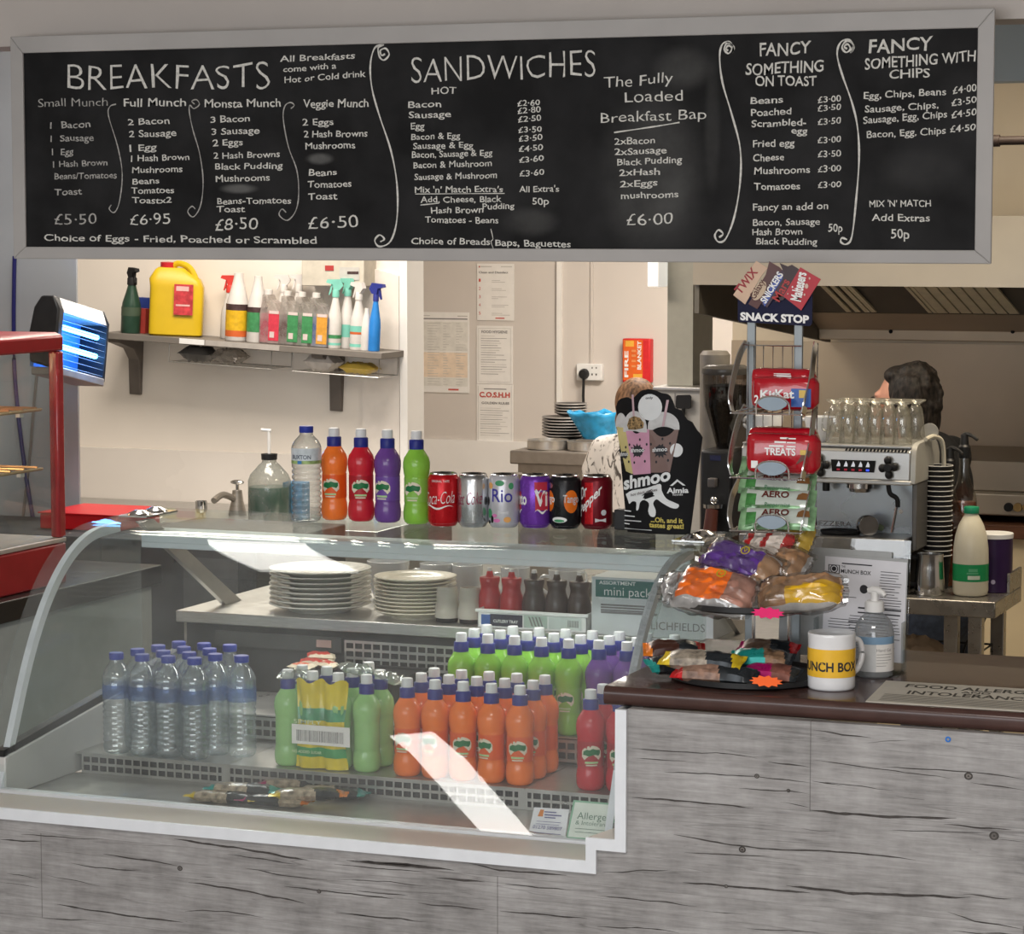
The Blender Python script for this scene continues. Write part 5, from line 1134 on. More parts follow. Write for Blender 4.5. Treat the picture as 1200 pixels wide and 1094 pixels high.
orl = pm('orange_bag_label', (.90, .17, .012), .32, var=.04, coat=.3); pul = pm('purple_bag_label', (.095, .032, .24), .32, var=.06, coat=.3); yll = pm('yellow_bag_label', (.74, .43, .01), .32, var=.04, coat=.3)
bk = [('bagged_bake', 'orange labelled bag of bakes at the front left of the upper tray', 838, 694, 0, .105, .150, .098, .045, -.12, .75, [orl, film, pinkp, silv], lambda u, v, s: 3 if v < -.72 or u < -.86 else (0 if u < .34 and s > 0 else 2), 41),
      ('bagged_bake', 'yellow labelled bag of bakes at the front right of the upper tray', 938, 696, 0, .100, .146, .076, .045, .10, .75, [yll, film, pastry, silv], lambda u, v, s: 3 if v < -.86 else (0 if v < .12 + .25 * u and u > -.30 and s > 0 else 2), 52),
      ('bagged_bake', 'purple labelled bag of bakes lying on top of the orange one', 866, 665, 0, .165, .150, .092, .050, -.26, .80, [pul, film, pastry, silv], lambda u, v, s: 3 if v > .84 else (0 if u < .58 and s > 0 else 2), 63),
      ('bagged_bake', 'brown bake in a clear bag beside the purple bag', 915, 668, 0, .205, .105, .090, .055, -.3, .7, [pastry, film, pastry, silv], lambda u, v, s: 3 if abs(u) > .88 else 2, 74),
      ('bagged_bake', 'red and white striped bag on top of the heap', 898, 640, 0, .235, .105, .070, .035, -.35, .8, [pm('striped_red', (.50, .018, .02), .35), film, pm('striped_white', (.66, .58, .52), .4), silv], lambda u, v, s: 0 if math.sin(u * 9) > .25 and v > -.5 else 2, 85),
      ('bagged_bake', 'yellow and clear bag behind the striped one under the lowest pocket', 925, 634, 0, .262, .095, .070, .035, -.3, .9, [pm('mustard_print', (.55, .36, .03), .35), film, pm('cream_bake', (.62, .50, .34), .4), silv], lambda u, v, s: 0 if u > -.25 else 2, 96),
      ('bagged_bake', 'clear bag with a purple end behind the orange bag', 812, 690, 0, .175, .110, .080, .030, .25, .6, [pul, film, pinkp, silv], lambda u, v, s: 0 if u > .3 and v > .3 else (3 if u < -.5 else 2), 107)]
for b_ in bk:
    o = bake(*b_)
    if b_[13] in (41, 63):
        m = MB(); n = 20; x_ = .012 if b_[13] == 63 else .012
        m.add([(x_ + r * math.cos(2 * PI * i / n), .018 + r * math.sin(2 * PI * i / n), .0340) for r in (.0085, .0062) for i in range(n)], [(i, (i + 1) % n, n + (i + 1) % n, n + i) for i in range(n)]); put_text(m, 'V', (x_ - .004, .0145, .0340), (1, 0, 0), (0, 1, 0), .008, .007, .02)
        m.build('round_mark', pm('olive_mark', (.42, .34, .02), .4), o, smooth=0)
    # crinkled see-through outer bag as a part
    m = MB().pillow(b_[6] * 1.14, b_[7] * 1.12, b_[8] * 1.16, 18, 12, seed=b_[13] + .5, wr=.008, crimp=.12, puff=.7); fb = m.build('clear_bag', film, o)
def starcard(label, px, py, mat_, y):
    p = aY(px, py, y); m = MB(); n = 22
    m.prism([(p.x + (.030 if i % 2 else .023) * math.cos(2 * PI * i / n), p.z + (.013 if i % 2 else .009) * math.sin(2 * PI * i / n) * .8) for i in range(n)], y - .0006, y, 'y')
    return tag(m.build('price_star', mat_, smooth=0), label, 'price card')
starcard('bright pink starburst card on the edge of the upper tray', 900, 718, pm('fluorescent_pink', (.75, .015, .15), .5, var=.02), .048)
starcard('bright orange starburst card on the edge of the lower tray', 898, 798, pm('fluorescent_orange', (.95, .14, .02), .5, var=.02), .045)
# ---- wrapped bars on the lower tray
zt = ZD1 + .012
bl_ = [(838, 784, .085, .016, .000, -.03, [redf, pm('bar_window', (.30, .18, .13), .3, var=.25, scale=80), dkf, dkf], 'dark snack bar with a red end at the front of the lower tray', 1, .150),
       (823, 766, .105, .034, .000, -.03, [yel, pm('oat_pale', (.34, .29, .23), .3, var=.3, scale=80), dkf, yel], 'dark snack bar with yellow ends lying over the front one on the lower tray', 2, .150),
       (790, 783, .14, .018, 0, .7, [teal, dkf, dkf, dkf], 'teal ended snack bar at the left rim of the lower tray', 3, .10),
       (902, 783, .120, .017, 0, -.1, [mag, mag, pm('pink_brown', (.2, .08, .06), .4, var=.3), dkf], 'magenta wrapped bar at the right of the lower tray', 4, .11),
       (892, 768, .150, .036, 0, .05, [teal, teal, pm('brown_oats', (.20, .12, .07), .4, var=.4, scale=60), dkf], 'teal and brown wrapped bar lying on the magenta one on the lower tray', 5, .115),
       (790, 768, .19, .036, 0, .35, [orf, pm('dark_brown_foil', (.06, .022, .015), .3), dkf, redf], 'brown bar with an orange tip at the back left of the lower tray', 6, .11),
       (900, 755, .23, .040, 0, .02, [mag, pm('pale_oats', (.16, .10, .07), .4, var=.3, scale=60), dkf, redf], 'pale oat bar standing at the back of the lower tray', 7, .11)]
for (px, py, y, dz, _, rz, cols, lab, sd_, L_) in bl_:
    p = aY(px, py, y); bar('snack_bar', lab, (p.x, y, ZD1 + .006 + dz), rz, L_, .048, .027, cols, group='snack bars on the lower tray', seed=sd_ + 30, rx=.35)
# ================================================================== on the rear shelf of the display
ZS = 1.0302
plw = pm('stoneware_white', (.66, .63, .58), .28, var=.03, coat=.3); plc = pm('stoneware_cream', (.70, .64, .52), .28, var=.03, coat=.3)
def plate_mb(R, th):
    return MB().lathe([(.0001, .004), (R * .52, .003), (R * .56, 0), (R * .60, 0), (R * .62, .004), (R * .78, .0085), (R * .98, .0165), (R, .0175), (R * .995, .0195), (R * .97, .0198), (R * .78, .0125), (R * .64, .0075), (.0001, .007)], 40)
def plate_stack(cx, cy, R, n, dz, m, name, lab, grp):
    z = ZS; o = None
    for k in range(n):
        if o is None: o = plate_mb(R, 0).build(name, m, smooth=60); first = o
        else: o = dup(first)
        o.location = (cx + random.uniform(-.0015, .0015), cy + random.uniform(-.0015, .0015), z); z += dz
        tag(o, lab % ('bottom' if k == 0 else 'topmost' if k == n - 1 else ORD[k] + ' from the bottom'), 'plate', grp)
cp = aY(377, 715, 1.19); plate_stack(cp.x, 1.185, .116, 8, .0112, plw, 'dinner_plate', 'large white dinner plate, %s of the left stack', 'dinner plates stacked on the rear shelf')
cp = aY(488, 715, 1.17); plate_stack(cp.x, 1.165, .092, 10, .0082, plc, 'side_plate', 'smaller cream rimmed plate, %s of the right stack', 'side plates stacked on the rear shelf')
pot = pm('beige_pottery', (.50, .46, .40), .5, var=.06, scale=30)
for px, s in ((524, 'left one beside the plates'), (551, 'right one beside the sauce tray')):
    p = aY(px, 715, 1.125); t = thing('sugar_shaker', 'small beige pottery shaker on a dark base, ' + s, 'shaker', (p.x, 1.125, ZS), group='beige pottery shakers')
    MB().lathe([(.0001, 0), (.023, 0), (.024, .002), (.024, .010), (.0001, .010)], 24).build('base', blackm, t)
    MB().lathe([(.0001, .010), (.027, .010), (.0278, .014), (.0272, .030), (.0245, .044), (.0235, .050), (.0240, .060), (.0225, .072), (.0215, .078), (.0205, .0785), (.0200, .070), (.0001, .069)], 26, cap=False).build('body', pot, t, smooth=50)
# sauces in a white tray
t0x, t1x = aY(558, 735, 1.08).x, aY(690, 735, 1.08).x
tray = thing('cutlery_tray', 'white plastic tray with printed sleeve holding the red and brown sauce bottles', 'tray')
m = MB(); ya, yb3 = 1.078, 1.20; h = .040
m.box((t0x + .008, ya + .004, ZS), (t1x - .008, yb3 - .004, ZS + .004))
for lo, hi in (((t0x + .004, ya, ZS), (t1x - .004, ya + .003, ZS + h)), ((t0x + .004, yb3 - .003, ZS), (t1x - .004, yb3, ZS + h)), ((t0x + .004, ya, ZS), (t0x + .007, yb3, ZS + h)), ((t1x - .007, ya, ZS), (t1x - .004, yb3, ZS + h))): m.box(lo, hi)
m.box((t0x, ya - .004, ZS + h - .007), (t1x, ya + .002, ZS + h)); m.box((t0x, yb3 - .002, ZS + h - .007), (t1x, yb3 + .004, ZS + h))
m.build('tray', white, tray, bevel=.001)
m = MB(); W_ = t1x - t0x; yf = ya - .0008
def bxx(m, u0, v0, u1, v1, mi, y=yf): m.quad((t0x + W_ * u0, y, ZS + v0), (t0x + W_ * u1, y, ZS + v0), (t0x + W_ * u1, y, ZS + v1), (t0x + W_ * u0, y, ZS + v1), mi)
bxx(m, .05, .006, .13, .028, 1); bxx(m, .13, .004, .42, .030, 0); bxx(m, .43, .004, .64, .031, 2)
for k in range(4): m.quad((t0x + W_ * (.50 + .03 * k), yf - .0003, ZS + .008), (t0x + W_ * (.515 + .03 * k), yf - .0003, ZS + .007), (t0x + W_ * (.485 + .03 * k), yf - .0003, ZS + .028), (t0x + W_ * (.47 + .03 * k), yf - .0003, ZS + .029), 3)
bxx(m, .65, .004, .94, .031, 4)
for k in range(9): bxx(m, .82 + k * .011, .010, .826 + k * .011, .025, 3, yf - .0003)
pr_ = m.build('sleeve', [pm('dark_sleeve', (.035, .035, .06), .4), pm('sleeve_blue', (.05, .12, .35), .4), pm('sleeve_green', (.42, .52, .46), .4), inkgrey, pm('sleeve_pale', (.58, .64, .62), .4)], tray, smooth=0)
m = MB(); put_text(m, 'CUTLERY TRAY', (t0x + W_ * .16, yf - .0006, ZS + .012), (1, 0, 0), (0, 0, 1), W_ * .22, .006, .02); m.build('lettering', white, pr_, smooth=0)
rs = pm('red_squeezy', (.50, .020, .026), .3, var=.05, coat=.2); bs = pm('brown_squeezy', (.075, .048, .042), .33, var=.06, coat=.2)
tipm = pm('tip_white', (.70, .66, .64), .4)
def squeezy(px, m_, lab, strap=False):
    p = aY(px, 716, 1.135); t = thing('sauce_bottle', lab, 'sauce bottle', (p.x, 1.135, ZS + .0042), group='sauce bottles in the white tray')
    MB().lathe([(.0001, 0), (.0235, 0), (.0255, .003), (.0260, .02), (.0262, .045), (.0245, .058), (.0205, .070), (.0195, .078), (.0212, .086), (.0215, .090)], 26).build('body', m_, t, smooth=50)
    MB().lathe([(.0222, .088), (.0225, .0965), (.0215, .098), (.010, .0985), (.0085, .100), (.0058, .112), (.0001, .112)], 24).build('cap', m_, t, smooth=40)
    MB().lathe([(.0062, .1115), (.0055, .1185), (.0001, .119)], 12).build('tip', tipm, t)['label'] = 'white tip'
    if strap:
        m = MB(); m.tube(smooth_pts([(.003, -.002, .117), (.014, -.004, .119), (.018, -.004, .108), (.016, -.004, .098)], 4), .0018, 6); m.build('tip_strap', tipm, t)
for px, m_, s, st_ in ((574, rs, 'red sauce bottle, left of the two red ones', 0), (599.5, rs, 'red sauce bottle with looped tip strap, right of the two', 1), (626, bs, 'brown sauce bottle, leftmost of the three brown ones', 0), (652.5, bs, 'brown sauce bottle in the middle of the three brown ones', 0), (679, bs, 'brown sauce bottle with looped strap beside the biscuit box', 1)): squeezy(px, m_, s, st_)
# box of biscuit minipacks
b0, b1 = aY(693, 740, 1.072).x, aY(836, 740, 1.072).x; zt_ = aY(693, 675, 1.072).z
bxm = pm('pale_carton', (.60, .63, .64), .55, var=.03); t = thing('biscuit_carton', 'pale blue carton of mini packs with dark green panel on the rear shelf', 'carton')
MB().box((b0, 1.072, ZS), (b1, 1.26, zt_)).build('carton', bxm, t, smooth=0, bevel=.0015)
yf = 1.0716; m = MB()
def qb(px0, py0, px1, py1, mi=0, y=yf): a, b_ = aY(px0, py0, y), aY(px1, py1, y); m.quad((a.x, y, b_.z), (b_.x, y, b_.z), (b_.x, y, a.z), (a.x, y, a.z), mi)
qb(698, 678.5, 790, 703.5); gp = m.build('panel', pm('dark_green_print', (.055, .165, .15), .5, var=.03), t, smooth=0); gp['label'] = 'dark green printed panel'
m = MB()
def qt(s, x0, y0, x1, cp, bold=.0, yy=yf - .0004): a, b_ = aY(x0, y0, yy), aY(x1, y0, yy); put_text(m, s, (a.x, yy, a.z), (1, 0, 0), (0, 0, 1), b_.x - a.x, cp * .00186, bold)
qt('ASSORTMENT', 702, 684, 745, 4, .02); qt('mini pack b', 708, 697, 774, 10, -.004); qt('100 PACKS', 702, 702, 721, 2.5, .02); m.build('lettering', white, gp, smooth=0)
m = MB(); random.seed(2)
for k in range(4): qb(704, 709 + k * 3, 704 + [56, 54, 50, 66][k], 709.9 + k * 3)
yy = yf - .0004; qt('LICHFIELDS', 763, 737, 826, 9, .0); m.build('lettering', inkgrey, t, smooth=0)
# cups behind
for px, w_, s in ((512, .040, 'tall white cup behind the shakers'), (548, .036, 'white cup behind the sauce tray'), (664, .042, 'white cup behind the brown sauce bottles'), (455, .050, 'wide white bowl behind the smaller plates'), (604, .034, 'white cup behind the red sauce bottles')):
    p = aY(px, 690, 1.42); t = thing('cup', s, 'cup', (p.x, 1.42, ZS), group='cups at the back of the rear shelf')
    MB().lathe([(.0001, 0), (w_ * .6, 0), (w_ * .65, .003), (w_ * .9, .03), (w_, .088), (w_ * .96, .0885), (w_ * .86, .03), (.0001, .008)], 28, cap=False).build('body', mw, t, smooth=50)
    m = MB(); m.tube(smooth_pts([(-w_ * .92, 0, .07), (-w_ - .018, 0, .068), (-w_ - .022, 0, .045), (-w_ * .85, 0, .025)], 4), .004, 8); m.build('handle', mw, t)

# ================================================================== milkshake display card on the glass top
Y0 = .915; RB = .17
shm = thing('display_card', 'black curved cardboard stand printed with three milkshake cups, right of the cans', 'display stand')
top_c = [(718, 477), (721, 470), (726, 467), (735, 465), (741, 468), (746, 463), (753, 457), (762, 455.3), (771, 457), (777, 460), (784, 461), (789, 466), (791, 477), (800, 481), (804, 491), (811, 495), (814, 503), (818, 508), (820.5, 513)]
def topc(px):
    for (x0, y0), (x1, y1) in zip(top_c, top_c[1:]):
        if x0 <= px <= x1: return y0 + (y1 - y0) * (px - x0) / (x1 - x0)
    return top_c[0][1] if px < 718 else top_c[-1][1]
pxc = 772; Xc = aY(pxc, 560, Y0).x
def SP(px, py, d=0.0):
    u = (px - pxc) * .00184; dy = RB - math.sqrt(max(1e-6, RB * RB - u * u))
    p = aY(px, py, Y0); return Vector((p.x, Y0 - .012 + dy - d, max(p.z, 1.2702 if d == 0 else 0)))
m = MB(); NS, NT = 40, 12; vs = []
for k in (0, 1):
    for i in range(NS + 1):
        s = i / NS; xt = 718 + (820.5 - 718) * s; xb = 735 + (808 - 735) * s; yt = topc(xt)
        for j in range(NT + 1):
            t_ = j / NT; p = SP(xb + (xt - xb) * t_, 627 + (yt - 627) * t_)
            if j == 0: p.z = 1.2702
            vs.append(p + Vector((0, .004 * k, 0)))
fs = []; n1 = (NS + 1) * (NT + 1)
I = lambda k, i, j: k * n1 + i * (NT + 1) + j
for i in range(NS):
    for j in range(NT): fs += [(I(0, i, j), I(0, i + 1, j), I(0, i + 1, j + 1), I(0, i, j + 1)), (I(1, i, j), I(1, i, j + 1), I(1, i + 1, j + 1), I(1, i + 1, j))]
    fs += [(I(0, i, 0), I(1, i, 0), I(1, i + 1, 0), I(0, i + 1, 0)), (I(0, i, NT), I(0, i + 1, NT), I(1, i + 1, NT), I(1, i, NT))]
for j in range(NT): fs += [(I(0, 0, j), I(0, 0, j + 1), I(1, 0, j + 1), I(1, 0, j)), (I(0, NS, j), I(1, NS, j), I(1, NS, j + 1), I(0, NS, j + 1))]
m.add(vs, fs); cardm = m.build('card', pm('black_card', (.010, .010, .011), .6, var=.1, spec=.12), shm, smooth=50)
m = MB(); P = [SP(735 + (808 - 735) * i / 14, 626) for i in range(15)]
back = [Vector((P[-1].x - .004 - (P[-1].x - P[0].x - .008) * i / 10, P[-1].y + .012 + .07 * math.sin(PI * i / 10), 0)) for i in range(11)]
# rear leg that keeps the card upright
m.prism([(p.x, p.y) for p in [P[4] + Vector((0, .005, 0)), P[10] + Vector((0, .005, 0)), P[9] + Vector((0, .075, 0)), P[5] + Vector((0, .075, 0))]], 1.2702, 1.40, 'z'); m.build('rear_strut', blackm, shm, smooth=0)
def patch(m, poly, d, mi=0):
    """closed outline in the card's own surface, filled from its middle"""
    c = (sum(p[0] for p in poly) / len(poly), sum(p[1] for p in poly) / len(poly)); n = len(poly)
    ringp = [SP(*p, d) for p in poly]; mid = [SP((p[0] + c[0]) / 2, (p[1] + c[1]) / 2, d) for p in poly]
    m.add(ringp + mid + [SP(*c, d)], [(i, (i + 1) % n, n + (i + 1) % n, n + i) for i in range(n)] + [(n + i, n + (i + 1) % n, 2 * n) for i in range(n)], mi)
el = lambda cx, cy, rx, ry, n=22: [(cx + rx * math.cos(2 * PI * i / n), cy + ry * math.sin(2 * PI * i / n)) for i in range(n)]
def blot(cx, cy, r, seed, sq=.9, n=26):
    rr = random.Random(seed); return [(cx + r * k * math.cos(2 * PI * i / n), cy + sq * r * k * math.sin(2 * PI * i / n)) for i in range(n) for k in [(.72 + .5 * rr.random() * (i % 2))]]
dome = lambda cx, cy, rx, ry: [(cx + rx * math.cos(PI * i / 14), cy - ry * math.sin(PI * i / 14)) for i in range(15)] + [(cx - rx, cy + 4), (cx + rx, cy + 4)]
domem = pm('dome_print', (.60, .60, .60), .45, var=.06, scale=60); shpink = pm('pink_shake', (.58, .30, .42), .45, var=.05); shbrown = pm('brown_shake', (.20, .125, .11), .45, var=.06); shyel = pm('yellow_shake', (.58, .50, .22), .45, var=.05)
whp = pm('print_white', (.74, .76, .77), .4, var=.02); cookie = pm('cookie_print', (.34, .22, .10), .5, var=.5, scale=220)
cups_ = [('yellow', shyel, [(719, 494), (733, 500), (735, 512), (744, 556), (733, 552), (722, 515)], dome(726, 497, 8, 13), (731, 533, 6), .0012),
         ('brown', shbrown, [(762, 503), (797, 502), (787, 553), (764, 553)], dome(779.5, 499, 18, 17), (776, 527, 9), .0014),
         ('pink', shpink, [(733, 505), (763, 502), (765, 554), (743, 556)], dome(745, 502, 15.5, 21), (749, 528, 9), .0020)]
for nm, mt_, poly, dm, (sx, sy, sr), d in cups_:
    m = MB(); patch(m, poly, d); o = m.build('printed_cup', mt_, cardm, smooth=0); o['label'] = nm + ' milkshake cup print'
    m = MB(); patch(m, dm, d + .0004); m.build('printed_lid', domem, o, smooth=0)
    m = MB(); patch(m, blot(sx, sy, sr, hash(nm) % 97 if False else len(nm) * 7), d + .0004)
    for k in range(5): patch(m, el(sx + sr * [-1.2, 1.25, .3, -.5, 1.0][k], sy + sr * [-.8, -.9, -1.5, 1.5, 1.3][k], 1.2, 1.7, 8), d + .0004)
    m.build('splash_print', ink, o, smooth=0)
    m = MB()
    a, b_ = SP(sx - sr * .95, sy + 1.5, d + .0030), SP(sx + sr * .95, sy + .5, d + .0030); put_text(m, 'shmoo', a, (b_ - a).normalized(), (0, 0, 1), (b_ - a).length, .0085, .02); m.build('lettering', whp, o, smooth=0)
m = MB(); patch(m, [(735, 498), (738, 490), (744, 487), (752, 489), (757, 495), (756, 501), (746, 503), (737, 503)], .0030); m.build('cookie_topping', cookie, cardm, smooth=0)
m = MB()
for (x0, y0, x1, y1, w_) in ((742.5, 462, 744, 487, 1.3), (785, 468, 779.5, 499, 1.4)): patch(m, [(x0 - w_, y0), (x0 + w_, y0), (x1 + w_, y1), (x1 - w_, y1)], .0034)
m.build('straw_print', pm('straw_pink', (.55, .38, .42), .4), cardm, smooth=0)
m = MB(); patch(m, el(764, 476.5, 14.5, 15.5), .0024); patch(m, el(794, 527, 7, 8), .0010); wc = m.build('white_disc', whp, cardm, smooth=0)
m = MB(); a, b_ = SP(759, 467, .0032), SP(768, 466.5, .0032); put_text(m, 'only', a, (b_ - a).normalized(), (0, 0, 1), (b_ - a).length, .0045, .02); m.build('lettering', ink, wc, smooth=0)
m = MB()
ml = [(p_.x, p_.y) for p_ in smooth_pts([(a_, b_, 0) for a_, b_ in [(733, 579), (742, 574), (760, 571), (776, 566), (778, 574), (783, 583), (792, 588), (797, 591), (795, 595), (788, 594), (778, 588), (772, 584), (768, 589), (771, 597), (770, 604), (765, 604), (762, 598), (763, 589), (757, 585), (752, 588), (750, 596), (747, 597), (747, 588), (742, 587), (738, 590), (736, 586), (733, 579)]], 3)][:-1]; m.add([SP(*q_, .0022) for q_ in ml], [tuple(range(len(ml)))]); m.build('milk_splash', whp, cardm, smooth=0)
m = MB()
for s, x0, y0, x1, y1, cp in (('sh', 730.5, 572, 744, 571, 13), ('m', 744.5, 570, 758, 568, 9)): pass
def card_text(m, s, x0, y0, x1, y1, cp, d, bold=.02, mi=0):
    """lettering that follows the card's curve"""
    vs, fs, wd = glyphs(s, bold); pts = []
    for x, y in vs:
        f_ = x / wd; pts.append(SP(x0 + (x1 - x0) * f_, y0 + (y1 - y0) * f_ - y / .69 * cp, d))
    m.add(pts, fs, mi)
card_text(m, 'shmoo', 729.5, 574, 788.5, 562, 15, .0026, .085, 0); card_text(m, 'shmoo', 730.5, 573.5, 788, 561.5, 14.5, .0034, .035, 1)
m.build('lettering', [blackm, whp], cardm, smooth=0)['label'] = 'bold white rounded lettering'
m = MB(); card_text(m, 'hot thick shakes', 740, 581, 773, 574, 3.2, .0036, .02, 0); m.build('lettering', inkgrey, cardm, smooth=0)
m = MB(); card_text(m, 'Aimia', 783.5, 577, 807, 577, 6, .0012, .035); card_text(m, 'foods', 790, 580, 801, 580, 2.5, .0012, .01)
for tri in ([(787, 568.5), (795, 561), (796.2, 563), (790, 568.5)], [(795, 561), (804, 568.5), (801, 568.5), (794.2, 562.6)]): patch(m, tri, .0012)
for (x0, x1, y) in ((730, 740, 597.5), (730, 745, 603.5), (730, 753, 609), (730, 738, 612.5)): patch(m, [(x0 + 1, y), (x1, y + .6), (x1, y + 1.8), (x0 + 1, y + 1.2)], .0012)
patch(m, [(731, 618.5), (766, 620), (766, 620.8), (731, 619.3)], .0012); m.build('lettering', whp, cardm, smooth=0)
m = MB(); card_text(m, '...Oh, and it', 765, 610.5, 801, 612.5, 5.5, .0012, .03); card_text(m, 'tastes great!', 763, 616.5, 802, 619, 5.5, .0012, .03); m.build('lettering', pm('yellow_letter', (.62, .50, .10), .4), cardm, smooth=0)['label'] = 'yellow lettering'
# little phone-like black box between the cans and the card
x, y = top_at(721, 622)
m = MB(); m.box((x - .010, y + .02, 1.2702), (x + .016, y + .05, 1.312)); o = m.build('black_box', black, bevel=.002); tag(o, 'small black box squeezed between the last can and the display card', 'box')
# ================================================================== kitchen: coffee side
def blob(name, caps, voxel, m, parent=None, smooth_it=4):
    """one continuous surface grown from tapered limbs"""
    mb = MB()
    for c in caps:
        if c[0] == 'e': mb.ball(c[1], c[2], 20, 14, rot=c[3] if len(c) > 3 else None)
        else:
            p0, r0, p1, r1 = Vector(c[0]), c[1], Vector(c[2]), c[3]
            mb.tube([p0 + (p1 - p0) * k / 6 for k in range(7)], [r0 + (r1 - r0) * k / 6 for k in range(7)], 16); mb.ball(p0, r0, 16, 10); mb.ball(p1, r1, 16, 10)
    o = D.objects.new('t', mb.mesh('t', m, 0)); COL.objects.link(o)
    r = o.modifiers.new('r', 'REMESH'); r.mode = 'VOXEL'; r.voxel_size = voxel; r.use_smooth_shade = True
    if smooth_it: s = o.modifiers.new('s', 'SMOOTH'); s.factor = .5; s.iterations = smooth_it
    dg = bpy.context.evaluated_depsgraph_get(); dg.update()
    me = D.meshes.new_from_object(o.evaluated_get(dg)); me.name = name
    D.objects.remove(o)
    me.materials.clear(); me.materials.append(m); me.polygons.foreach_set('use_smooth', [True] * len(me.polygons))
    q = D.objects.new(name, me); COL.objects.link(q)
    if parent is not None: q.parent = parent
    return q
# ---- steel prep table
tb = thing('prep_table', 'stainless steel prep table carrying the coffee machine and milk', 'table')
TX0, TX1, TY0, TY1, TZ = -2.62, -1.403, 2.585, 2.93, .93
stt = pm('table_steel', (.34, .32, .29), .28, .85, var=.10, scale=20)
MB().box((TX0, TY0, TZ - .042), (TX1, TY1, TZ)).build('top', stt, tb, bevel=.003)
MB().box((TX1 - .008, TY1 - .16, TZ + .0005), (TX1, TY1, TZ + .052)).build('upstand', stt, tb, bevel=.001)
for x, y in ((TX0 + .03, TY0 + .03), (TX1 - .055, TY0 + .03), (TX0 + .03, TY1 - .03), (TX1 - .055, TY1 - .03), (TX1 - .125, TY0 + .06)): MB().box((x - .018, y - .018, 0), (x + .018, y + .018, TZ - .0425)).build('leg', stt, tb, bevel=.002)
MB().box((TX0 + .03, TY0 + .04, .66), (TX1 - .04, TY1 - .02, .675)).build('undershelf', stt, tb)
# wire basket and paper bag on the undershelf
bw = thing('wire_basket', 'black wire basket on the shelf under the steel table', 'basket')
m = MB(); bx0, bx1, by0, by1, bz0, bz1 = -1.86, -1.47, 2.66, 2.88, .6755, .775
for z in (bz1, bz0 + .004): m.tube([(bx0, by0, z), (bx1, by0, z), (bx1, by1, z), (bx0, by1, z)], .003, 6, closed=True)
k = bx0
while k <= bx1 + .001: m.tube([(k, by0, bz1), (k, by0, bz0 + .003), (k, by1, bz0 + .003), (k, by1, bz1)], .0014, 5); k += .039
m.build('wire', black, bw); m = MB(); m.tube(smooth_pts([(bx1 - .03, by0, bz1), (bx1 - .028, by0, bz1 + .02), (bx1 - .015, by0, bz1 + .045), (bx1 - .004, by0, bz1 + .02), (bx1 + .0, by0, bz1)], 4), .003, 6); m.build('handle', black, bw)
o = MB().pillow(.16, .12, .085, 14, 10, seed=3.3, wr=.012).build('paper_bag', pm('brown_paper', (.40, .29, .19), .7, var=.12, scale=20)); o.location = (-1.655, 2.77, .752); o.rotation_euler = (.5, .1, .2); tag(o, 'crumpled brown paper bag in the black wire basket under the table', 'bag')
# ---- milk bottle, jug, tub
p = aY(1137, 697, 2.70); t = thing('milk_bottle', 'plastic milk bottle with green cap and green label at the front of the steel table', 'milk bottle', (p.x, 2.70, TZ + .0003))
milk = pm('milk_plastic', (.62, .58, .46), .35, var=.04, scale=12, sss=.2, coat=.1)
MB().lathe([(.0001, 0), (.038, 0), (.044, .004), (.0465, .014), (.0465, .095), (.0455, .125), (.041, .158), (.033, .185), (.024, .202), (.018, .212), (.0165, .217)], 30).build('body', milk, t, smooth=60)
m = MB(); wrap_patch(m, .0468, -PI, PI, .040, .085, 30); lb = m.build('label', pm('milk_green', (.012, .26, .085), .35, var=.05), t); lb['label'] = 'green label'
m = MB(); wrap_patch(m, .0471, -PI / 2 + .05, -PI / 2 + .75, .046, .056, 6); wrap_patch(m, .0471, -PI / 2 + .1, -PI / 2 + .6, .066, .074, 6, 1); wrap_patch(m, .0471, -PI / 2 + .0, -PI / 2 + .65, .060, .064, 6, 1); m.build('print', [pm('label_pale', (.55, .62, .52), .5), pm('label_mid', (.10, .38, .20), .5)], lb)
MB().lathe([(.0001, .216), (.0195, .216), (.020, .217), (.020, .231), (.0190, .233), (.0001, .233)], 24).build('cap', pm('green_cap', (.02, .30, .15), .35), t)['label'] = 'green screw cap'
p = aY(1089, 696, 2.67); t = thing('milk_jug', 'stainless steel milk jug with black handle in front of the black cups', 'jug', (p.x, 2.672, TZ + .0003))
MB().lathe([(.0001, 0), (.037, 0), (.0395, .004), (.0395, .030), (.0365, .075), (.0350, .100), (.0358, .108), (.0340, .107), (.0335, .098), (.035, .070), (.037, .02), (.0001, .006)], 30, cap=False).build('body', chrome, t, smooth=50)
m = MB(); m.tube([Vector(q) for q in smooth_pts([(-.034, 0, .095), (-.058, -.01, .096), (-.060, -.01, .06), (-.056, -.01, .030), (-.038, 0, .026)], 4)], .0065, 8); m.build('handle', black, t)
p = aY(1170, 690, 2.80); t = thing('chocolate_tub', 'dark purple tub with white lid behind the milk bottle', 'tub', (p.x - .012, 2.80, TZ + .0003))
MB().lathe([(.0001, 0), (.046, 0), (.048, .002), (.048, .145), (.0001, .145)], 28).build('body', pm('dark_purple', (.030, .012, .055), .3, var=.06), t); MB().lathe([(.049, .143), (.0495, .154), (.048, .156), (.0001, .156)], 28).build('lid', white, t)
m = MB(); 
for a, r_ in ((-.2, .006), (.15, .006)): wrap_poly(m, .0485, -PI / 2 + a, .03, ell(r_, r_), 0)
m.build('print', pm('lilac', (.4, .35, .5), .4), t)
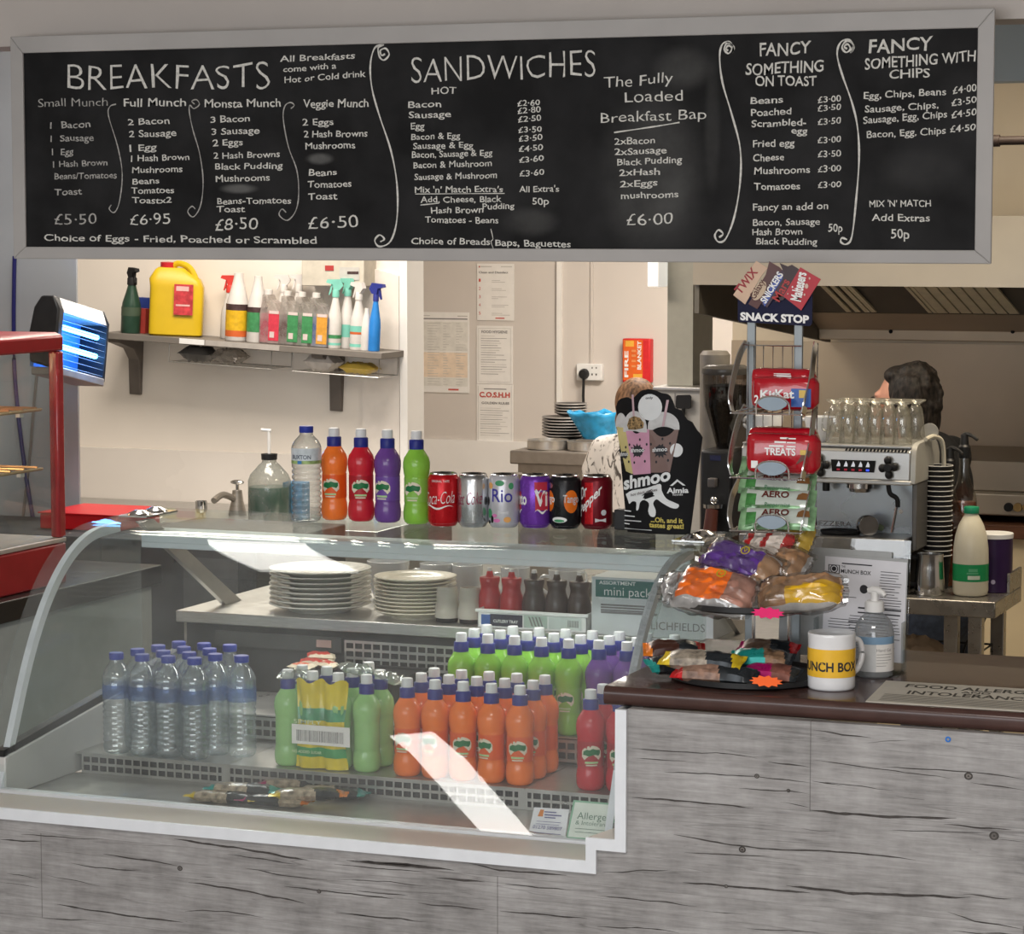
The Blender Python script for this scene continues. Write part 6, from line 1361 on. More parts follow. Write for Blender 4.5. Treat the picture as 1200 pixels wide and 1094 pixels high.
# ---- stack of black paper cups
cupm = pm('black_cup', (.016, .015, .015), .5, var=.1); rimm = pm('cup_rim', (.55, .54, .52), .45)
px_, py_ = 1098.5, 2.80; cx_ = aY(px_, 640, py_).x; zb = TZ + .0003
pc = None
for k in range(19):
    z = zb + k * .0133
    if pc is None:
        pc = thing('paper_cup', 'x', 'paper cup', (cx_, py_, z), group='stack of black paper cups')
        MB().lathe([(.0001, .002), (.028, .002), (.0285, 0), (.0375, .090), (.0368, .090), (.0280, .006), (.0001, .006)], 28, cap=False).build('body', cupm, pc, smooth=40)
        MB().lathe([(.0374, .0885), (.0394, .0893), (.0396, .0905), (.0385, .0914), (.0368, .0905)], 28, cap=False).build('rim', rimm, pc)['label'] = 'pale rolled rim'; o = pc
    else: o = dup(pc, loc=(cx_, py_, z))
    o['label'] = 'black paper cup with pale rim, ' + ('bottom' if k == 0 else 'topmost' if k == 18 else (ORD[k] if k < 15 else ['sixteenth', 'seventeenth', 'eighteenth'][k - 15]) + ' from the bottom') + ' of the tall stack'
# ---- syrup bottles
amber = pm('amber_syrup', (.20, .045, .012), .15, var=.1, coat=.6); cglass = clear('syrup_glass', (.93, .93, .90), (.5, .48, .42), refl=.10, rough=.04)
for px, y, hz, s, liq in ((1107, 2.86, 0, 'shorter syrup bottle nearest the cup stack with a black pump', .10), (1124, 2.90, .035, 'tall syrup bottle with amber syrup and black pump behind the milk', .19)):
    p = aY(px + 5, 600, y); t = thing('syrup_bottle', s, 'syrup bottle', (p.x, y, TZ + .0003), group='syrup bottles')
    MB().lathe([(.0001, 0), (.034, 0), (.0355, .004), (.0355, .19 + hz), (.032, .212 + hz), (.020, .240 + hz), (.0145, .262 + hz), (.0135, .310 + hz)], 26).build('bottle', cglass, t, smooth=50)
    MB().lathe([(.0001, .004), (.033, .004), (.0345, .008), (.0345, liq + hz), (.0001, liq + hz + .002)], 26).build('syrup', amber, t)
    m = MB(); zz = .308 + hz; m.lathe([(.016, zz), (.017, zz + .004), (.017, zz + .030), (.012, zz + .036), (.010, zz + .062), (.0001, zz + .062)], 20)
    m.tube(smooth_pts([(-.006, 0, zz + .058), (.006, 0, zz + .064), (.022, -.008, zz + .060), (.038, -.014, zz + .050)], 4), [.006] * 4 + [.0055] * 4 + [.0045] * 5, 8); m.build('pump', black, t)['label'] = 'black pump head'
# ---- coffee machine
cm = thing('coffee_machine', 'silver espresso machine with black knobs and five lit buttons', 'coffee machine')
MY = 2.62; mx0, mx1 = aY(868, 600, MY).x, aY(1068, 600, MY).x; MYB = 2.90
zT, zP0, zP1, zD1, zD0 = aY(1000, 523, MY).z, aY(1000, 563, MY).z, 0, aY(1000, 629, MY).z, aY(1000, 648, MY).z
panel = pm('machine_silver', (.54, .54, .53), .32, .65, var=.04, scale=12); innerp = pm('machine_inner', (.44, .48, .52), .28, .75, var=.05, scale=6)
m = MB(); m.prism([(MY, zP0 + .004), (MY + .006, zT - .012), (MY + .02, zT - .002), (MYB, zT - .002), (MYB, zP0)], mx0, mx1 - .006, 'x'); m.build('upper_housing', panel, cm, smooth=0, bevel=.003)
MB().box((mx0, MY - .004, zP0 - .008), (mx1, MY + .05, zP0 + .004)).build('lip', panel, cm, bevel=.003)
MB().box((mx0, MY + .12, zD1 + .0003), (mx1 - .006, MYB, zP0 - .001)).build('back_panel', innerp, cm, smooth=0)
MB().box((mx0, MY - .02, zD0), (mx1 - .012, MYB, zD1)).build('drip_tray', pm('tray_steel', (.30, .29, .28), .3, .8), cm, bevel=.004)
MB().box((mx0 + .01, MY + .02, TZ + .0155), (mx1 - .02, MYB, zD0 - .0005)).build('base', blackm, cm, smooth=0)
for x in (mx0 + .04, mx1 - .05):
    for y in (MY + .04, MYB - .04): MB().lathe([(.014, TZ + .0003), (.016, TZ + .015)], 14, (x, y, 0)).build('foot', black, cm)
# right flank: pale curved cheek above, grey column below
m = MB(); m.prism(smooth_pts([(0, MY - .001, zP0 - .004), (0, MY + .004, zT - .03), (0, MY + .02, zT + .004), (0, MY + .08, zT + .012), (0, MYB - .05, zT + .008), (0, MYB, zT - .03)], 4) and [(p.y, p.z) for p in smooth_pts([(0, MY - .001, zP0 - .004), (0, MY + .004, zT - .03), (0, MY + .02, zT + .004), (0, MY + .08, zT + .012), (0, MYB - .05, zT + .008), (0, MYB, zT - .03)], 4)] + [(MYB, zP0 - .004)], mx1 - .0055, mx1 + .010, 'x')
m.build('side_cheek', pm('cheek_grey', (.50, .49, .45), .35, .3, var=.04), cm, smooth=40, bevel=.002)
MB().box((mx1 - .0055, MY + .03, zD0 + .01), (mx1 + .008, MYB, zP0 - .005)).build('side_column', pm('column_dark', (.16, .155, .15), .4, .5), cm, bevel=.003)
m = MB(); m.tube(smooth_pts([(mx1 + .012, MY + .10, zT + .016), (mx1 + .02, MY + .16, zT + .020), (mx1 + .035, MY + .20, zT + .0), (mx1 + .038, MY + .21, zP0 + .01)], 5), .006, 8); m.build('steam_pipe', pm('pale_hose', (.62, .58, .48), .35), cm)
MB().lathe([(.0001, 0), (.024, 0), (.024, .006), (.0001, .007)], 22, axis='y').rot(Matrix.Translation((mx1 + .006, MY + .17, zT + .030))).build('round_cover', pm('cover_grey', (.36, .35, .33), .5), cm)
# cup gallery with slots
m = MB(); m.box((mx0, MY + .012, zT - .0015), (mx1 - .006, MYB - .01, zT + .002)); m.build('cup_gallery', panel, cm, smooth=0)
xs0 = aY(990, 527, MY).x; xs1 = aY(1060, 527, MY).x
for k in range(18):
    x = xs0 + (xs1 - xs0) * k / 17; MB().prism([(x, zT - .012), (x + .004, zT - .012), (x + .007, zT - .005), (x + .003, zT - .005)], MY + .0012, MY + .008, 'y').build('vent_slot', blackm, cm, smooth=0)
zk = aY(1000, 546, MY).z
for px in (962, 1042):
    c = aY(px, 546, MY); m = MB(); m.lathe([(.0001, -.018), (.010, -.018), (.012, -.014), (.012, .0)], 18, (c.x, MY, zk), axis='y')
    for k in range(4): a = PI / 2 * k + .1; m.ball((c.x + .016 * math.cos(a), MY - .010, zk + .019 * math.sin(a)), (.0105, .009, .0115), 12, 8)
    m.build('steam_knob', black, cm)['label'] = 'black four lobed knob'
q0, q1 = aY(974, 546, MY).x, aY(1026, 546, MY).x
m = MB(); m.prism([(q0, zk + .016), (q1, zk + .016), (q1 - .004, zk - .015), (q0 + .003, zk - .015)], MY - .003, MY + .0, 'y'); kp = m.build('button_panel', blackm, cm, smooth=0); kp['label'] = 'black button panel'
for k in range(5):
    x = q0 + (q1 - q0) * (.17 + .165 * k); m = MB(); m.prism([(x - .005, zk - .001), (x + .005, zk - .001), (x + .005, zk + .005), (x + .001, zk + .013), (x - .001, zk + .009)], MY - .005, MY - .003, 'y'); m.build('button', pm('lit_button', (.6, .62, .66), .4, emit=(.85, .9, 1), estr=.35), kp, smooth=0)
    m = MB(); m.box((x - .004, MY - .0045, zk - .012), (x + .004, MY - .003, zk - .007)); m.build('indicator', pm('blue_light', (.02, .03, .6), .4, emit=(.05, .1, 1), estr=1.2) if k == 4 else pm('red_light', (.3, .02, .04), .4, emit=(.6, .03, .06), estr=.25), kp, smooth=0)
c = aY(1008, 575, MY + .06)
m = MB(); m.lathe([(.036, zP0 - .024), (.036, zP0 - .009)], 26, (c.x, MY + .06, 0)); m.lathe([(.028, zP0 - .034), (.030, zP0 - .0245)], 26, (c.x, MY + .06, 0)); m.build('group_head', chrome, cm)
c = aY(967, 572, MY + .05); m = MB(); m.lathe([(.010, zP0 - .035), (.010, zP0 - .009)], 16, (c.x, MY + .06, 0)); m.build('water_spout', black, cm)
m = MB(); a = lambda px, py: aY(px, py, MY + .03)
m.tube(smooth_pts([a(1041, 568), a(1043, 578), a(1051, 584), a(1052, 594)], 4), .0065, 8); st_ = m.build('steam_wand', black, cm); m = MB(); m.tube([a(1051, 592), a(1045, 624)], .0038, 8); m.build('wand_tip', chrome, st_)
c = aY(1056, 599, MY + .1195); m = MB(); m.lathe([(.0001, -.003), (.006, -.003), (.006, 0)], 14, (c.x, MY + .12, c.z), axis='y'); m.build('lock', chrome, cm)
m = MB()
a_, b_ = aY(953, 615, MY + .119), aY(998, 612, MY + .119); put_text(m, 'BEZZERA', (a_.x, MY + .119, a_.z), (1, 0, 0), (0, 0, 1), b_.x - a_.x, .013, .0); m.build('lettering', inkgrey, cm, smooth=0)
# loose portafilter and dark tray on the drip tray
zdt = zD1 + .0003
o = MB().lathe([(.0001, 0), (.050, 0), (.054, .004), (.054, .010), (.050, .006), (.0001, .004)], 32, cap=False).build('drip_mat', blackm, smooth=40); o.scale = (1, .8, 1); c = aY(985, 625, MY + .06); o.location = (c.x, MY + .06, zdt); tag(o, 'round black mat on the drip tray of the coffee machine', 'mat')
pf = thing('portafilter', 'chrome portafilter basket lying on its side on the drip tray', 'portafilter', (aY(1016, 614, MY + .04).x, MY + .045, zdt + .0275))
m = MB(); m.lathe([(.0262, -.016), (.0275, -.014), (.0275, .010), (.022, .014), (.010, .018), (.0001, .018)], 26, axis='y'); m.lathe([(.0245, -.015), (.0235, .004), (.0001, .005)], 26, axis='y', cap=False); m.rot(Matrix.Rotation(.5, 4, 'Z')); m.build('basket', chrome, pf)
m = MB(); m.tube([(.012, .012, .0), (.035, .026, -.010)], [.010, .008], 10); m.build('handle_stub', pm('stub_green', (.16, .20, .12), .5), pf)
# latte glasses upside down on the machine
gl = clear('latte_glass', (.95, .95, .93), (.52, .50, .44), refl=.14, rough=.03, haze=.12, hazecol=(.85, .82, .72), grain=40)
lp = None; zc = zT + .0022; random.seed(11)
gx0, gx1 = aY(982, 500, 2.72).x, aY(1070, 500, 2.72).x
i = 0
for row, y in ((0, 2.70), (1, 2.775)):
    for k in range(6):
        x = gx0 + (gx1 - gx0) * (k + (.5 if row else 0)) / 5.6 - .002
        lab = 'upturned latte glass on the coffee machine, %s from the left in the %s row' % (ORD[k], ('front', 'rear')[row])
        if lp is None:
            lp = o = thing('latte_glass', lab, 'glass', group='upturned latte glasses')
            MB().lathe([(.0255, 0), (.0262, .001), (.0205, .070), (.0170, .092), (.0110, .100), (.0120, .104), (.0262, .112), (.0268, .1145), (.0252, .1155), (.0001, .1155)], 22, cap=False).build('bowl', gl, o, smooth=50)
            m = MB(); m.tube(smooth_pts([(-.0205, 0, .030), (-.034, 0, .034), (-.037, 0, .055), (-.030, 0, .076), (-.019, 0, .080)], 4), .0035, 7); m.build('handle', gl, o)
        else: o = dup(lp, lab)
        o.location = (x, y, zc); o.rotation_euler = (0, 0, random.uniform(-.6, .6))
for px, s in ((899, 'white coffee cup seen through the snack stand, on the coffee machine'), (962, 'grey white cup behind the snack stand beside the latte glasses')):
    p = aY(px, 505, 2.74); t = thing('coffee_cup', s, 'cup', (p.x, 2.74, zc))
    MB().lathe([(.0001, 0), (.022, 0), (.024, .003), (.036, .020), (.043, .050), (.0435, .066), (.0415, .066), (.040, .048), (.033, .020), (.0001, .006)], 28, cap=False).build('body', mw, t, smooth=50)
    m = MB(); m.tube(smooth_pts([(-.042, 0, .056), (-.062, 0, .056), (-.064, 0, .036), (-.038, 0, .024)], 4), .0045, 8); m.build('handle', mw, t)
# ---- coffee grinder
gr = thing('coffee_grinder', 'black coffee grinder with a smoked hopper full of beans, left of the snack stand', 'grinder')
GY = 2.72; c = aY(846, 600, GY); hx = aY(850, 480, GY).x; zt = aY(846, 432, GY).z; zh = aY(846, 525, GY).z
MB().box((c.x - .045, GY - .06, TZ + .0003), (c.x + .045, GY + .08, zh)).build('body', pm('grinder_black', (.022, .022, .023), .35, var=.1), gr, bevel=.01)
m = MB(); m.lathe([(.024, zh), (.026, zh + .012), (.058, zt - .10), (.0615, zt - .035), (.0615, zt - .012)], 30, (hx, GY, 0), cap=False); m.build('hopper', clear('smoked_hopper', (.42, .37, .33), (.22, .20, .18), refl=.08, rough=.05), gr, smooth=50)
m = MB(); m.lathe([(.0001, zh + .001), (.022, zh + .001), (.0245, zh + .013), (.0565, zt - .10), (.0598, zt - .045), (.0001, zt - .040)], 28, (hx, GY, 0)); m.build('beans', pm('coffee_beans', (.030, .018, .012), .4, var=.5, scale=140, bump=.8), gr, smooth=50)
m = MB(); m.lathe([(.064, zt - .014), (.066, zt - .010), (.064, zt + .002), (.052, zt + .010), (.0001, zt + .012)], 30, (hx, GY, 0)); m.build('lid', pm('smoked_lid', (.06, .055, .05), .25), gr, smooth=40)
m = MB(); p = aY(838, 536, GY - .061); m.box((p.x - .014, GY - .063, p.z - .008), (p.x + .016, GY - .060, p.z + .006)); m.build('screen', pm('grinder_screen', (.03, .035, .10), .2), gr)
p = aY(835, 565, GY - .07); m = MB(); m.box((p.x - .010, GY - .085, p.z - .012), (p.x + .012, GY - .060, p.z + .012)); m.build('spout', pm('spout_grey', (.12, .11, .11), .4), gr, bevel=.003)
p = aY(838, 592, GY - .08); m = MB(); m.lathe([(.026, p.z - .006), (.027, p.z + .004)], 24, (p.x - .004, GY - .085, 0)); m.ball((p.x + .004, GY - .10, p.z + .016), .011); fk = m.build('portafilter_fork', chrome, gr)
m = MB(); m.tube([(p.x - .002, GY - .10, p.z - .010), (p.x - .004, GY - .115, p.z - .075)], [.017, .0185], 14); m.build('portafilter_grip', pm('reddish_wood', (.09, .028, .02), .35), gr)
o = MB().lathe([(.0001, 0), (.040, 0), (.042, .003), (.042, .020), (.034, .030), (.0001, .031)], 24).build('hopper_lid', pm('grey_brown_lid', (.20, .18, .155), .5)); p = aY(836, 425, GY + .14); o.location = (p.x, GY + .22, aY(836, 441, GY + .22).z)
tag(o, 'grey round canister lid showing behind the grinder hopper', 'canister')
o.location.z = 1.30; 
for v in o.data.vertices: 
    if v.co.z < .001: v.co.z = -.37 + .0003
o.location = (p.x, GY + .155, 1.52); 
for v in o.data.vertices:
    if v.co.z < -.1: v.co.z = TZ + .0003 - 1.52

# ---- extractor hood
hd = thing('extractor_hood', 'stainless steel extractor hood with baffle filters above the cooking wall', 'extractor hood')
hx0 = aY(812, 330, 3.6).x; hz1 = aY(1100, 253, 3.6).z; hz0 = 1.715
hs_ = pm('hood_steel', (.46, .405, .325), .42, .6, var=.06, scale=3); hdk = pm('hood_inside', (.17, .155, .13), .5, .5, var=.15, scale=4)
MB().box((hx0, 3.60, hz0), (2.15, 3.615, hz1)).build('front_panel', hs_, hd, smooth=0)
MB().box((hx0, 3.6155, hz1 - .012), (2.15, 5.17, hz1)).build('top_panel', hs_, hd, smooth=0)
MB().prism([(3.6155, hz1 - .0125), (3.6155, aY(816, 367, 3.6).z), (5.17, aY(858, 399, 5.17).z), (5.17, hz1 - .0125)], hx0, hx0 + .015, 'x').build('side_panel', hdk, hd, smooth=0)
fz1, fz0 = 1.715, aY(1000, 366, 4.85).z
MB().prism([(4.55, fz1 + .03), (4.85, fz0), (4.88, fz0), (4.58, fz1 + .03)], hx0 + .016, 2.15, 'x').build('filter_plate', hdk, hd, smooth=0)
def slot(px, w_, m_):
    x0 = aY(px, 338, 4.62).x; m = MB()
    a = Vector((x0, 4.555, fz1 + .010)); b_ = Vector((x0 + .045, 4.845, fz0 + .006)); d = Vector((w_, 0, 0)); u = Vector((0, -.012, -.004))
    m.add([a, a + d, b_ + d, b_, a + u, a + d + u, b_ + d + u, b_ + u], [(0, 3, 2, 1), (4, 5, 6, 7), (0, 1, 5, 4), (1, 2, 6, 5), (2, 3, 7, 6), (3, 0, 4, 7)]); m.build('baffle', m_, hd, smooth=0)
bf = pm('baffle_steel', (.78, .70, .50), .45, .3, var=.05)
for px in (958, 969, 980, 988): slot(px, .018, bf)
for px in (1056, 1062): slot(px, .012, bf)
for k in range(7): slot(1067 + k * 14.2, .034, bf)
MB().box((hx0 + .016, 5.00, aY(1000, 398, 5.0).z), (2.15, 5.17, aY(1000, 385, 5.0).z)).build('gutter', splash, hd, bevel=.004)
MB().prism([(4.86, fz0 - .002), (5.00, aY(1000, 386, 5.0).z), (5.17, aY(1000, 386, 5.0).z), (5.17, fz0 + .05), (4.89, fz0 + .004)], hx0 + .016, 2.15, 'x').build('ledge', splash, hd, smooth=0)
for px in (1044, 1187):
    c = aY(px, 387, 4.998); m = MB(); m.ball((c.x, 4.995, c.z - .004), .007, 10, 8); m.build('bolt', blackm, hd)
# dark pipe
p0, p1 = aY(1163, 165, 3.0), aY(1163, 165, 3.0); m = MB(); m.tube([(p0.x, 3.0, p0.z), (p0.x + .6, 3.0, p0.z + .004)], .012, 12); m.tube([(p0.x - .012, 3.0, p0.z), (p0.x + .02, 3.0, p0.z)], .016, 12); m.tube([(p0.x + .45, 3.0, p0.z), (p0.x + .45, 3.0, Z1 - .001)], .008, 8)
tag(m.build('pipe', pm('dark_pipe', (.03, .02, .018), .5)), 'dark brown pipe running under the ceiling right of the menu board', 'pipe')
# ---- cooking range and cream cabinet
cb = thing('kitchen_cabinet', 'cream cabinet with a brown wooden worktop along the cooking wall', 'cabinet')
cxl = aY(880, 640, 4.4).x
MB().box((cxl, 4.44, 0), (1.2, 5.185, .885)).build('body', pm('cream_cabinet', (.68, .56, .36), .55, var=.04, scale=4), cb, smooth=0)
MB().box((cxl, 4.40, .8852), (1.2, 5.187, .930)).build('worktop', pm('brown_wood', (.15, .065, .035), .45, var=.2, scale=6, stretch=(1, 8, 8)), cb, bevel=.004)
gd = thing('griddle', 'stainless griddle with dark knobs on the brown worktop against the cooking wall', 'griddle')
MB().box((aY(1040, 590, 4.42).x, 4.44, .955), (1.0, 5.1, aY(1170, 578, 4.44).z)).build('body', hs_, gd, bevel=.006)
MB().box((aY(1040, 590, 4.42).x + .03, 4.50, aY(1170, 578, 4.44).z + .0005), (.97, 5.1, aY(1170, 578, 4.44).z + .10)).build('splash_guard', hs_, gd, bevel=.004)
for px in (1182, 1193, 1204):
    c = aY(px, 594, 4.438); m = MB(); m.lathe([(.0001, -.012), (.014, -.012), (.015, 0)], 16, (c.x, 4.4385, c.z), axis='y'); m.build('knob', blackm if px == 1182 else pm('brass_knob', (.3, .2, .08), .4), gd)
for x in (-1.95, .9): MB().box((x, 4.5, .9302), (x + .05, 5.0, .9548)).build('foot', blackm, gd)
# ---- grey unit under the duct post and utensils
un = thing('kitchen_unit', 'tall grey kitchen unit standing under the duct post', 'unit')
uz = aY(790, 453, 4.3).z; ux0, ux1 = aY(769, 500, 4.3).x, aY(850, 500, 4.3).x
MB().box((ux0, 4.30, 0), (ux1, 4.80, uz - .012)).build('body', pm('unit_grey', (.40, .385, .36), .5, var=.04), un, smooth=0)
MB().box((ux0 - .01, 4.29, uz - .0118), (ux1 + .01, 4.81, uz - .0005)).build('top', steel, un, bevel=.002)
m = MB(); x_ = aY(791, 480, 4.2995).x; m.box((x_ - .002, 4.2985, .6), (x_ + .002, 4.3, uz - .02)); m.build('door_gap', inkgrey, un, smooth=0)
sp_ = thing('spatula', 'black plastic spatula hanging on the grey unit behind the milkshake display', 'utensil', (aY(800, 480, 4.28).x, 4.285, aY(800, 463, 4.28).z))
m = MB(); m.prism([(-.024, -.005), (-.02, 0), (.024, .002), (.029, -.005), (.028, -.040), (.020, -.045), (-.020, -.045), (-.026, -.040)], -.004, .001, 'y'); m.build('blade', blackm, sp_, bevel=.001); m = MB(); m.tube([(.001, -.002, -.044), (.002, -.002, -.19)], [.006, .008], 8); m.build('handle', blackm, sp_)
for px, nm_, lab in ((733, 'ladle', 'dark utensil handle behind the left of the milkshake display'), (746, 'ladle', 'thin dark utensil handle under the fire blanket box')):
    pass
pw0 = aY(763, 311, 4.37); pw1 = aY(781, 336, 4.37)
tag(MB().box((pw0.x, 4.33, pw1.z), (aY(781, 336, 4.4).x - .004, 4.45, pw0.z + .12)).build('wall_box', pm('white_cover', (.85, .85, .82), .4, emit=(1, .97, .9), estr=.5), bevel=.004), 'white box with added glow fixed to the left of the grey post', 'light')  # plain white wall box, with a faint glow added to its cover
# ================================================================== people
skin = pm('skin', (.60, .30, .21), .5, var=.06, scale=30, sss=.1); hairm = pm('dark_hair', (.022, .017, .014), .6, var=.5, scale=90, bump=.9, stretch=(1, 1, .4)); blk = pm('black_shirt', (.018, .018, .019), .8, var=.15, scale=40); jean = pm('dark_jeans', (.030, .04, .065), .8, var=.2, scale=60)
def fingers(w, d, spread, sgn=1):
    """palm and five bent fingers from the wrist w along direction d"""
    d = Vector(d).normalized(); up = Vector((0, 0, 1)); side = d.cross(up).normalized(); nrm = side.cross(d).normalized(); c = []
    k = Vector(w) + d * .075
    c.append((Vector(w), .022, Vector(w) + d * .05, .026)); c.append((Vector(w) + d * .03 - side * .018, .015, k - side * .022, .012)); c.append((Vector(w) + d * .03 + side * .018, .015, k + side * .022, .012))
    for i, L_ in enumerate((.062, .072, .068, .052)):
        o = (i - 1.5) * .019; a = k + side * o; b_ = a + d * L_ * .55 - nrm * .010; e = b_ + d * L_ * .40 - nrm * .028
        c += [(a, .0085, b_, .008), (b_, .008, e, .0068)]
    t0 = Vector(w) + d * .025 - side * (.024 * sgn); t1 = t0 + d * .03 - side * (.025 * sgn) - nrm * .008; t2 = t1 + d * .028 - side * (.004 * sgn) - nrm * .008
    c += [(t0, .012, t1, .010), (t1, .010, t2, .0085)]; return c
per = thing('person', 'dark haired cook in glasses and black top, seen in profile behind the coffee machine', 'person', (-1.868, 3.55, 0), -.16)
hz = 1.372   # middle of the head; looking towards the left
tilt = Matrix.Rotation(-.10, 4, 'Y')
nk = Vector((.028, 0, 1.255)); ch = Vector((.075, .0, 1.12)); hip = Vector((.115, 0, .80))
body = [('e', (0, 0, hz + .012), (.088, .072, .098)), ('e', (-.048, 0, hz - .040), (.052, .052, .062)), (nk + Vector((-.015, 0, .055)), .048, nk + Vector((.01, 0, -.03)), .055),
        ('e', (-.088, 0, hz - .030), (.020, .012, .017)), ((-.085, 0, hz + .008), .010, (-.104, 0, hz - .026), .0105), ('e', (-.082, 0, hz - .062), (.016, .018, .009)), ('e', (-.077, 0, hz - .085), (.022, .024, .020)),
        ('e', (.010, -.072, hz - .018), (.016, .010, .028)), ('e', (.010, .072, hz - .018), (.016, .010, .028)), ('e', (-.076, -.030, hz + .004), (.012, .016, .012)), ('e', (-.076, .030, hz + .004), (.012, .016, .012)), ('e', (-.082, 0, hz + .026), (.014, .05, .012)),
        (ch + Vector((0, 0, .08)), .085, hip + Vector((0, 0, .10)), .105), ('e', ch, (.105, .165, .16)), ('e', hip, (.125, .165, .13))]
for s in (-1, 1):
    sh = ch + Vector((-.005, s * .165, .085)); elb = sh + Vector((-.06, s * .045, -.235)); wr = elb + Vector((-.195, -s * .03, -.02))
    body += [(sh, .052, elb, .040), (elb, .038, wr, .027)] + fingers(wr, (-1, 0, -.12), 1, s)
    hp = hip + Vector((0, s * .085, -.04)); kn = Vector((.10, s * .09, .43)); an = Vector((.12, s * .09, .07))
    body += [(hp, .092, kn, .058), (kn, .056, an, .038), (an, .040, (.0, s * .10, .035), .034)]
bd_ = blob('body', body, .0075, skin, per, 3); bd_['label'] = 'pale pink skin'
sh_ = [(ch + Vector((0, 0, .08)), .098, hip + Vector((0, 0, .10)), .120), ('e', ch, (.118, .178, .172)), ('e', hip + Vector((0, 0, .03)), (.136, .176, .12)), (nk + Vector((.01, 0, -.04)), .070, ch, .09), (nk + Vector((.02, 0, -.01)), .058, nk + Vector((.03, 0, -.05)), .075)]
for s in (-1, 1):
    sh = ch + Vector((-.005, s * .165, .085)); elb = sh + Vector((-.06, s * .045, -.235)); sh_ += [(sh, .066, sh.lerp(elb, .75), .056), (sh, .066, nk + Vector((.03, s * .05, -.04)), .055)]
blob('shirt', sh_, .009, blk, per, 4)['label'] = 'black short sleeved top'
tr_ = [('e', hip + Vector((0, 0, -.02)), (.134, .174, .125))]
for s in (-1, 1):
    hp = hip + Vector((0, s * .085, -.04)); kn = Vector((.10, s * .09, .43)); an = Vector((.12, s * .09, .09)); tr_ += [(hp, .100, kn, .068), (kn, .068, an, .056)]
blob('trousers', tr_, .010, jean, per, 4)['label'] = 'dark blue jeans'
sho = []
for s in (-1, 1): sho += [((.13, s * .09, .045), .044, (-.02, s * .10, .038), .037)]
for s in (-1, 1): blob('shoe', [((.13, s * .09, .045), .044, (-.02, s * .10, .040), .040)], .009, blackm, per, 2)
rr = random.Random(4)
hr = [('e', (.016, 0, hz + .026), (.084, .080, .098)), ('e', (.038, 0, hz - .040), (.062, .078, .090)), ('e', (-.024, 0, hz + .083), (.046, .064, .030)), ('e', (.024, -.062, hz + .02), (.050, .026, .07)), ('e', (.034, -.055, hz - .06), (.036, .032, .060)), ('e', (.03, .055, hz), (.05, .032, .08))]
for k in range(90):
    a = rr.uniform(-1.75, 1.75); t_ = rr.uniform(-.8, 1.4); hr.append(('e', (.018 + .080 * math.cos(a) * math.cos(t_), .076 * math.sin(a) * math.cos(t_), hz + .018 + .098 * math.sin(t_)), rr.uniform(.010, .017)))
hb = blob('hair', hr, .006, hairm, per, 1); hb['label'] = 'dark wavy bob'
m = MB()
for s in (-1, 1): m.tube([(-.098, s * .030 + .017 * math.cos(2 * PI * k / 14), hz + .003 + .014 * math.sin(2 * PI * k / 14)) for k in range(14)], .0032, 6, closed=True); m.tube([(-.097, s * .047, hz + .006), (-.05, s * .078, hz + .004), (.01, s * .082, hz + .0)], .0034, 6)
m.tube([(-.1, -.013, hz + .005), (-.108, 0, hz + .007), (-.1, .013, hz + .005)], .003, 6); m.build('glasses', black, per)
m = MB()
for s in (-1, 1): m.ball((-.089, s * .030, hz + .004), .0085, 12, 8)
m.build('eyes', [pm('eye', (.08, .05, .04), .3)], per)
# second person, mostly hidden by the milkshake card, further back
pb = thing('person', 'person in a black and white patterned blouse standing behind the cans, head hidden', 'person', (-3.17, 4.9, 0))
K = .80
body = [('e', (0, 0, 1.24), (.068, .078, .092)), ((0, 0, 1.17), .042, (0, 0, 1.10), .05), ('e', (0, 0, 1.02), (.13, .085, .13)), ('e', (0, 0, .80), (.12, .095, .12)), ((0, 0, 1.0), .085, (0, 0, .82), .095), ('e', (0, .075, 1.23), (.012, .02, .016))]
for s in (-1, 1):
    sh = Vector((s * .125, 0, 1.085)); el_ = sh + Vector((s * .04, .03, -.22)); wr = el_ + Vector((s * .015, .09, -.17)); body += [(sh, .042, el_, .034), (el_, .032, wr, .023)] + [(wr + Vector((o * .014, .01, -.01)), .008, wr + Vector((o * .016, .03, -.085 + abs(o) * .008)), .006) for o in (-1.5, -.5, .5, 1.5)] + [(wr, .021, wr + Vector((0, .015, -.03)), .024), (wr + Vector((-s * .02, 0, -.01)), .010, wr + Vector((-s * .035, .02, -.05)), .007)]
    body += [((s * .065, 0, .76), .078, (s * .07, 0, .40), .05), ((s * .07, 0, .40), .048, (s * .07, .01, .06), .034), ((s * .07, .01, .045), .034, (s * .075, -.10, .035), .03)]
blob('body', body, .008, skin, pb, 3)
def pattern():
    m = pm('black_white_pattern', (.70, .66, .62), .8, var=.02); nt = m.node_tree; N = nt.nodes; L = nt.links; b = N['Principled BSDF']
    tc = N.new('ShaderNodeTexCoord'); mp = N.new('ShaderNodeMapping'); mp.inputs['Scale'].default_value = (1, 1, .5); L.new(tc.outputs['Object'], mp.inputs[0])
    n = N.new('ShaderNodeTexNoise'); n.inputs['Scale'].default_value = 42; n.inputs['Detail'].default_value = 2; n.inputs['Distortion'].default_value = 1.2; L.new(mp.outputs[0], n.inputs['Vector'])
    r = N.new('ShaderNodeValToRGB'); e = r.color_ramp.elements; e[0].position = .56; e[0].color = (.72, .68, .64, 1); e[1].position = .66; e[1].color = (.10, .085, .075, 1); L.new(n.outputs['Fac'], r.inputs[0]); L.new(r.outputs[0], b.inputs['Base Color']); return m
bl = [('e', (0, 0, 1.02), (.143, .097, .142)), ((0, 0, 1.04), .095, (0, 0, .885), .108), ((0, 0, 1.12), .062, (0, 0, 1.04), .09)]
